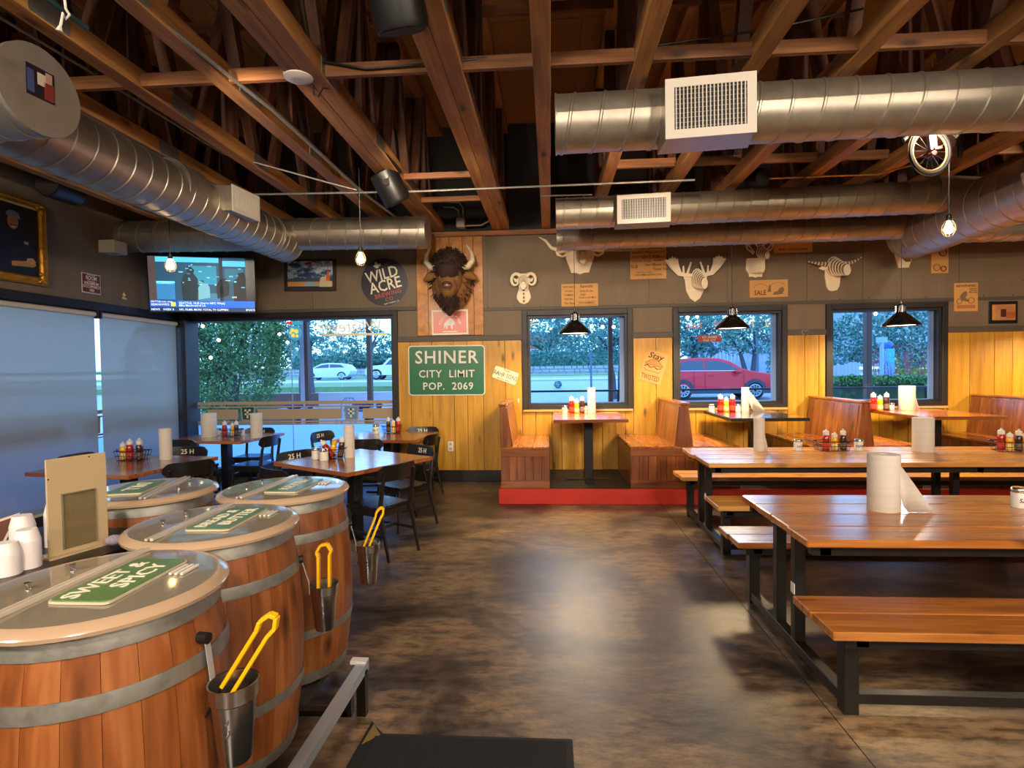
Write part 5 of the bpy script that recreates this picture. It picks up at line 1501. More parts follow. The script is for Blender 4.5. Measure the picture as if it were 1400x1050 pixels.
q.bb(-0.06, 0.06, -0.53, -0.50, -0.285, -0.275); q.build('nostril', M_BLACK, t, True)
for s in (-1, 1):
    q = B(); q.tube([(s * 0.20, -0.22, 0.10), (s * 0.30, -0.24, 0.11), (s * 0.365, -0.25, 0.19), (s * 0.36, -0.25, 0.29), (s * 0.31, -0.25, 0.39), (s * 0.27, -0.25, 0.44)], [0.055, 0.052, 0.044, 0.034, 0.018, 0.005], 14); q.build('horn', noisy('pale_horn', ['8A7860', 'CDBB9A', 'B8A07A'], (8, 8, 8), 3, (0.3, 0.45)), t, True)
    q = B(); q.tube([(s * 0.22, -0.18, -0.01), (s * 0.33, -0.17, -0.03), (s * 0.43, -0.15, -0.08)], [0.05, 0.075, 0.02], 10); e_ = q.build('ear', M_FURL, t, True)
    q = B(); q.ball((s * 0.155, -0.385, -0.045), 0.018, 10, 8); q.build('eye', M_BLACK, t, True)
# tufts of wool
rr = random.Random(5); q = B()
for i in range(900):
    th = rr.uniform(0, 2 * PI); u = rr.uniform(-1, 1); reg = rr.random()
    if reg < 0.5:
        c, r, L, dn = V((0, -0.25, 0.17)), V((0.235, 0.21, 0.20)), 0.05, 0.5
    elif reg < 0.75:
        c, r, L, dn = V((0, -0.30, -0.40)), V((0.12, 0.11, 0.16)), 0.08, 1.4
    else:
        c, r, L, dn = V((0, -0.12, -0.12)), V((0.33, 0.12, 0.36)), 0.06, 0.9
    s_ = math.sqrt(1 - u * u); nrm = V((s_ * math.cos(th), s_ * math.sin(th), u))
    if nrm.y > 0.2:
        continue
    if reg >= 0.75 and nrm.y < -0.75:
        continue
    p = c + V((nrm.x * r.x, nrm.y * r.y, nrm.z * r.z))
    if p.y < -0.47: continue
    d = (nrm + V((rr.uniform(-.5, .5), rr.uniform(-.3, .3), -dn))).normalized()
    q.tube([p - nrm * 0.012, p + (nrm * 0.5 + d) * L * 0.4, p + d * L + nrm * 0.01], [0.010, 0.008, 0.001], 4, caps=False)
q.build('wool_tufts', M_FURD, t, kind='stuff')
# red poster under the bison
t = put('tin_poster', 'faded red poster with white buffalo below the bison beard', 'poster', -1.485, 2.395, R(0.5), y=YB - 0.034)
rect(t, 'white_border', 0.55, 0.375, 0.006, M_WHITE)
rect(t, 'red_face', 0.50, 0.32, 0.002, noisy('faded_red_print', ['C05A44', 'D0705A'], (3, 3, 3), 3, (0.25, 0.35)), 0, 0, 0.006)
def arc_text(s, size, rad, a0, a1, mat, par, M, z):
    for i, ch in enumerate(s):
        if ch == ' ':
            continue
        a = R(a0 + (a1 - a0) * i / (len(s) - 1))
        text(ch, size, mat, par, M @ T(math.cos(a) * rad, math.sin(a) * rad, z) @ Matrix.Rotation(a - PI / 2, 4, 'Z'), 'lettering', 0.0008)
arc_text('MILLIONS BUFFALO', 0.045, 0.155, 168, 12, M_CREAM, t, T(0, -0.05, 0), 0.0085)
q = B(); q.prism([(-0.10, -0.10), (-0.085, -0.02), (-0.05, 0.02), (0.0, 0.065), (0.05, 0.04), (0.075, 0.0), (0.07, -0.05), (0.045, -0.035), (0.04, -0.10), (0.02, -0.10), (0.01, -0.045), (-0.03, -0.05), (-0.04, -0.10), (-0.06, -0.10), (-0.065, -0.05), (-0.085, -0.08)], 0.008, 0.0095); q.build('white_buffalo', M_WHITE, t)
rect(t, 'line_print', 0.22, 0.012, 0.0006, M_CREAM, 0, -0.14, 0.008)
# licence plate
t = put('licence_plate', 'small cream licence plate tilted on the yellow panelling', 'plate', -0.665, 1.59, R(-20), y=YB - 0.022)
q = B(); q.prism(rrect(0.37, 0.185, 0.025), 0, 0.004); q.build('plate', flat('cream_plate', 'E8DCB8', 0.4), t)
text('RAHR·SONS', 0.092, M_INK, t, T(0, -0.005, 0.0045), depth=0.0006, xs=0.74, bold=0.0)
text('TEXAS', 0.034, M_INK, t, T(0, 0.065, 0.0045), depth=0.0006)
text('BREWING COMPANY', 0.022, M_INK, t, T(0, -0.072, 0.0045), depth=0.0006)
# outlet
t = put('power_outlet', 'cream double power outlet low on the yellow panelling', 'outlet', -1.51, 0.53, y=YB - 0.02)
rect(t, 'cover_plate', 0.085, 0.15, 0.006, M_WHITE, bevel=0.002)
for yy in (-0.035, 0.035):
    q = B(); q.prism(rrect(0.04, 0.045, 0.015), 0.006, 0.010, T(0, yy, 0)); q.build('socket', flat('dim_cream', 'B8B0A0', 0.5), t)
    rect(t, 'slot', 0.005, 0.015, 0.0006, M_BLACK, -0.008, yy, 0.010); rect(t, 'slot', 0.005, 0.015, 0.0006, M_BLACK, 0.008, yy, 0.010)
t = put('wall_switch', 'tiny white tag on the panelling left of the first booth window', 'tag', -0.475, 1.21, y=YB - 0.02)
rect(t, 'tag_plate', 0.018, 0.06, 0.004, M_WHITE)
# cut-out trophies: stacks of flat plates on a shield
def layers(par, name, pts, z0, th, mat=M_CARD, M=I4):
    q = B(); q.prism(pts, z0, z0 + th, M); return q.build(name, mat, par)
def mirror(p): return p + [(-a, b) for a, b in reversed(p)]
def shield(w, h, top=0.5):
    return mirror([(0, -h * 0.5), (w * 0.22, -h * 0.42), (w * 0.46, -h * 0.2), (w * 0.5, h * 0.1), (w * 0.42, h * 0.3), (w * 0.46, h * 0.5)])
def ribs(par, cx, cy, w, h, n, z0, dz, turn=0.0):
    """cross ribs of a slotted cut-out head getting smaller towards the nose"""
    for i in range(n):
        u = i / (n - 1); sx = 1 - 0.5 * u
        pts = [(cx + turn * u + w * 0.5 * sx * math.cos(a) * (1 if abs(math.cos(a)) < 2 else 1), cy - h * 0.32 * u + h * 0.5 * (1 - 0.45 * u) * math.sin(a)) for a in [2 * PI * k / 14 for k in range(14)]]
        layers(par, 'head_rib', pts, z0 + i * dz, dz * 0.55, M_CARD)
        if i < n - 1:
            pts2 = [((p[0] - cx - turn * u) * 0.86 + cx + turn * u, (p[1] - cy + h * .32 * u) * 0.86 + cy - h * .32 * u) for p in pts]
            layers(par, 'head_spacer', pts2, z0 + i * dz + dz * 0.5, dz * 0.55, M_CARDE)
# ram
t = put('ram_trophy', 'pale cut-out ram head with curled horns left of first booth window', 'trophy', -0.375, 2.87)
layers(t, 'shield', mirror([(0, -0.225), (0.06, -0.205), (0.105, -0.14), (0.10, -0.09), (0.07, 0.0), (0.085, 0.1), (0.08, 0.18), (0.05, 0.225)]), 0, 0.02)
ribs(t, 0, 0.10, 0.15, 0.22, 6, 0.03, 0.022)
for s in (-1, 1):
    for k in range(3):
        q = B(); P_ = []
        for i in range(13):
            a = R(150 - i * 31); rr_ = 0.105 - i * 0.0055
            P_.append(V((s * (0.115 + 0.0 - math.cos(a) * -0.0 + rr_ * math.cos(a) * 0.8), 0.115 + rr_ * math.sin(a) * 1.05, 0.03 + k * 0.022)))
        q.tube(P_, [0.026 - i * 0.0014 for i in range(13)], 6); q.v = [V((v.x, v.y, 0.03 + k * 0.022 + (v.z - 0.03 - k * 0.022) * 0.3)) for v in q.v]; q.build('horn_layer', M_CARD if k % 2 == 0 else M_CARDE, t)
    layers(t, 'ear', [(s * 0.08, 0.13), (s * 0.15, 0.16), (s * 0.13, 0.10), (s * 0.08, 0.09)], 0.04, 0.008)
q = B()
for i in range(6):
    q.bb(-0.012, 0.012, -0.2 + i * 0.055, -0.2 + i * 0.055 + 0.03, 0.02, 0.03)
q.build('spine_slots', M_CARDE, t)
# longhorn partly behind the duct
t = put('longhorn_trophy', 'pale cut-out longhorn head, one horn past the duct end', 'trophy', 0.46, 3.32)
layers(t, 'shield', mirror([(0, -0.26), (0.06, -0.235), (0.13, -0.235), (0.16, -0.14), (0.205, -0.02), (0.2, 0.1), (0.17, 0.2)]), 0, 0.02)
ribs(t, 0.03, 0.06, 0.2, 0.34, 7, 0.03, 0.025)
for s in (-1, 1):
    q = B(); q.tube([(s * 0.1, 0.13, 0.05), (s * 0.28, 0.08, 0.06), (s * 0.42, 0.13, 0.08), (s * 0.5, 0.23, 0.09), (s * 0.60, 0.285, 0.1)], [0.035, 0.034, 0.028, 0.02, 0.006], 8); q.build('horn', M_CARD, t, True)
    layers(t, 'ear', [(s * 0.17, 0.06), (s * 0.27, 0.1), (s * 0.36, 0.08), (s * 0.34, 0.02), (s * 0.26, -0.01), (s * 0.18, 0.01)], 0.04, 0.008)
    layers(t, 'ear_hollow', [(s * 0.2, 0.05), (s * 0.27, 0.07), (s * 0.31, 0.045), (s * 0.26, 0.015)], 0.048, 0.003, M_CARDE)
# moose
t = put('moose_trophy', 'pale cut-out moose head with broad antlers above middle window', 'trophy', 2.115, 2.90)
layers(t, 'shield', mirror([(0, -0.28), (0.07, -0.23), (0.125, -0.12), (0.14, 0.02), (0.13, 0.11), (0.10, 0.12)]), 0, 0.02)
ribs(t, 0.03, 0.05, 0.18, 0.3, 7, 0.03, 0.032, 0.05)
for s in (-1, 1):
    ant = [(0.02, 0.12), (0.17, 0.135), (0.28, 0.21), (0.34, 0.30), (0.41, 0.335), (0.435, 0.32), (0.35, 0.2), (0.25, 0.10), (0.12, 0.075), (0.02, 0.085)]
    palm = [(0.20, 0.14), (0.24, 0.26), (0.25, 0.345), (0.275, 0.33), (0.285, 0.375), (0.31, 0.345), (0.33, 0.39), (0.35, 0.345), (0.375, 0.365), (0.385, 0.325), (0.41, 0.335), (0.36, 0.22), (0.27, 0.13)]
    layers(t, 'antler', [(s * a, b) for a, b in ant], 0.05, 0.012)
    layers(t, 'antler_palm', [(s * a, b) for a, b in palm], 0.064, 0.01)
    layers(t, 'antler_tine', [(s * a, b) for a, b in ((0.10, 0.12), (0.055, 0.285), (0.075, 0.29), (0.135, 0.13))], 0.064, 0.01)
    layers(t, 'antler_tine', [(s * a, b) for a, b in ((0.155, 0.13), (0.165, 0.235), (0.185, 0.235), (0.185, 0.14))], 0.064, 0.01)
    layers(t, 'ear', [(s * 0.09, 0.09), (s * 0.17, 0.08), (s * 0.15, 0.03), (s * 0.1, 0.03)], 0.04, 0.008)
# deer
t = put('deer_trophy', 'pale cut-out deer head right of the moose, below the duct', 'trophy', 2.975, 3.17)
layers(t, 'shield', mirror([(0, -0.22), (0.045, -0.205), (0.09, -0.21), (0.095, -0.17), (0.135, -0.1), (0.13, 0.03), (0.115, 0.06)]), 0, 0.02)
for i in range(6):
    layers(t, 'neck_rib', [(-0.085 + i * 0.02, -0.16 + i * 0.004), (0.01 + i * 0.012, -0.17), (0.03 + i * 0.012, -0.05 + i * 0.02), (0.02 + i * 0.01, 0.06), (-0.06 + i * 0.02, 0.04)], 0.03 + i * 0.022, 0.01, M_CARD)
ribs(t, 0.03, 0.12, 0.13, 0.2, 5, 0.14, 0.024, 0.05)
for s in (-1, 1):
    layers(t, 'ear', [(0.02 + s * 0.07, 0.13), (0.02 + s * 0.16, 0.245), (0.02 + s * 0.2, 0.25), (0.02 + s * 0.18, 0.17), (0.02 + s * 0.09, 0.09)], 0.12, 0.008)
    layers(t, 'ear_hollow', [(0.02 + s * 0.1, 0.14), (0.02 + s * 0.17, 0.225), (0.02 + s * 0.165, 0.17)], 0.128, 0.003, M_CARDE)
    q = B(); q.tube([(0.02 + s * 0.04, 0.2, 0.14), (0.02 + s * 0.1, 0.34, 0.14), (0.02 + s * 0.09, 0.5, 0.14)], [0.012, 0.010, 0.004], 6); q.tube([(0.02 + s * 0.1, 0.34, 0.14), (0.02 + s * 0.18, 0.42, 0.14)], [0.009, 0.003], 6); q.build('antler', M_CARD, t, True)
# bull
t = put('bull_trophy', 'pale cut-out bull head with ribbed brown horns and side shadow', 'trophy', 4.05, 3.0)
layers(t, 'shield', mirror([(0, -0.27), (0.06, -0.255), (0.09, -0.2), (0.11, -0.05), (0.1, 0.08), (0.08, 0.1)]), 0, 0.02)
ribs(t, 0.0, 0.08, 0.2, 0.28, 7, 0.03, 0.034, 0.08)
for s, tip in ((-1, 0.06), (1, 0.10)):
    for k in range(14):
        u = k / 13; x_ = s * (0.09 + 0.28 * u); yy = 0.1 + (tip if s > 0 else 0.03) * u * u + (0.0 if s > 0 else 0.02 * u)
        q = B(); rr_ = 0.032 * (1 - u) + 0.006; q.cyl((x_, yy, 0.08), (x_ + s * 0.016, yy + 0.003, 0.08), rr_, n=8); q.build('horn_disc', M_CARDE if k % 2 else M_CARD, t)
    layers(t, 'ear', [(s * 0.09, 0.05), (s * 0.17, 0.08), (s * 0.22, 0.05), (s * 0.15, 0.02)], 0.06, 0.008)
# another shield under the collar
t = put('stag_trophy', 'bottom of a pale cut-out trophy shield under the trunk duct', 'trophy', 5.02, 3.27)
layers(t, 'shield', mirror([(0, -0.23), (0.07, -0.23), (0.105, -0.12), (0.13, 0.0), (0.12, 0.15), (0.1, 0.2)]), 0, 0.02)
for i in range(5):
    q = B(); q.tube([(-0.07 + i * 0.03, 0.0, 0.03), (-0.04 + i * 0.03, -0.09, 0.04), (0.03 + i * 0.012, -0.15, 0.03)], 0.007, 5); q.build('rib_arc', M_CARDE, t)
ribs(t, 0, 0.12, 0.16, 0.26, 5, 0.03, 0.03)
# kraft prints
def poster(x, z, w, h, label, lines, tilt=0.0, y=YW, draw=None):
    t = put('print_board', label, 'poster', x, z, tilt, 'kraft coloured print boards', y)
    rect(t, 'board', w, h, 0.014, M_KRAFT, bevel=0.002)
    for (s, dx, dy, sz, xs, sh) in lines:
        text(s, sz, M_INK, t, T(dx, dy, 0.0145), depth=0.0006, xs=xs, shear=sh)
    if draw:
        draw(t)
    return t
poster(0.45, 2.76, 0.54, 0.33, 'kraft print board of old type samples above first booth window', [('HAND MADE', -0.16, 0.12, 0.035, 0.9, 0), ('Old Style', -0.16, 0.06, 0.035, 0.9, .2), ('NUMBERS', -0.16, 0.0, 0.035, .9, 0), ('WESTERN', -0.16, -0.06, 0.035, .9, 0), ('Fat Face', -0.15, -0.12, 0.05, .9, .2), ('Especially', 0.1, 0.125, 0.05, 1, .1), ('UNUSUAL', 0.1, 0.055, 0.038, 1.2, 0), ('KEEP', 0.05, 0.0, 0.035, 1, 0), ('Candy in the Mind', 0.11, -0.04, 0.036, .95, .15), ('THE NUMBERS', 0.1, -0.12, 0.04, .9, 0)],
       draw=lambda t: [rect(t, 'rule', 0.30, 0.003, 0.0006, M_INK, 0.1, -0.095, 0.014), rect(t, 'rule', 0.30, 0.003, 0.0006, M_INK, 0.1, -0.147, 0.014)])
poster(1.45, 3.22, 0.52, 0.50, 'square kraft print board of type samples touching the duct', [('Grand & Opening', 0.06, 0.2, 0.05, .8, 0), ('GRAND OPENING!', -0.06, 0.135, 0.05, .8, 0), ('SALE OPEN', 0.17, 0.14, 0.035, .8, 0), ('ICE CO. Prices', -0.14, 0.07, 0.045, .7, 0), ('STATE WIDE', 0.04, 0.07, 0.07, .6, 0), ('Treasures', 0.18, 0.07, 0.04, .9, .2), ('STRAIGHT ROAD', -0.1, 0.01, 0.04, .9, 0), ('REMEMBERED', 0.16, 0.015, 0.03, .9, 0), ('Thank You', 0.02, -0.045, 0.045, .8, .2), ('Thank You', 0.17, -0.045, 0.055, .9, .2), ('Thank You', 0.17, -0.11, 0.055, .9, .2), ('50 68', -0.2, -0.07, 0.07, .6, 0), ('CUSTOMER SATISFACTION', 0.0, -0.19, 0.034, .95, 0), ('with pleasure always', -0.06, -0.15, 0.026, 1, 0)])
def frog(t):
    q = B(); q.prism([(0.05, -0.09), (0.08, -0.05), (0.12, -0.045), (0.15, 0.0), (0.2, 0.02), (0.22, -0.03), (0.19, -0.07), (0.23, -0.08), (0.1, -0.095)], 0.014, 0.0155); q.prism([(-0.02, -0.05), (0.0, 0.03), (0.015, 0.06), (0.03, 0.03), (0.03, -0.05)], 0.014, 0.0155); q.build('drawn_figure', flat('faded_ink', '7A5A3A', 0.7), t)
    q = B()
    for i in range(9):
        a = R(160 - i * 17); q.bb(-0.11 + .1 * math.cos(a) - .006, -0.11 + .1 * math.cos(a) + .006, .07 * math.sin(a) - .006, .07 * math.sin(a) + .006, 0.014, 0.015)
        q.bb(0.13 + .11 * math.cos(a) - .006, 0.13 + .11 * math.cos(a) + .006, 0.01 + .07 * math.sin(a) - .006, 0.01 + .07 * math.sin(a) + .006, 0.014, 0.015)
    q.build('drawn_arc', flat('faded_ink', '7A5A3A', 0.7), t)
poster(3.16, 2.79, 0.54, 0.25, 'wide kraft print board reading SALE beside the middle window', [('SALE', -0.12, -0.06, 0.1, .8, 0)], R(0.5), draw=frog)
poster(3.50, 3.40, 0.54, 0.2, 'kraft print board peeking out below the slim duct', [('MORE CHEAP BARGAINS', 0, -0.06, 0.045, .8, 0)])
def bike(t):
    mi = flat('faded_ink', '7A5A3A', 0.7)
    for c, r_, col in (((0.04, 0.10), 0.05, M_INK), ((-0.04, -0.11), 0.045, mi), ((0.05, -0.13), 0.035, M_INK)):
        q = B(); q.tube([(c[0] + r_ * math.cos(2 * PI * i / 14), c[1] + r_ * math.sin(2 * PI * i / 14), 0.0155) for i in range(14)], 0.006, 5, closed=True); q.build('drawn_ring', col, t)
poster(5.51, 3.14, 0.235, 0.38, 'narrow kraft print board of drawings right of trunk duct', [], 0, draw=bike)
def rider(t):
    mi = flat('faded_ink', '7A5A3A', 0.7)
    q = B(); q.prism([(-0.09, 0.0), (-0.05, 0.06), (0.0, 0.09), (0.02, 0.04), (-0.01, -0.01), (0.05, -0.05), (0.03, -0.07), (-0.05, -0.05)], 0.014, 0.0155); q.build('drawn_figure', mi, t)
    for c, r_ in (((-0.09, -0.06), 0.035), ((0.07, -0.05), 0.04)):
        q = B(); q.tube([(c[0] + r_ * math.cos(2 * PI * i / 14), c[1] + r_ * math.sin(2 * PI * i / 14), 0.0155) for i in range(14)], 0.005, 5, closed=True); q.build('drawn_ring', mi, t)
    rect(t, 'line_print', 0.24, 0.05, 0.0008, flat('pale_brown_print', 'A06A2C', 0.7), 0, -0.135, 0.014)
poster(5.865, 2.605, 0.32, 0.40, 'kraft NEWSPAPERS print board right of the third window', [('NEWSPAPERS', 0, 0.155, 0.045, 1.0, 0), ('WANTED', 0.095, 0.115, 0.025, 1, 0), ('THE BOY', 0.095, 0.09, 0.025, 1, 0), ('MACHINE', 0.095, 0.065, 0.025, 1, 0)], draw=rider)
# hand drawn kraft bag: stay twisted
def burger(t):
    mi = flat('pencil_brown', '6A4420', 0.7)
    q = B(); P_ = [(-0.13 + 0.26 * i / 12, 0.035 + 0.075 * math.sin(PI * i / 12)) for i in range(13)]
    q.prism(P_ + [(0.13, 0.02), (-0.13, 0.02)], 0.005, 0.006); q.build('drawn_bun', flat('toned_kraft', 'A87A3C', 0.7), t)
    q = B(); q.tube([(a, b, 0.0065) for a, b in P_ + [(0.13, 0.02), (-0.13, 0.02)]], 0.003, 4, closed=True)
    q.tube([(-0.13, -0.015, .0065), (-0.09, 0.01, .0065), (-0.04, -0.02, .0065), (0.01, 0.008, .0065), (0.06, -0.02, .0065), (0.12, 0.0, .0065)], 0.006, 4)
    q.tube([(-0.12, -0.04, .0065), (-0.1, -0.07, .0065), (0.1, -0.07, .0065), (0.12, -0.04, .0065)], 0.003, 4); q.build('drawn_burger', mi, t)
t = put('paper_sign', 'tilted kraft drawing reading Stay TWISTED with a burger', 'sign', 1.51, 1.685, R(-17), y=YB - 0.022)
rect(t, 'paper', 0.34, 0.47, 0.004, M_KRAFT)
text('Stay', 0.12, M_INK, t, T(-0.01, 0.155, 0.0045), depth=0.0006, shear=0.25, xs=1.1)
text('TWISTED', 0.105, MATS.get('pencil_brown') or flat('pencil_brown', '6A4420', 0.7), t, T(0.0, -0.165, 0.0045), depth=0.0006, xs=0.62)
burger(t)
# small framed photo
t = put('framed_photo', 'small black framed photo of a room at the right wall end', 'picture', 6.365, 2.38)
rect(t, 'frame', 0.38, 0.31, 0.02, M_BLACK, bevel=0.004)
rect(t, 'photo', 0.31, 0.22, 0.002, noisy('sepia_photo', ['8A5A34', 'B07A50', 'C89A6A'], (6, 6, 6), 4, (0.15, 0.2)), 0, 0, 0.02)
rect(t, 'photo_doorway', 0.07, 0.11, 0.001, flat('dark_sepia', '4A2A1E', 0.2), -0.005, -0.01, 0.022); rect(t, 'photo_wall', 0.035, 0.2, 0.001, flat('ochre_print', 'C88A3A', 0.2), -0.135, -0.005, 0.022); rect(t, 'photo_counter', 0.12, 0.09, 0.001, flat('rust_print', 'A05A34', 0.2), 0.09, -0.04, 0.022)
# metal bracket heart and light strip
t = put('heart_bracket', 'little metal heart on the ledge between second and third windows', 'ornament', 3.66, 2.14, y=YB - 0.036)
q = B(); q.tube([(0.05 * (16 * math.sin(a) ** 3) / 16, 0.05 * (13 * math.cos(a) - 5 * math.cos(2 * a) - 2 * math.cos(3 * a) - math.cos(4 * a)) / 16, 0.004) for a in [2 * PI * i / 20 for i in range(20)]], 0.005, 5, closed=True); q.build('heart_wire', M_GALV, t)
t = put('strip_light', 'thin pale strip light fixed behind the slim duct', 'light', 1.05, 3.40)
rect(t, 'strip_body', 0.46, 0.03, 0.05, flat('pale_strip', 'A8A494', 0.5))

# ================================================================== LEFT WALL
def putl(name, label, cat, y, z, tilt=0.0, x=XL + 0.002):
    t = thing(name, label, cat); t.matrix_world = left_frame(x, y, z, tilt); return t
# local x runs away from the viewer; seen from inside it must run from right to left, so the frame is turned round
def left_frame(x, y, z, tilt=0.0):
    return Matrix.Translation((x, y, z)) @ Matrix(((0, 0, 1, 0), (1, 0, 0, 0), (0, 1, 0, 0), (0, 0, 0, 1))) @ Matrix.Rotation(tilt, 4, 'Z')
t = putl('framed_portrait', 'gilt framed portrait of a smiling man in cap and navy shirt', 'picture', 5.70, 3.15)
FW, FH = 0.74, 0.92
for a in ((-FW / 2, -FW / 2 + 0.09, -FH / 2, FH / 2), (FW / 2 - 0.09, FW / 2, -FH / 2, FH / 2), (-FW / 2 + .09, FW / 2 - .09, FH / 2 - 0.09, FH / 2), (-FW / 2 + .09, FW / 2 - .09, -FH / 2, -FH / 2 + 0.09)):
    q = B(); q.bb(a[0], a[1], a[2], a[3], 0, 0.05); q.build('gilt_rail', M_GOLD, t, bevel=0.015)
q = B(); rr = random.Random(2)
for sx in (-1, 1):
    for sy in (-1, 1):
        for k in range(7):
            q.ball((sx * (FW / 2 - 0.04 - rr.uniform(0, .09)), sy * (FH / 2 - 0.04 - rr.uniform(0, .09) * (k % 2)), 0.05), 0.022, 8, 5)
for k in range(26):
    u = -1 + 2 * k / 25
    for s in (-1, 1):
        q.ball((s * (FW / 2 - 0.03), u * (FH / 2 - 0.1), 0.048), 0.012, 6, 4); q.ball((u * (FW / 2 - 0.1), s * (FH / 2 - 0.03), 0.048), 0.012, 6, 4)
q.build('carved_scroll', M_GOLD, t, True, kind='stuff')
q = B(); q.bb(-FW / 2 + .08, FW / 2 - .08, -FH / 2 + .08, FH / 2 - .08, 0.0, 0.02); cv = q.build('canvas', noisy('dark_painted_ground', ['120E0C', '2A2018'], (4, 4, 4), 4, (0.3, 0.4)), t)
def pp(name, pts, col, z):
    q = B(); q.prism(pts, 0.02 + z, 0.0215 + z); q.build(name, flat('paint_' + col, col, 0.4), cv)
ell = lambda cx, cy, a, b, n=18, t0=0, t1=360: [(cx + a * math.cos(R(t0 + (t1 - t0) * i / n)), cy + b * math.sin(R(t0 + (t1 - t0) * i / n))) for i in range(n)]
pp('painted_shirt', [(-0.27, -0.36), (-0.25, -0.02), (-0.16, 0.08), (-0.06, 0.11), (0.04, 0.11), (0.15, 0.06), (0.22, -0.06), (0.26, -0.36)], '141A2E', 0.0)
pp('painted_face', ell(-0.02, 0.185, 0.062, 0.085), '9A6A40', 0.001)
pp('painted_cap', ell(-0.02, 0.245, 0.078, 0.055, 12, 0, 190) + [(-0.09, 0.235), (0.07, 0.225)], '6A6A6E', 0.002)
pp('painted_moustache', [(-0.055, 0.15), (0.015, 0.15), (0.025, 0.135), (-0.02, 0.145), (-0.06, 0.135)], '1E1410', 0.003)
pp('painted_smile', [(-0.045, 0.132), (0.01, 0.132), (-0.015, 0.118)], 'D8C8A8', 0.003)
pp('painted_arm', [(-0.05, -0.24), (0.14, -0.21), (0.20, -0.20), (0.24, -0.24), (0.2, -0.27), (0.1, -0.275), (-0.05, -0.29)], 'A87848', 0.002)
pp('painted_fingers', [(0.13, -0.18), (0.2, -0.17), (0.235, -0.21), (0.2, -0.24), (0.12, -0.22)], 'B8885A', 0.003)
pp('painted_badge', [(0.10, 0.0), (0.15, -0.005), (0.15, -0.035), (0.10, -0.03)], 'B0A894', 0.003)
pp('painted_eyes', [(-0.05, 0.2), (-0.03, 0.202), (-0.03, 0.195), (-0.05, 0.194)], '1E1410', 0.003)
pp('painted_eyes', [(-0.01, 0.202), (0.012, 0.2), (0.012, 0.194), (-0.01, 0.195)], '1E1410', 0.003)
t = putl('occupancy_sign', 'dark red MAXIMUM OCCUPANCY sign with white border on left wall', 'sign', 6.71, 2.825)
rect(t, 'white_border', 0.29, 0.245, 0.004, M_WHITE); rect(t, 'red_face', 0.27, 0.225, 0.002, flat('dark_red_sign', '6E1E16', 0.4), 0, 0, 0.004)
text('ROOM', 0.07, M_CREAM, t, T(0, 0.065, 0.0065), depth=0.0006, xs=0.8)
rect(t, 'title_rule', 0.13, 0.006, 0.001, M_CREAM, 0, 0.105, 0.006)
rect(t, 'title_rule', 0.13, 0.006, 0.001, M_CREAM, 0, 0.028, 0.006)
text('MAXIMUM', 0.05, M_CREAM, t, T(0, 0.0, 0.0065), depth=0.0006, xs=0.95)
text('OCCUPANCY', 0.05, M_CREAM, t, T(0, -0.04, 0.0065), depth=0.0006, xs=0.85)
text('100', 0.05, M_CREAM, t, T(0, -0.085, 0.0065), depth=0.0006)
t = putl('wall_figurine', 'tiny pale ornament on the left wall near the television', 'ornament', 7.24, 2.73)
q = B(); q.ball((0, 0.02, 0.015), 0.022, 8, 6); q.ball((-0.015, -0.02, 0.015), 0.02, 8, 6); q.ball((0.018, -0.025, 0.015), 0.018, 8, 6); q.cyl((0, 0.03, 0.01), (0, 0.06, 0.01), 0.012, 0.004, 8); q.build('ornament_body', flat('pale_ornament', 'C8B088', 0.5), t, True)
t = putl('pale_box', 'cream box under the left end of the back duct', 'box', 6.95, 3.32)
rect(t, 'box_body', 0.22, 0.16, 0.22, flat('cream_box', 'B8AC94', 0.5), bevel=0.006)
# television across the corner
c1, c2 = W(203, 421, y=7.55), W(350, 434, y=7.95)
ang = math.atan2(c2.y - c1.y, c2.x - c1.x); Wt = math.hypot(c2.x - c1.x, c2.y - c1.y)
Ht = Wt * 0.575
ctr = (c1 + c2) / 2 + V((0, 0, Ht / 2))
t = thing('television', 'large wall television in the corner showing blue tinted news', 'television')
TM_ = Matrix.Translation(ctr) @ Matrix.Rotation(ang, 4, 'Z') @ Matrix(((1, 0, 0, 0), (0, 0, -1, 0), (0, 1, 0, 0), (0, 0, 0, 1))) @ Matrix.Rotation(R(4), 4, 'X')
t.matrix_world = TM_
rect(t, 'casing', Wt, Ht, 0.045, M_BLACK, 0, 0, -0.045, bevel=0.006)
rect(t, 'bezel', Wt, Ht, 0.004, flat('gloss_black', '0A0A0A', 0.15), 0, 0, 0)
def scr(name, x0, x1, y0, y1, h, z, e=1.0):
    w2, h2 = Wt - 0.03, Ht - 0.035
    return rect(scr_o, name, (x1 - x0) * w2, (y1 - y0) * h2, 0.0006, flat('screen_' + h, h, 0.3, emit=e), (x0 + x1) / 2 * w2 - w2 / 2, (y0 + y1) / 2 * h2 - h2 / 2, z)
def scp(name, pts, h, z, e=1.0):
    w2, h2 = Wt - 0.03, Ht - 0.035
    q = B(); q.prism([(a * w2 - w2 / 2, b * h2 - h2 / 2) for a, b in pts], z, z + 0.0006); return q.build(name, flat('screen_' + h, h, 0.3, emit=e), scr_o)
scr_o = rect(t, 'screen', Wt - 0.03, Ht - 0.035, 0.001, flat('screen_base', '141820', 0.2, emit=0.6), 0, 0, 0.004)
z_ = 0.0052
scr('side_panel', 0.0, 0.07, 0.19, 1.0, '4A3E40', z_); scr('picture_area', 0.07, 0.92, 0.19, 1.0, '164A66', z_)
z_ += .0008
scr('bright_transom', 0.07, 0.68, 0.90, 0.99, '50C8F0', z_); scr('bright_transom', 0.70, 0.92, 0.84, 0.94, '50C8F0', z_)
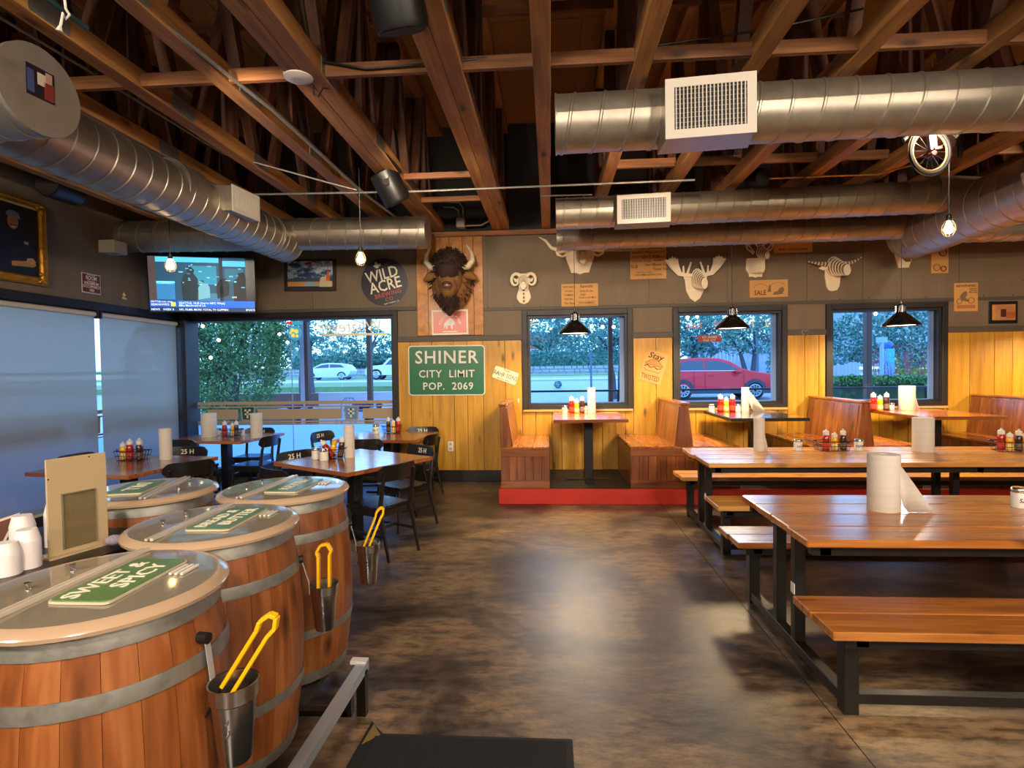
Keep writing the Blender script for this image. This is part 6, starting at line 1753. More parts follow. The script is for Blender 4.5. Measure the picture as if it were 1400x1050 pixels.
scr('window_glow', 0.38, 0.64, 0.50, 0.84, '1E8AA8', z_); scr('window_glow', 0.72, 0.90, 0.56, 0.80, '1E6A80', z_)
scr('desk', 0.07, 0.24, 0.22, 0.52, '2A78B0', z_); scr('desk_light', 0.07, 0.24, 0.50, 0.55, '7AE0F0', z_)
scr('floor_glow', 0.45, 0.70, 0.20, 0.34, '3A7090', z_)
z_ += .0008
scr('mullion', 0.665, 0.70, 0.2, 1.0, '0E2028', z_)
scp('person_silhouette', [(0.31, 0.2), (0.30, 0.5), (0.32, 0.66), (0.36, 0.72), (0.36, 0.8), (0.40, 0.82), (0.43, 0.76), (0.42, 0.7), (0.46, 0.6), (0.45, 0.2)], '122A34', z_)
scp('person_silhouette', [(0.46, 0.22), (0.46, 0.44), (0.49, 0.52), (0.55, 0.52), (0.57, 0.44), (0.57, 0.26)], '6AA8B8', z_)
scp('person_silhouette', [(0.80, 0.2), (0.80, 0.58), (0.84, 0.63), (0.85, 0.72), (0.90, 0.74), (0.92, 0.66), (0.92, 0.2)], '0C1016', z_)
scp('person_silhouette', [(0.64, 0.24), (0.63, 0.48), (0.67, 0.6), (0.73, 0.62), (0.76, 0.5), (0.75, 0.3)], '0C1A24', z_)
rr = random.Random(8)
for k in range(26):
    a, b_ = rr.uniform(0.26, 0.88), rr.uniform(0.42, 0.86); w_ = rr.uniform(0.01, 0.05)
    scr('highlight', a, a + w_, b_, b_ + rr.uniform(0.01, 0.03), rr.choice(['48B8D0', '7AD0E0', '2A90B0', 'A0E0E8', '0E2630']), z_ + .0002)
scr('news_bar', 0.0, 1.0, 0.075, 0.20, '0A62D0', z_ + .0008); scr('ticker_bar', 0.0, 1.0, 0.0, 0.075, '123458', z_ + .0008)
scr('score_box', 0.0, 0.26, 0.075, 0.20, '0A4EB0', z_ + .0012); scr('score_mark', 0.195, 0.24, 0.095, 0.17, 'D0D040', z_ + .0016)
w2, h2 = Wt - 0.03, Ht - 0.035
M_SCW = flat('screen_white', 'E8F0F8', 0.3, emit=0.9)
def stx(s, u, v, sz):
    text(s, sz, M_SCW, scr_o, T(u * w2 - w2 / 2, v * h2 - h2 / 2, z_ + .0022), 'screen_lettering', 0.0002, align='LEFT')
stx('SEATTLE', 0.01, 0.18, 0.03); stx('SCORE / FINAL', 0.09, 0.175, 0.026); stx('SEAHAWKS', 0.01, 0.125, 0.045)
stx('SEATTLE: 10-8 (2nd in NFC West)', 0.27, 0.155, 0.042); stx('Mike Macdonald at LA', 0.27, 0.11, 0.038)
stx('NEWS', 0.01, 0.035, 0.04); stx('WEEK 8', 0.12, 0.035, 0.04); stx('NFL FILMS: MORE TOTAL TV CLIPPERS', 0.27, 0.035, 0.038); stx('SPORTS', 0.91, 0.035, 0.036); stx('LIVE', 0.78, 0.27, 0.035)
q = B(); q.bb(-0.1, 0.1, -0.1, 0.1, -0.6, -0.045); q.build('wall_arm', M_STEEL, t)
# ================================================================== OUTSIDE
def gz(y):
    pts = [(8.6, 0.0), (16, 0.15), (22.5, 0.36), (35, 0.72), (50, 0.98), (62, 1.1), (160, 2.0)]
    for (a, za), (b_, zb) in zip(pts, pts[1:]):
        if y <= b_:
            return za + (zb - za) * (y - a) / (b_ - a)
    return pts[-1][1]
def strip_ground(name, y0, y1, mat, x0=-90, x1=90, dz=0.0, n=8):
    q = B(); vs = []; fs = []
    ys = [y0 + (y1 - y0) * i / n for i in range(n + 1)]
    for y in ys:
        vs += [(x0, y, gz(y) + dz), (x1, y, gz(y) + dz)]
    k = len(vs)
    vs += [(v[0], v[1], v[2] - 0.3) for v in vs]
    for i in range(n):
        fs.append((2 * i, 2 * i + 1, 2 * i + 3, 2 * i + 2)); fs.append((k + 2 * i, k + 2 * i + 2, k + 2 * i + 3, k + 2 * i + 1))
    fs += [(0, k, k + 1, 1), (2 * n, 2 * n + 1, k + 2 * n + 1, k + 2 * n)]
    q.add(vs, fs)
    return struct(q.build(name, mat, None, False))
M_ASPH = noisy('pale_wet_asphalt', ['6E7E90', '8090A0', '94A2B0'], (0.6, 0.6, 0.6), 8, (0.35, 0.6), rnd=False)
M_CONC = noisy('pale_concrete_walk', ['A4ACB4', 'B8C0C6'], (0.5, 0.5, 0.5), 6, (0.6, 0.8), rnd=False)
M_LAWN = noisy('lawn_turf', ['4A6440', '6A8858', '88A070'], (3, 3, 3), 6, (0.85, 0.95), rnd=False)
M_STONE = noisy('grey_rubble', ['5E6670', 'A4ACB4', '7C848E'], (3, 3, 4), 5, (0.8, 0.9), 0, 0.4)
strip_ground('parking_lot', 8.6, 40, M_ASPH)
strip_ground('kerb_walk', 40, 43, M_CONC, dz=0.1)
strip_ground('road', 43, 52, M_ASPH)
strip_ground('lawn_strip', 52, 61, M_LAWN, dz=0.05)
strip_ground('far_ground', 61, 160, M_LAWN, dz=0.9)
# verge lawn between the lot and the road on the left
q = B(); q.bb(-40, -6.2, 30, 39, 0.55, 0.86); struct(q.build('verge_lawn', M_LAWN))
# side ground left of the building
q = B(); q.bb(-60, XL - 0.2, -20, 8.6, -0.3, 0.0); struct(q.build('side_ground', M_CONC))
# low retaining wall: two courses of big stones each a piece, rest in the material
t = thing('stone_wall', 'long low rubble retaining wall across the road', 'wall', (0, 61, 0))
q = B(); q.bb(-45, 30, 0, 1.0, 0.9, 2.0); q.build('wall_core', M_STONE, t)
rr = random.Random(4)
q = B()
for row in range(3):
    x = -30
    while x < 26:
        w_ = rr.uniform(0.5, 1.1)
        q.bb(x + 0.03, x + w_ - 0.03, -0.12 - rr.uniform(0, .08), 0.1, 0.95 + row * 0.35, 0.95 + row * 0.35 + 0.30); x += w_
q.build('stones', M_STONE, t, kind='stuff')
# foliage: many small leaf cards with a random bend
def foliage(q, c, r, n, s, rr):
    vs = []; fs = []
    for i in range(n):
        u = rr.uniform(-1, 1); th = rr.uniform(0, 2 * PI); k = rr.uniform(0.55, 1.0) ** 0.5
        m_ = math.sqrt(1 - u * u)
        p = V((c[0] + r[0] * k * m_ * math.cos(th), c[1] + r[1] * k * m_ * math.sin(th), c[2] + r[2] * k * u))
        a = V((rr.gauss(0, 1), rr.gauss(0, 1), rr.gauss(0, 1))).normalized() * s * rr.uniform(.6, 1.3)
        b_ = a.cross(V((rr.gauss(0, 1), rr.gauss(0, 1), rr.gauss(0, 1)))).normalized() * s * 0.5
        o = len(vs)
        vs += [p - a, p + b_, p + a, p - b_]
        fs.append((o, o + 1, o + 2, o + 3))
    q.add(vs, fs)
def leafm(name, cols):
    m = noisy(name, cols, (1.6, 1.6, 1.6), 6, (0.6, 0.8), rnd=False)
    return m
M_LF1 = leafm('green_foliage', ['2E5430', '54824A', '88B070'])
M_LF2 = leafm('blue_green_foliage', ['3E6858', '669488', 'A0BCA8'])
M_LF3 = leafm('dark_live_oak_foliage', ['2C5850', '548A80', '8CB8AC'])
M_BARK = noisy('grey_bark', ['3A3A40', '5C5C64'], (4, 4, 14), 4, (0.8, 0.9))
def tree(x, y, h, cr, label, mat, n=2600, leaf=0.16, trunk=0.22, ch=None, seed=0, low=0.45, blobs=8, group=None):
    rr = random.Random(seed or int(x * 10 + y))
    z = gz(y)
    t = thing('shade_tree', label, 'tree', (x, y, z), 0, group)
    q = B(); q.tube([(0, 0, -0.2), (rr.uniform(-.2, .2), 0, h * low * 0.6), (rr.uniform(-.4, .4), rr.uniform(-.3, .3), h * low * 1.2)], [trunk * 1.3, trunk, trunk * 0.7], 9)
    for k in range(5):
        a = rr.uniform(0, 2 * PI)
        q.tube([(0, 0, h * low * rr.uniform(.55, .85)), (math.cos(a) * cr * .35, math.sin(a) * cr * .35, h * (low + .12)), (math.cos(a) * cr * .75, math.sin(a) * cr * .75, h * (low + .3))], [trunk * .5, trunk * .35, trunk * .12], 6)
    q.build('trunk', M_BARK, t, True)
    q = B()
    for k in range(blobs):
        a = 2 * PI * k / blobs + rr.uniform(-.3, .3); d = cr * rr.uniform(.25, .65)
        foliage(q, (math.cos(a) * d, math.sin(a) * d, h * (low + .1 + rr.uniform(0.1, .42))), (cr * .55, cr * .55, h * .22), n // blobs, leaf, rr)
    q.build('foliage', mat, t, kind='stuff')
    return t
# the big bushy evergreen by the corner
t = thing('bushy_tree', 'big bushy evergreen filling the left of the wide window', 'tree', (-7.75, 13.2, 0.1))
rr = random.Random(11)
q = B(); q.tube([(0, 0, -0.2), (0.1, 0, 1.2), (-0.3, 0.1, 3.2)], [0.14, 0.1, 0.05], 8)
for k in range(7):
    a = rr.uniform(0, 2 * PI); q.tube([(0, 0, 0.5 + k * .2), (math.cos(a) * .7, math.sin(a) * .5, 1.6 + k * .2), (math.cos(a) * 1.2, math.sin(a) * .8, 2.6 + k * .2)], [0.05, 0.03, 0.01], 6)
q.build('trunk', M_BARK, t, True)
q = B()
foliage(q, (0, 0, 2.2), (1.42, 1.1, 1.9), 12000, 0.045, rr); foliage(q, (-0.7, 0, 3.0), (1.3, 1.0, 1.9), 9000, 0.045, rr); foliage(q, (0.7, -.3, 2.6), (0.75, .7, 1.2), 4000, 0.045, rr); foliage(q, (0.2, 0, 3.9), (1.5, 1.0, 1.2), 6000, 0.045, rr)
foliage(q, (-1.5, 0.2, 1.6), (1.2, 1.0, 1.8), 7000, 0.045, rr)
q.build('foliage', M_LF1, t, kind='stuff')
def tree2(y, trunks, crowns, label, mat, leaf=0.1, dens=1.0, seed=0, tw=0.18):
    """trunks: feet and tops of the stems; crowns: centres and half sizes of leaf masses, all measured at distance y"""
    rr = random.Random(seed); k = y / FPX
    cx_ = W(trunks[0][0] if trunks else crowns[0][0], 500, y=y).x
    z = gz(y); O = V((cx_, y, z))
    t = thing('shade_tree', label, 'tree', O)
    q = B()
    for (a, b_, c, d) in (trunks or [(crowns[0][0], 520, crowns[0][0], 480)]):
        p0 = W(a, b_, y=y) - O; p0.z = -0.2; p1 = W(c, d, y=y) - O
        m_ = (p0 + p1) / 2 + V((rr.uniform(-.1, .1), 0, 0))
        q.tube([p0, m_, p1], [tw * 1.2, tw, tw * .7], 8)
        for i in range(4):
            e = p1 + V((rr.uniform(-1, 1) * 30 * k, rr.uniform(-1, 1), rr.uniform(.3, 1) * 30 * k)); q.tube([p1, (p1 + e) / 2 + V((0, 0, .2)), e], [tw * .5, tw * .35, tw * .12], 6)
    q.build('trunk', M_BARK, t, True)
    q = B()
    for (a, b_, rx, rz) in crowns:
        c = W(a, b_, y=y) - O; n = int(dens * rx * rz * 3.0 * (0.011 * y / leaf * .9) ** 2) if False else int(dens * (rx * k) * (rz * k) / (leaf * leaf) * 5.0)
        foliage(q, (c.x, c.y, c.z), (rx * k, max(rx, rz) * k * .6, rz * k), min(n, 9000), leaf, rr)
    q.build('foliage', mat, t, kind='stuff')
    return t
tree2(34, [(366, 532, 374, 478)], [(384, 455, 26, 30), (398, 476, 14, 12), (372, 440, 22, 22)], 'slim shade tree right of the big evergreen, near the street', M_LF2, .13, 1.0, 3, .28)
tree2(21.5, [(421, 528, 419, 475)], [(430, 440, 34, 30), (455, 470, 24, 16), (412, 455, 18, 20)], 'thick trunked shade tree just behind the patio post', M_LF2, .085, .9, 4, .3)
tree2(62.5, [], [(505, 470, 34, 26), (470, 480, 26, 20), (530, 482, 16, 18), (490, 490, 40, 10)], 'wide street tree seen over the white hatchback', M_LF3, .22, 1.1, 5, .3)
tree2(28, [(700, 530, 702, 470)], [(752, 442, 44, 22), (790, 452, 40, 26), (735, 425, 40, 16), (775, 470, 26, 16)], 'leafy tree over the left of the first booth window', M_LF2, .11, 1.2, 6, .2)
tree2(23.5, [(848, 532, 850, 476), (840, 532, 832, 480)], [(835, 455, 34, 30), (860, 440, 30, 26), (820, 470, 22, 16), (862, 475, 14, 12)], 'multi stem tree at the right of the first booth window', M_LF3, .085, 1.2, 7, .1)
tree2(33, [(948, 520, 950, 470)], [(945, 450, 34, 34), (975, 460, 30, 24), (925, 470, 18, 22), (958, 480, 22, 12)], 'spreading tree left behind the red car', M_LF3, .12, 1.3, 8, .2)
tree2(31, [(1028, 512, 1032, 478), (1026, 512, 1012, 482)], [(1035, 462, 38, 22), (1005, 470, 22, 16), (1060, 450, 26, 26), (1010, 440, 34, 20)], 'forked pale tree right behind the red car', M_LF2, .11, 1.3, 9, .14)
tree2(25.5, [(1068, 545, 1062, 480)], [(1068, 470, 18, 44), (1060, 500, 12, 20)], 'dark leaning tree at the right side of the middle window', M_LF3, .09, 1.3, 10, .14)
tree2(27, [(1325, 545, 1320, 470)], [(1175, 460, 40, 34), (1215, 450, 44, 36), (1260, 460, 44, 38), (1240, 485, 34, 18), (1150, 470, 26, 28), (1290, 470, 24, 34), (1190, 485, 28, 12)], 'broad live oak filling the top of the right window', M_LF3, .105, 1.5, 12, .3)
tree2(78, [], [(745, 452, 30, 28), (800, 462, 50, 24), (850, 462, 40, 26), (770, 470, 40, 12)], 'far tree above the hedge across the road', M_LF3, .28, 1.1, 15, .4)
tree2(86, [], [(380, 480, 40, 26), (430, 482, 40, 20), (320, 470, 50, 40)], 'far tree mass at the horizon behind the evergreen', M_LF3, .28, 1.1, 16, .4)
tree2(64, [], [(960, 455, 44, 30), (1040, 455, 50, 34), (1120, 460, 50, 36)], 'far tree mass above the board fence behind the red car', M_LF3, .24, 1.2, 17, .4)
# hedges
def hedge(x0, x1, y, z0, h, d, label, mat, n=5000, leaf=0.06):
    t = thing('hedge', label, 'hedge', ((x0 + x1) / 2, y, z0)); rr = random.Random(int(x0 * 7 + y))
    w_ = (x1 - x0) / 2
    q = B(); q.bb(-w_ + .1, w_ - .1, -d / 2 + .1, d / 2 - .1, 0, h - .1); q.build('hedge_core', M_LF3 if mat is M_LF3 else flat('hedge_shade', '24402C', 0.9), t)
    q = B(); vs = []; fs = []
    for i in range(n):
        p = V((rr.uniform(-w_, w_), rr.choice([-d / 2, rr.uniform(-d / 2, d / 2)]), 0)); p.z = rr.uniform(0, h) if p.y == -d / 2 else h
        p += V((rr.gauss(0, leaf), rr.gauss(0, leaf), rr.gauss(0, leaf)))
        a = V((rr.gauss(0, 1), rr.gauss(0, 1), rr.gauss(0, 1))).normalized() * leaf; b_ = a.cross(V((rr.gauss(0, 1), rr.gauss(0, 1), 1))).normalized() * leaf * .5
        o = len(vs); vs += [p - a, p + b_, p + a, p - b_]; fs.append((o, o + 1, o + 2, o + 3))
    q.add(vs, fs); q.build('foliage', mat, t, kind='stuff')
hedge(-30, 9, 64.2, 1.9, 1.5, 1.5, 'long clipped hedge on top of the rubble wall', M_LF3, 9000, .18)
hedge(7.9, 10.3, 16.6, 0.1, 1.15, 1.2, 'low clipped hedge across the right booth window', M_LF1, 9000, .045)
hedge(10.45, 13.5, 16.6, 0.1, 0.98, 1.2, 'low clipped hedge beyond the right booth window', M_LF1, 5000, .045)
t = thing('small_shrub', 'little round shrub on the pale lot in the first window', 'shrub', (0.42, 31, gz(31))); q = B(); foliage(q, (0, 0, .2), (.22, .2, .2), 500, .035, random.Random(1)); q.build('foliage', M_LF3, t, kind='stuff')
t = thing('small_shrub', 'yellow green round shrub far off in the right window', 'shrub', (24.5, 40, gz(40) + .2)); q = B(); foliage(q, (0, 0, .6), (1.5, 1, .8), 1200, .13, random.Random(1)); q.build('foliage', leafm('yellow_green_foliage', ['6A8A30', 'A0B850', '8AA040']), t, kind='stuff')
t = thing('red_bush', 'bare reddish twiggy bush in the right window', 'shrub', (W(1238, 500, y=20.6).x, 20.6, 0.25)); rr = random.Random(3); q = B()
for k in range(170):
    x = rr.uniform(-1.3, 1.3); a = rr.uniform(-.4, .4); h = rr.uniform(.8, 2.0); q.cyl((x * .8, rr.uniform(-.3, .3), 0), (x + a, rr.uniform(-.4, .4), h), 0.01, 0.005, 4)
q.build('twigs', flat('red_twigs', '9A4A5A', 0.8), t, kind='stuff')
q = B(); foliage(q, (-.1, 0, 1.4), (1.3, .5, .8), 500, .03, random.Random(2)); q.build('berries', flat('red_berries', 'B04A5A', 0.7), t, kind='stuff')
# buildings
M_BRK = noisy('reddish_far_brick', ['8A5A50', 'A0705E'], (1, 1, 4), 3, (0.8, 0.9))
M_STUC = noisy('pale_far_stucco', ['9AA4B4', 'AEB6C4'], (.5, .5, .5), 3, (0.8, 0.9))
def building(x0, x1, y0, y1, z0, h, label, mat, wins=4, group=None):
    t = thing('far_building', label, 'building', ((x0 + x1) / 2, y0, z0)); w_ = (x1 - x0) / 2
    q = B(); q.bb(-w_, w_, 0, y1 - y0, 0, h); q.build('walls', mat, t)
    q = B(); q.bb(-w_ - .3, w_ + .3, -0.3, y1 - y0, h, h + .35); q.build('roof', M_CONC, t)
    for i in range(wins):
        x = -w_ + (i + .5) * 2 * w_ / wins
        q = B(); q.bb(x - .8, x + .8, -0.06, 0, 1.0, 2.6); f = q.build('window', M_WHITE, t)
        q = B(); q.bb(x - .7, x + .7, -0.08, -0.06, 1.1, 2.5); q.build('pane', flat('far_pane', '4A6A8A', 0.15), f)
building(-9, 1.2, 100, 108, 2.6, 5.2, 'low reddish building behind the hedge in the first window', M_BRK, 4)
building(30, 52, 60, 70, 1.4, 6.0, 'pale building behind the railings in the right window', M_STUC, 6)
# board fence behind the red car
t = thing('board_fence', 'tall pale board fence behind the red car', 'fence', (15.5, 39, gz(39))); q0 = None
for i in range(46):
    q = B(); q.bb(0, 0.23, 0, 0.03, 0, 2.6)
    if q0 is None: q0 = q.build('board', flat('pale_blue_board', '9AA4BC', 0.7), t); q0.location = (-6.2, 0, 0)
    else: inst(q0, (-6.2 + i * 0.245, 0, 0), t)
q = B(); q.bb(-6.2, 5.2, 0.03, 0.08, 0.4, 0.5); q.bb(-6.2, 5.2, 0.03, 0.08, 2.0, 2.1); q.build('fence_rail', MATS['pale_blue_board'], t)
# railing and iron fence
t = thing('iron_fence', 'dark iron railing far back in the right window', 'fence', (27, 42, gz(42)))
q = B()
for i in range(30): q.cyl((-3.5 + i * .24, 0, 0), (-3.5 + i * .24, 0, 1.9), 0.02, n=5)
q.bb(-3.5, 3.5, -.02, .02, .2, .25); q.bb(-3.5, 3.5, -.02, .02, 1.8, 1.85); q.build('bars', M_STEEL, t)
t = thing('handrail', 'black handrail outside crossing the booth windows', 'railing', (0, 12.2, 0.05))
q = B(); q.cyl((-0.9, 0, 1.14), (12.0, 0, 1.14), 0.022, n=8); q.build('rail', M_STEEL, t, True)
for x in (1.45, 2.05, 5.2, 8.0, 10.6):
    q = B(); q.cyl((x, 0, 0), (x, 0, 1.14), 0.025, n=8); q.build('post', M_STEEL, t, True)
M_POST = flat('brown_patio_post', '4A2A24', 0.5)
for x, y, lb in ((W(834.5, 500, y=14).x, 14.0, 'dark porch post at the right of the first booth window'), (W(1186, 500, y=13).x, 13.0, 'purple brown porch post in the right booth window'), (W(505.5, 500, y=14).x, 14.0, 'dark patio post near the sign side of the wide window')):
    t = thing('porch_post', lb, 'post', (x, y, 0)); q = B(); q.bb(-.055, .055, -.09, .09, 0, 4.2); q.build('shaft', M_POST, t, bevel=0.01); q = B(); q.bb(-.12, .12, -.12, .12, 0, .12); q.build('base_plate', M_STEEL, t)
t = thing('porch_post', 'pale and brown patio corner post in the wide window', 'post', (-6.22, 14.0, 0)); q = B(); q.bb(-.11, .0, -.09, .09, 0, 4.2); q.build('shaft', flat('pale_post_paint', 'A8A0B0', 0.5), t); q = B(); q.bb(0.0, .09, -.09, .09, 0, 4.2); q.build('brown_side', M_POST, t)
# patio roof edge and low wall with tables
t = thing('patio_roof', 'sloping patio roof beams above the wide window', 'roof', (-4.6, 14, 3.1))
q = B(); q.beam((-1.7, 0, -.15), (0.6, 0, 0.75), 0.1, 0.16, (0, 1, 0)); q.beam((-1.3, 0.4, -.05), (0.9, 0.4, 0.75), 0.08, 0.1, (0, 1, 0)); q.build('rafter', M_POST, t)
t = thing('patio_wall', 'low pale patio wall beyond the wide window', 'wall', (-6.5, 15.4, 0.1))
q = B(); q.bb(0.0, 4.6, 0, 0.2, 0, 1.0); q.build('rendered_wall', flat('pale_render', 'C4C0CC', 0.7), t, bevel=.01); q = B(); q.bb(-3.3, 0.0, 0.1, 0.3, 0, 0.98); q.build('brown_wall', flat('brown_render', '8A6A62', 0.7), t)
for (x, y, lb) in ((-5.9, 12.8, 'patio table with blue cloths outside the wide window'), (-4.2, 12.6, 'patio table with red chair outside the wide window')):
    t = thing('patio_table', lb, 'table', (x, y, 0.05))
    q = B(); q.cyl((0, 0, .74), (0, 0, .78), .5, n=20); q.build('top', flat('blue_grey_table', '3A4A6A', 0.4), t); q = B(); q.cyl((0, 0, 0), (0, 0, .74), .05, n=8); q.build('post', M_STEEL, t)
    q = B(); q.ball((-.1, 0, .86), .1, 8, 6, None, (2.4, 1, 1)); q.ball((.3, 0, .85), .08, 8, 6); q.build('cloth_bundle', flat('blue_cloth', '2A3A70', 0.8), t, True)
for (x, y, c_, lb) in ((-5.05, 13.6, '6A8AA8', 'pale blue patio chair outside the wide window'), (-3.4, 13.4, 'A83A4A', 'red patio chair outside the wide window')):
    t = thing('patio_chair', lb, 'chair', (x, y, 0.05)); m_ = flat('patio_' + c_, c_, 0.5)
    q = B(); q.bb(-.2, .2, -.2, .2, .43, .46); q.build('seat', m_, t)
    q = B(); q.tube([(-.2, .2, .45), (-.2, .24, .85), (-.1, .25, .97), (.1, .25, .97), (.2, .24, .85), (.2, .2, .45)], .02, 6)
    for k in (-.08, .0, .08): q.tube([(k, .2, .45), (k, .25, .96)], .012, 5)
    q.build('backrest', m_, t, True)
    for sx in (-.18, .18):
        for sy in (-.18, .18):
            q = B(); q.cyl((sx, sy, 0), (sx, sy, .43), .015, n=6); q.build('leg', m_, t)
# bulb reflections in the glass, built as glowing globes on wires outside
M_BULB_REFL = flat('bulb_reflection_glow', 'FFE2B0', 0.3, emit=14.0)
def bulb_reflections(pts, label):
    P_ = [W(a, b_, y=y) for a, b_, y in pts]
    t = thing('bulb_reflection_row', label, 'lights', P_[0]); q = B(); q.tube([p - P_[0] + V((0, 0, .06)) for p in P_], 0.008, 5); q.build('wire', M_BLACK, t)
    for p in P_:
        q = B(); q.ball(p - P_[0], 0.032, 10, 7); q.build('bulb', M_BULB_REFL, t, True)
bulb_reflections([(404, 436, 12), (424, 436, 12), (439, 434, 12), (464, 440, 12), (482, 441, 12), (506, 449, 12), (514, 443, 12), (517, 433, 12)], 'row of warm globes copying bulb reflections by the patio roof, wide window')
bulb_reflections([(277, 446, 11), (299, 465, 11), (288, 489, 11)], 'three warm globes copying bulb reflections before the big evergreen')
bulb_reflections([(382, 457, 12), (393, 468, 12), (396, 441, 12)], 'short row of bulb reflection globes beside the round window sign')
bulb_reflections([(776, 435, 11), (809, 446, 11), (824, 447, 11), (839, 447, 11)], 'row of bulb reflection globes in the first booth window')
bulb_reflections([(940, 434, 11), (953, 431, 11)], 'two bulb reflection globes in the middle window')
bulb_reflections([(1197, 429, 11), (1210, 424, 11)], 'single bulb reflection globe in the right window')
# round hanging sign in the wide window
t = thing('window_sign', 'round blue and yellow sign hanging inside the wide window', 'sign', W(403, 455, y=8.3))
q = B(); q.cyl((0, 0.0, 0), (0, -0.012, 0), 0.105, n=28); q.build('sign_disc', flat('sign_blue', '3A9AC0', 0.4, emit=0.5), t)
q = B()
for a_, b_, r_ in ((-.03, .04, .03), (.03, .02, .035), (-.02, -.04, .03), (.04, -.05, .022), (-.06, 0, .02)):
    q.cyl((a_, -.0121, b_), (a_, -.015, b_), r_, n=10)
q.build('yellow_shapes', flat('sign_yellow', 'E8D850', 0.4, emit=0.5), t)
q = B(); q.bb(-.03, .12, -.012, 0, .12, .17); q.build('blue_tab', flat('sign_blue', '3A9AC0', 0.4, emit=0.5), t); q = B(); q.bb(-.12, -.04, -.012, 0, .13, .17); q.build('red_tab', flat('sign_red', 'C83A30', 0.4, emit=0.5), t)
q = B(); q.cyl((.0, -.005, .1), (.0, -.005, 2.49 - t.location.z), .003, n=5); q.build('hanger', M_STEEL, t)
# reflections of an indoor sign, built as letters on the glass, mostly mirrored
def reflected_text(s, px, py, size, mat, par, label=None, flipx=True, xs=1.0, shear=.2):
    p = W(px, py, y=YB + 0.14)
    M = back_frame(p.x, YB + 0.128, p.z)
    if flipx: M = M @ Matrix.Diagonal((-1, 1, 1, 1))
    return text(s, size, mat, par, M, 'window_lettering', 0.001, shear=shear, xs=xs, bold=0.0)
M_RLET = flat('cream_sign_reflection', 'F0E4B4', 0.5); M_RLET2 = flat('orange_sign_reflection', 'D88A60', 0.5)
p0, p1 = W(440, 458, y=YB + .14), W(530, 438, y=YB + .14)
reflected_text('Whatever', 480, 447, 0.26, M_RLET, wins[0], xs=0.95)
q = B(); q.bb(p0.x, p1.x, YB + .128, YB + .13, p0.z - .02, p0.z + .015); q.build('reflected_underline', M_RLET, wins[0])
reflected_text('S', 729, 439, 0.2, M_RLET, wins[1]); reflected_text('e', 851, 444, 0.22, M_RLET, wins[1])
reflected_text('to g', 1060, 441, 0.2, M_RLET, wins[2], flipx=False, shear=0); reflected_text('out', 984, 441, 0.12, M_RLET2, wins[2], shear=0); reflected_text('T', 1029, 444, 0.14, M_RLET, wins[2], shear=0); reflected_text('Take', 950, 446, 0.12, M_RLET2, wins[2], shear=0)
for (x0, x1, y0, y1, s) in ((954, 986, 458, 468, 'OPEN'),):
    a, b_ = W(x0, y1, y=YB + .12), W(x1, y0, y=YB + .12)
    q = B(); q.bb(a.x, b_.x, YB + .118, YB + .121, a.z, b_.z); o = q.build('red_notice', flat('red_notice', 'A04A50', 0.5), wins[2])
    text('DINE IN', 0.045, M_WHITE, o, back_frame((a.x + b_.x) / 2, YB + .117, (a.z * .3 + b_.z * .7)), depth=.0006, xs=-1.3); text('TO GO', 0.045, M_WHITE, o, back_frame((a.x + b_.x) / 2, YB + .117, (a.z * .75 + b_.z * .25)), depth=.0006, xs=-1.3)
# lamp posts, poles, blue pylon
def pole(x, y, h, r, label, mat, base=0.0):
    t = thing('lamp_pole', label, 'pole', (x, y, gz(y))); q = B(); q.cyl((0, 0, 0), (0, 0, h), r, n=10); q.build('shaft', mat, t, True)
    q = B(); q.cyl((0, 0, 0), (0, 0, .45), base or r * 2.2, n=12); q.build('concrete_base', M_CONC, t, True)
    q = B(); q.bb(-r * 2.5, r * 2.5, -r, r, h - r * 3, h); q.build('lamp_head', mat, t)
M_PPOLE = flat('pale_blue_pole', '8AA8D0', 0.5)
pp_ = W(808, 534, z=gz(22)); pole(W(808, 500, y=22).x, 22, 1.9, .04, 'grey sign pole on a round base in the first booth window', flat('grey_blue_pole', '5A6A84', 0.5), .13)
pole(W(1205.5, 500, y=19.2).x, 19.2, 2.3, .06, 'pale blue post at the left of the bright blue pylon', M_PPOLE, .1); pole(W(1274, 500, y=18.2).x, 18.2, 2.3, .06, 'pale blue post near the right edge of right window', M_PPOLE, .1)
pole(9.5, 36, 7, .12, 'lamp pole rising behind the red car', flat('grey_blue_pole', '5A6A84', 0.5), .4); pole(13.2, 37, 7, .12, 'lamp pole beside the board fence behind the red car', MATS['grey_blue_pole'], .4)
t = thing('blue_pylon', 'bright blue illuminated pylon sign in the right window', 'sign', W(1214.5, 525, y=22)); t.location.z = gz(22)
q = B(); q.bb(-.17, .17, -.1, .1, 0, 1.9); q.build('lit_panel', flat('lit_blue', '0A8CFF', 0.4, emit=0.8), t); q = B(); q.ball((0, 0, 2.06), 0.14, 12, 8); q.build('pylon_cap', flat('deep_blue', '1450E0', 0.4, emit=.8), t)
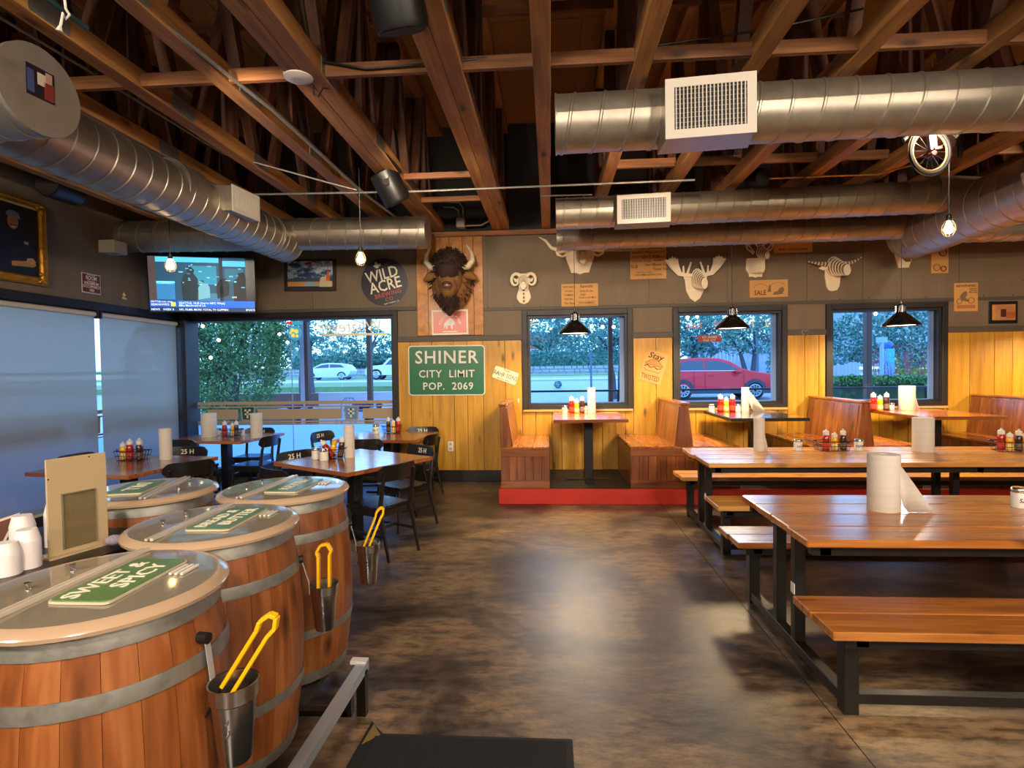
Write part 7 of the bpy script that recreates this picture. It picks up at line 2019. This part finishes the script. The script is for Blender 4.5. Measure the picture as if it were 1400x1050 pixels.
# vehicles
M_TYRE = flat('tyre_rubber', '14161C', 0.8); M_RIM = flat('alloy_rim', 'A8B4C4', 0.3, .8); M_CGL = flat('car_glass', '24364E', 0.08, coat=.6)
def wheel(t, x, y, r):
    q = B(); q.cyl((x, y - .11, r), (x, y + .11, r), r, n=28); w_ = q.build('wheel', M_TYRE, t, True)
    q = B(); q.cyl((x, y - .118, r), (x, y - .11, r), r * .68, n=24); q.build('rim_dish', flat('rim_shadow', '3A4450', .5), w_)
    q = B()
    for k in range(10):
        a = 2 * PI * k / 10; q.beam((x, y - .125, r), (x + math.cos(a) * r * .66, y - .125, r + math.sin(a) * r * .66), .045, .02, (0, 1, 0))
    q.tube([(x + math.cos(2 * PI * i / 24) * r * .66, y - .122, r + math.sin(2 * PI * i / 24) * r * .66) for i in range(24)], .02, 6, closed=True); q.build('rim', M_RIM, w_)
def car(x, y, label, name, cat, col, L, H, prof, glass, wh, wr, dirn=1, W_=1.82, mat=None, clad=None):
    """prof: side outline (x 0..1 along length, z 0..1 of height); the car faces +x when dirn is 1"""
    t = thing(name, label, cat, (x, y, gz(y)), 0)
    m_ = mat or flat('car_' + col, col, 0.4, 0, coat=0.25)
    X = lambda u: (u - .5) * L * dirn
    n = len(prof); q = B(); vs = []; 
    rows = [(-1.0, 1.0), (-0.96, 1.0), (0.96, 1.0), (1.0, 1.0)]
    for yy, k in rows:
        for u, v in prof:
            tum = max(0, (v - .52)) * .42
            edge = .015 if abs(yy) == 1.0 else 0
            vs.append((X(u * (1 - 2 * edge * .3) + edge * .3), (abs(yy) * (1 if yy > 0 else -1)) * W_ / 2 * (1 - tum), v * H * (1 - edge * .5)))
    fs = []
    for j in range(3):
        for i in range(n):
            fs.append((j * n + i, j * n + (i + 1) % n, (j + 1) * n + (i + 1) % n, (j + 1) * n + i))
    fs += [tuple(range(n)), tuple(range(3 * n, 4 * n))]
    q.add(vs, fs); q.build('body', m_, t, False, bevel=0.02)
    for nm, g in glass:
        for s in (-1, 1):
            pts = []
            for u, v in g:
                tum = max(0, (v - .52)) * .42
                pts.append(V((X(u), s * (W_ / 2 * (1 - tum) + .006), v * H)))
            q = B(); k = len(pts); q.add(pts + [p - V((0, s * .01, 0)) for p in pts], [tuple(range(k)), tuple(range(2 * k - 1, k - 1, -1))] + [(i, (i + 1) % k, k + (i + 1) % k, k + i) for i in range(k)]); q.build(nm, M_CGL if nm != 'cladding' and nm != 'lamp' and nm != 'trim' else (clad or M_BLACK) if nm == 'cladding' else (flat('lamp_lens', 'D8E0E8', .2) if nm == 'lamp' else M_RIM), t)
    for u in wh:
        for s in (-1, 1):
            q = B(); cx_ = X(u)
            q.add(*(lambda R_: ([(cx_ + math.cos(a) * R_, s * (W_ / 2 + .008), wr + math.sin(a) * R_) for a in [PI * i / 12 for i in range(13)]] + [(cx_ + math.cos(a) * wr * .9, s * (W_ / 2 + .008), wr + math.sin(a) * wr * .9) for a in [PI * i / 12 for i in range(13)]], [(i, i + 1, 14 + i, 13 + i) for i in range(12)]))(wr * 1.28))
            q.build('wheel_arch', clad or M_BLACK, t)
        wheel(t, X(u), -W_ / 2 + .12, wr); wheel(t, X(u), W_ / 2 - .12, wr)
    return t
SUV = [(0.02, .28), (0.0, .45), (.015, .62), (.06, .74), (.12, .93), (.2, .985), (.35, 1.0), (.5, .985), (.6, .9), (.7, .72), (.76, .675), (.92, .60), (.985, .5), (1.0, .35), (.985, .18), (.9, .14), (.86, .14), (.1, .14), (.04, .16)]
sx0, sx1 = W(940, 546, y=22.4), W(1032.6, 543, y=22.4)
xc = (sx0.x + sx1.x) / 2
car(xc - 0.05, 23.3, 'dark red crossover car parked outside the middle window', 'red_car', 'car', 'DC0428', 4.6, 1.64, SUV,
    [('side_window', [(.11, .70), (.17, .86), (.24, .93), (.37, .935), (.37, .71)]), ('side_window', [(.385, .71), (.385, .935), (.5, .92), (.585, .84), (.67, .70)]), ('cladding', [(.04, .15), (.04, .26), (.95, .22), (.95, .14)]), ('lamp', [(.93, .5), (.985, .47), (.97, .42), (.925, .45)]), ('trim', [(.10, .685), (.10, .70), (.66, .69), (.66, .675)])], (.195, .79), .345, clad=flat('grey_cladding', '3A4050', .6))
t = bpy.data.objects['red_car']
q = B(); q.bb(.55, .80, -1.08, -.9, 1.02, 1.14); q.build('mirror', MATS['car_DC0428'], t, bevel=.03)
for u in (-.32, .62):
    q = B(); q.bb(u - .1, u + .1, -.94, -.915, .93, .955); q.build('door_handle', MATS['car_DC0428'], t)
for u in (-.98, -.56 + .0, .92):
    q = B(); q.bb(u - .004, u + .004, -.918, -.912, .35, 1.12); q.build('door_seam', M_BLACK, t)
HB = [(0.02, .3), (0.0, .5), (.03, .7), (.1, .88), (.3, .98), (.45, 1.0), (.6, .95), (.78, .7), (.93, .55), (1.0, .4), (.985, .18), (.85, .14), (.1, .14)]
car(W(449, 510, y=50).x + .3, 49.5, 'white hatchback driving past on the road, wide window', 'white_car', 'car', 'C8D4E0', 4.5, 1.5, HB,
    [('side_window', [(.12, .72), (.2, .88), (.42, .92), (.42, .72)]), ('side_window', [(.44, .72), (.44, .92), (.58, .88), (.74, .70)])], (.18, .8), .31, -1)
PU = [(0.0, .3), (0.0, .6), (.38, .6), (.4, .98), (.62, 1.0), (.72, .68), (.97, .62), (1.0, .3), (.98, .2), (.05, .2)]
car(W(548, 508, y=49).x, 48.5, 'white pickup truck at the right edge of the wide window', 'white_pickup', 'truck', 'D0D8E0', 5.6, 1.85, PU,
    [('side_window', [(.43, .68), (.44, .92), (.6, .93), (.68, .68)])], (.18, .82), .4, -1)
car(W(728, 485, y=70).x, 70, 'tiny blue car parked beyond the hedge in the first window', 'blue_car', 'car', '2A5AA8', 4.4, 1.5, HB, [('side_window', [(.15, .72), (.25, .9), (.6, .9), (.72, .7)])], (.18, .8), .31, 1).location.z = 2.0
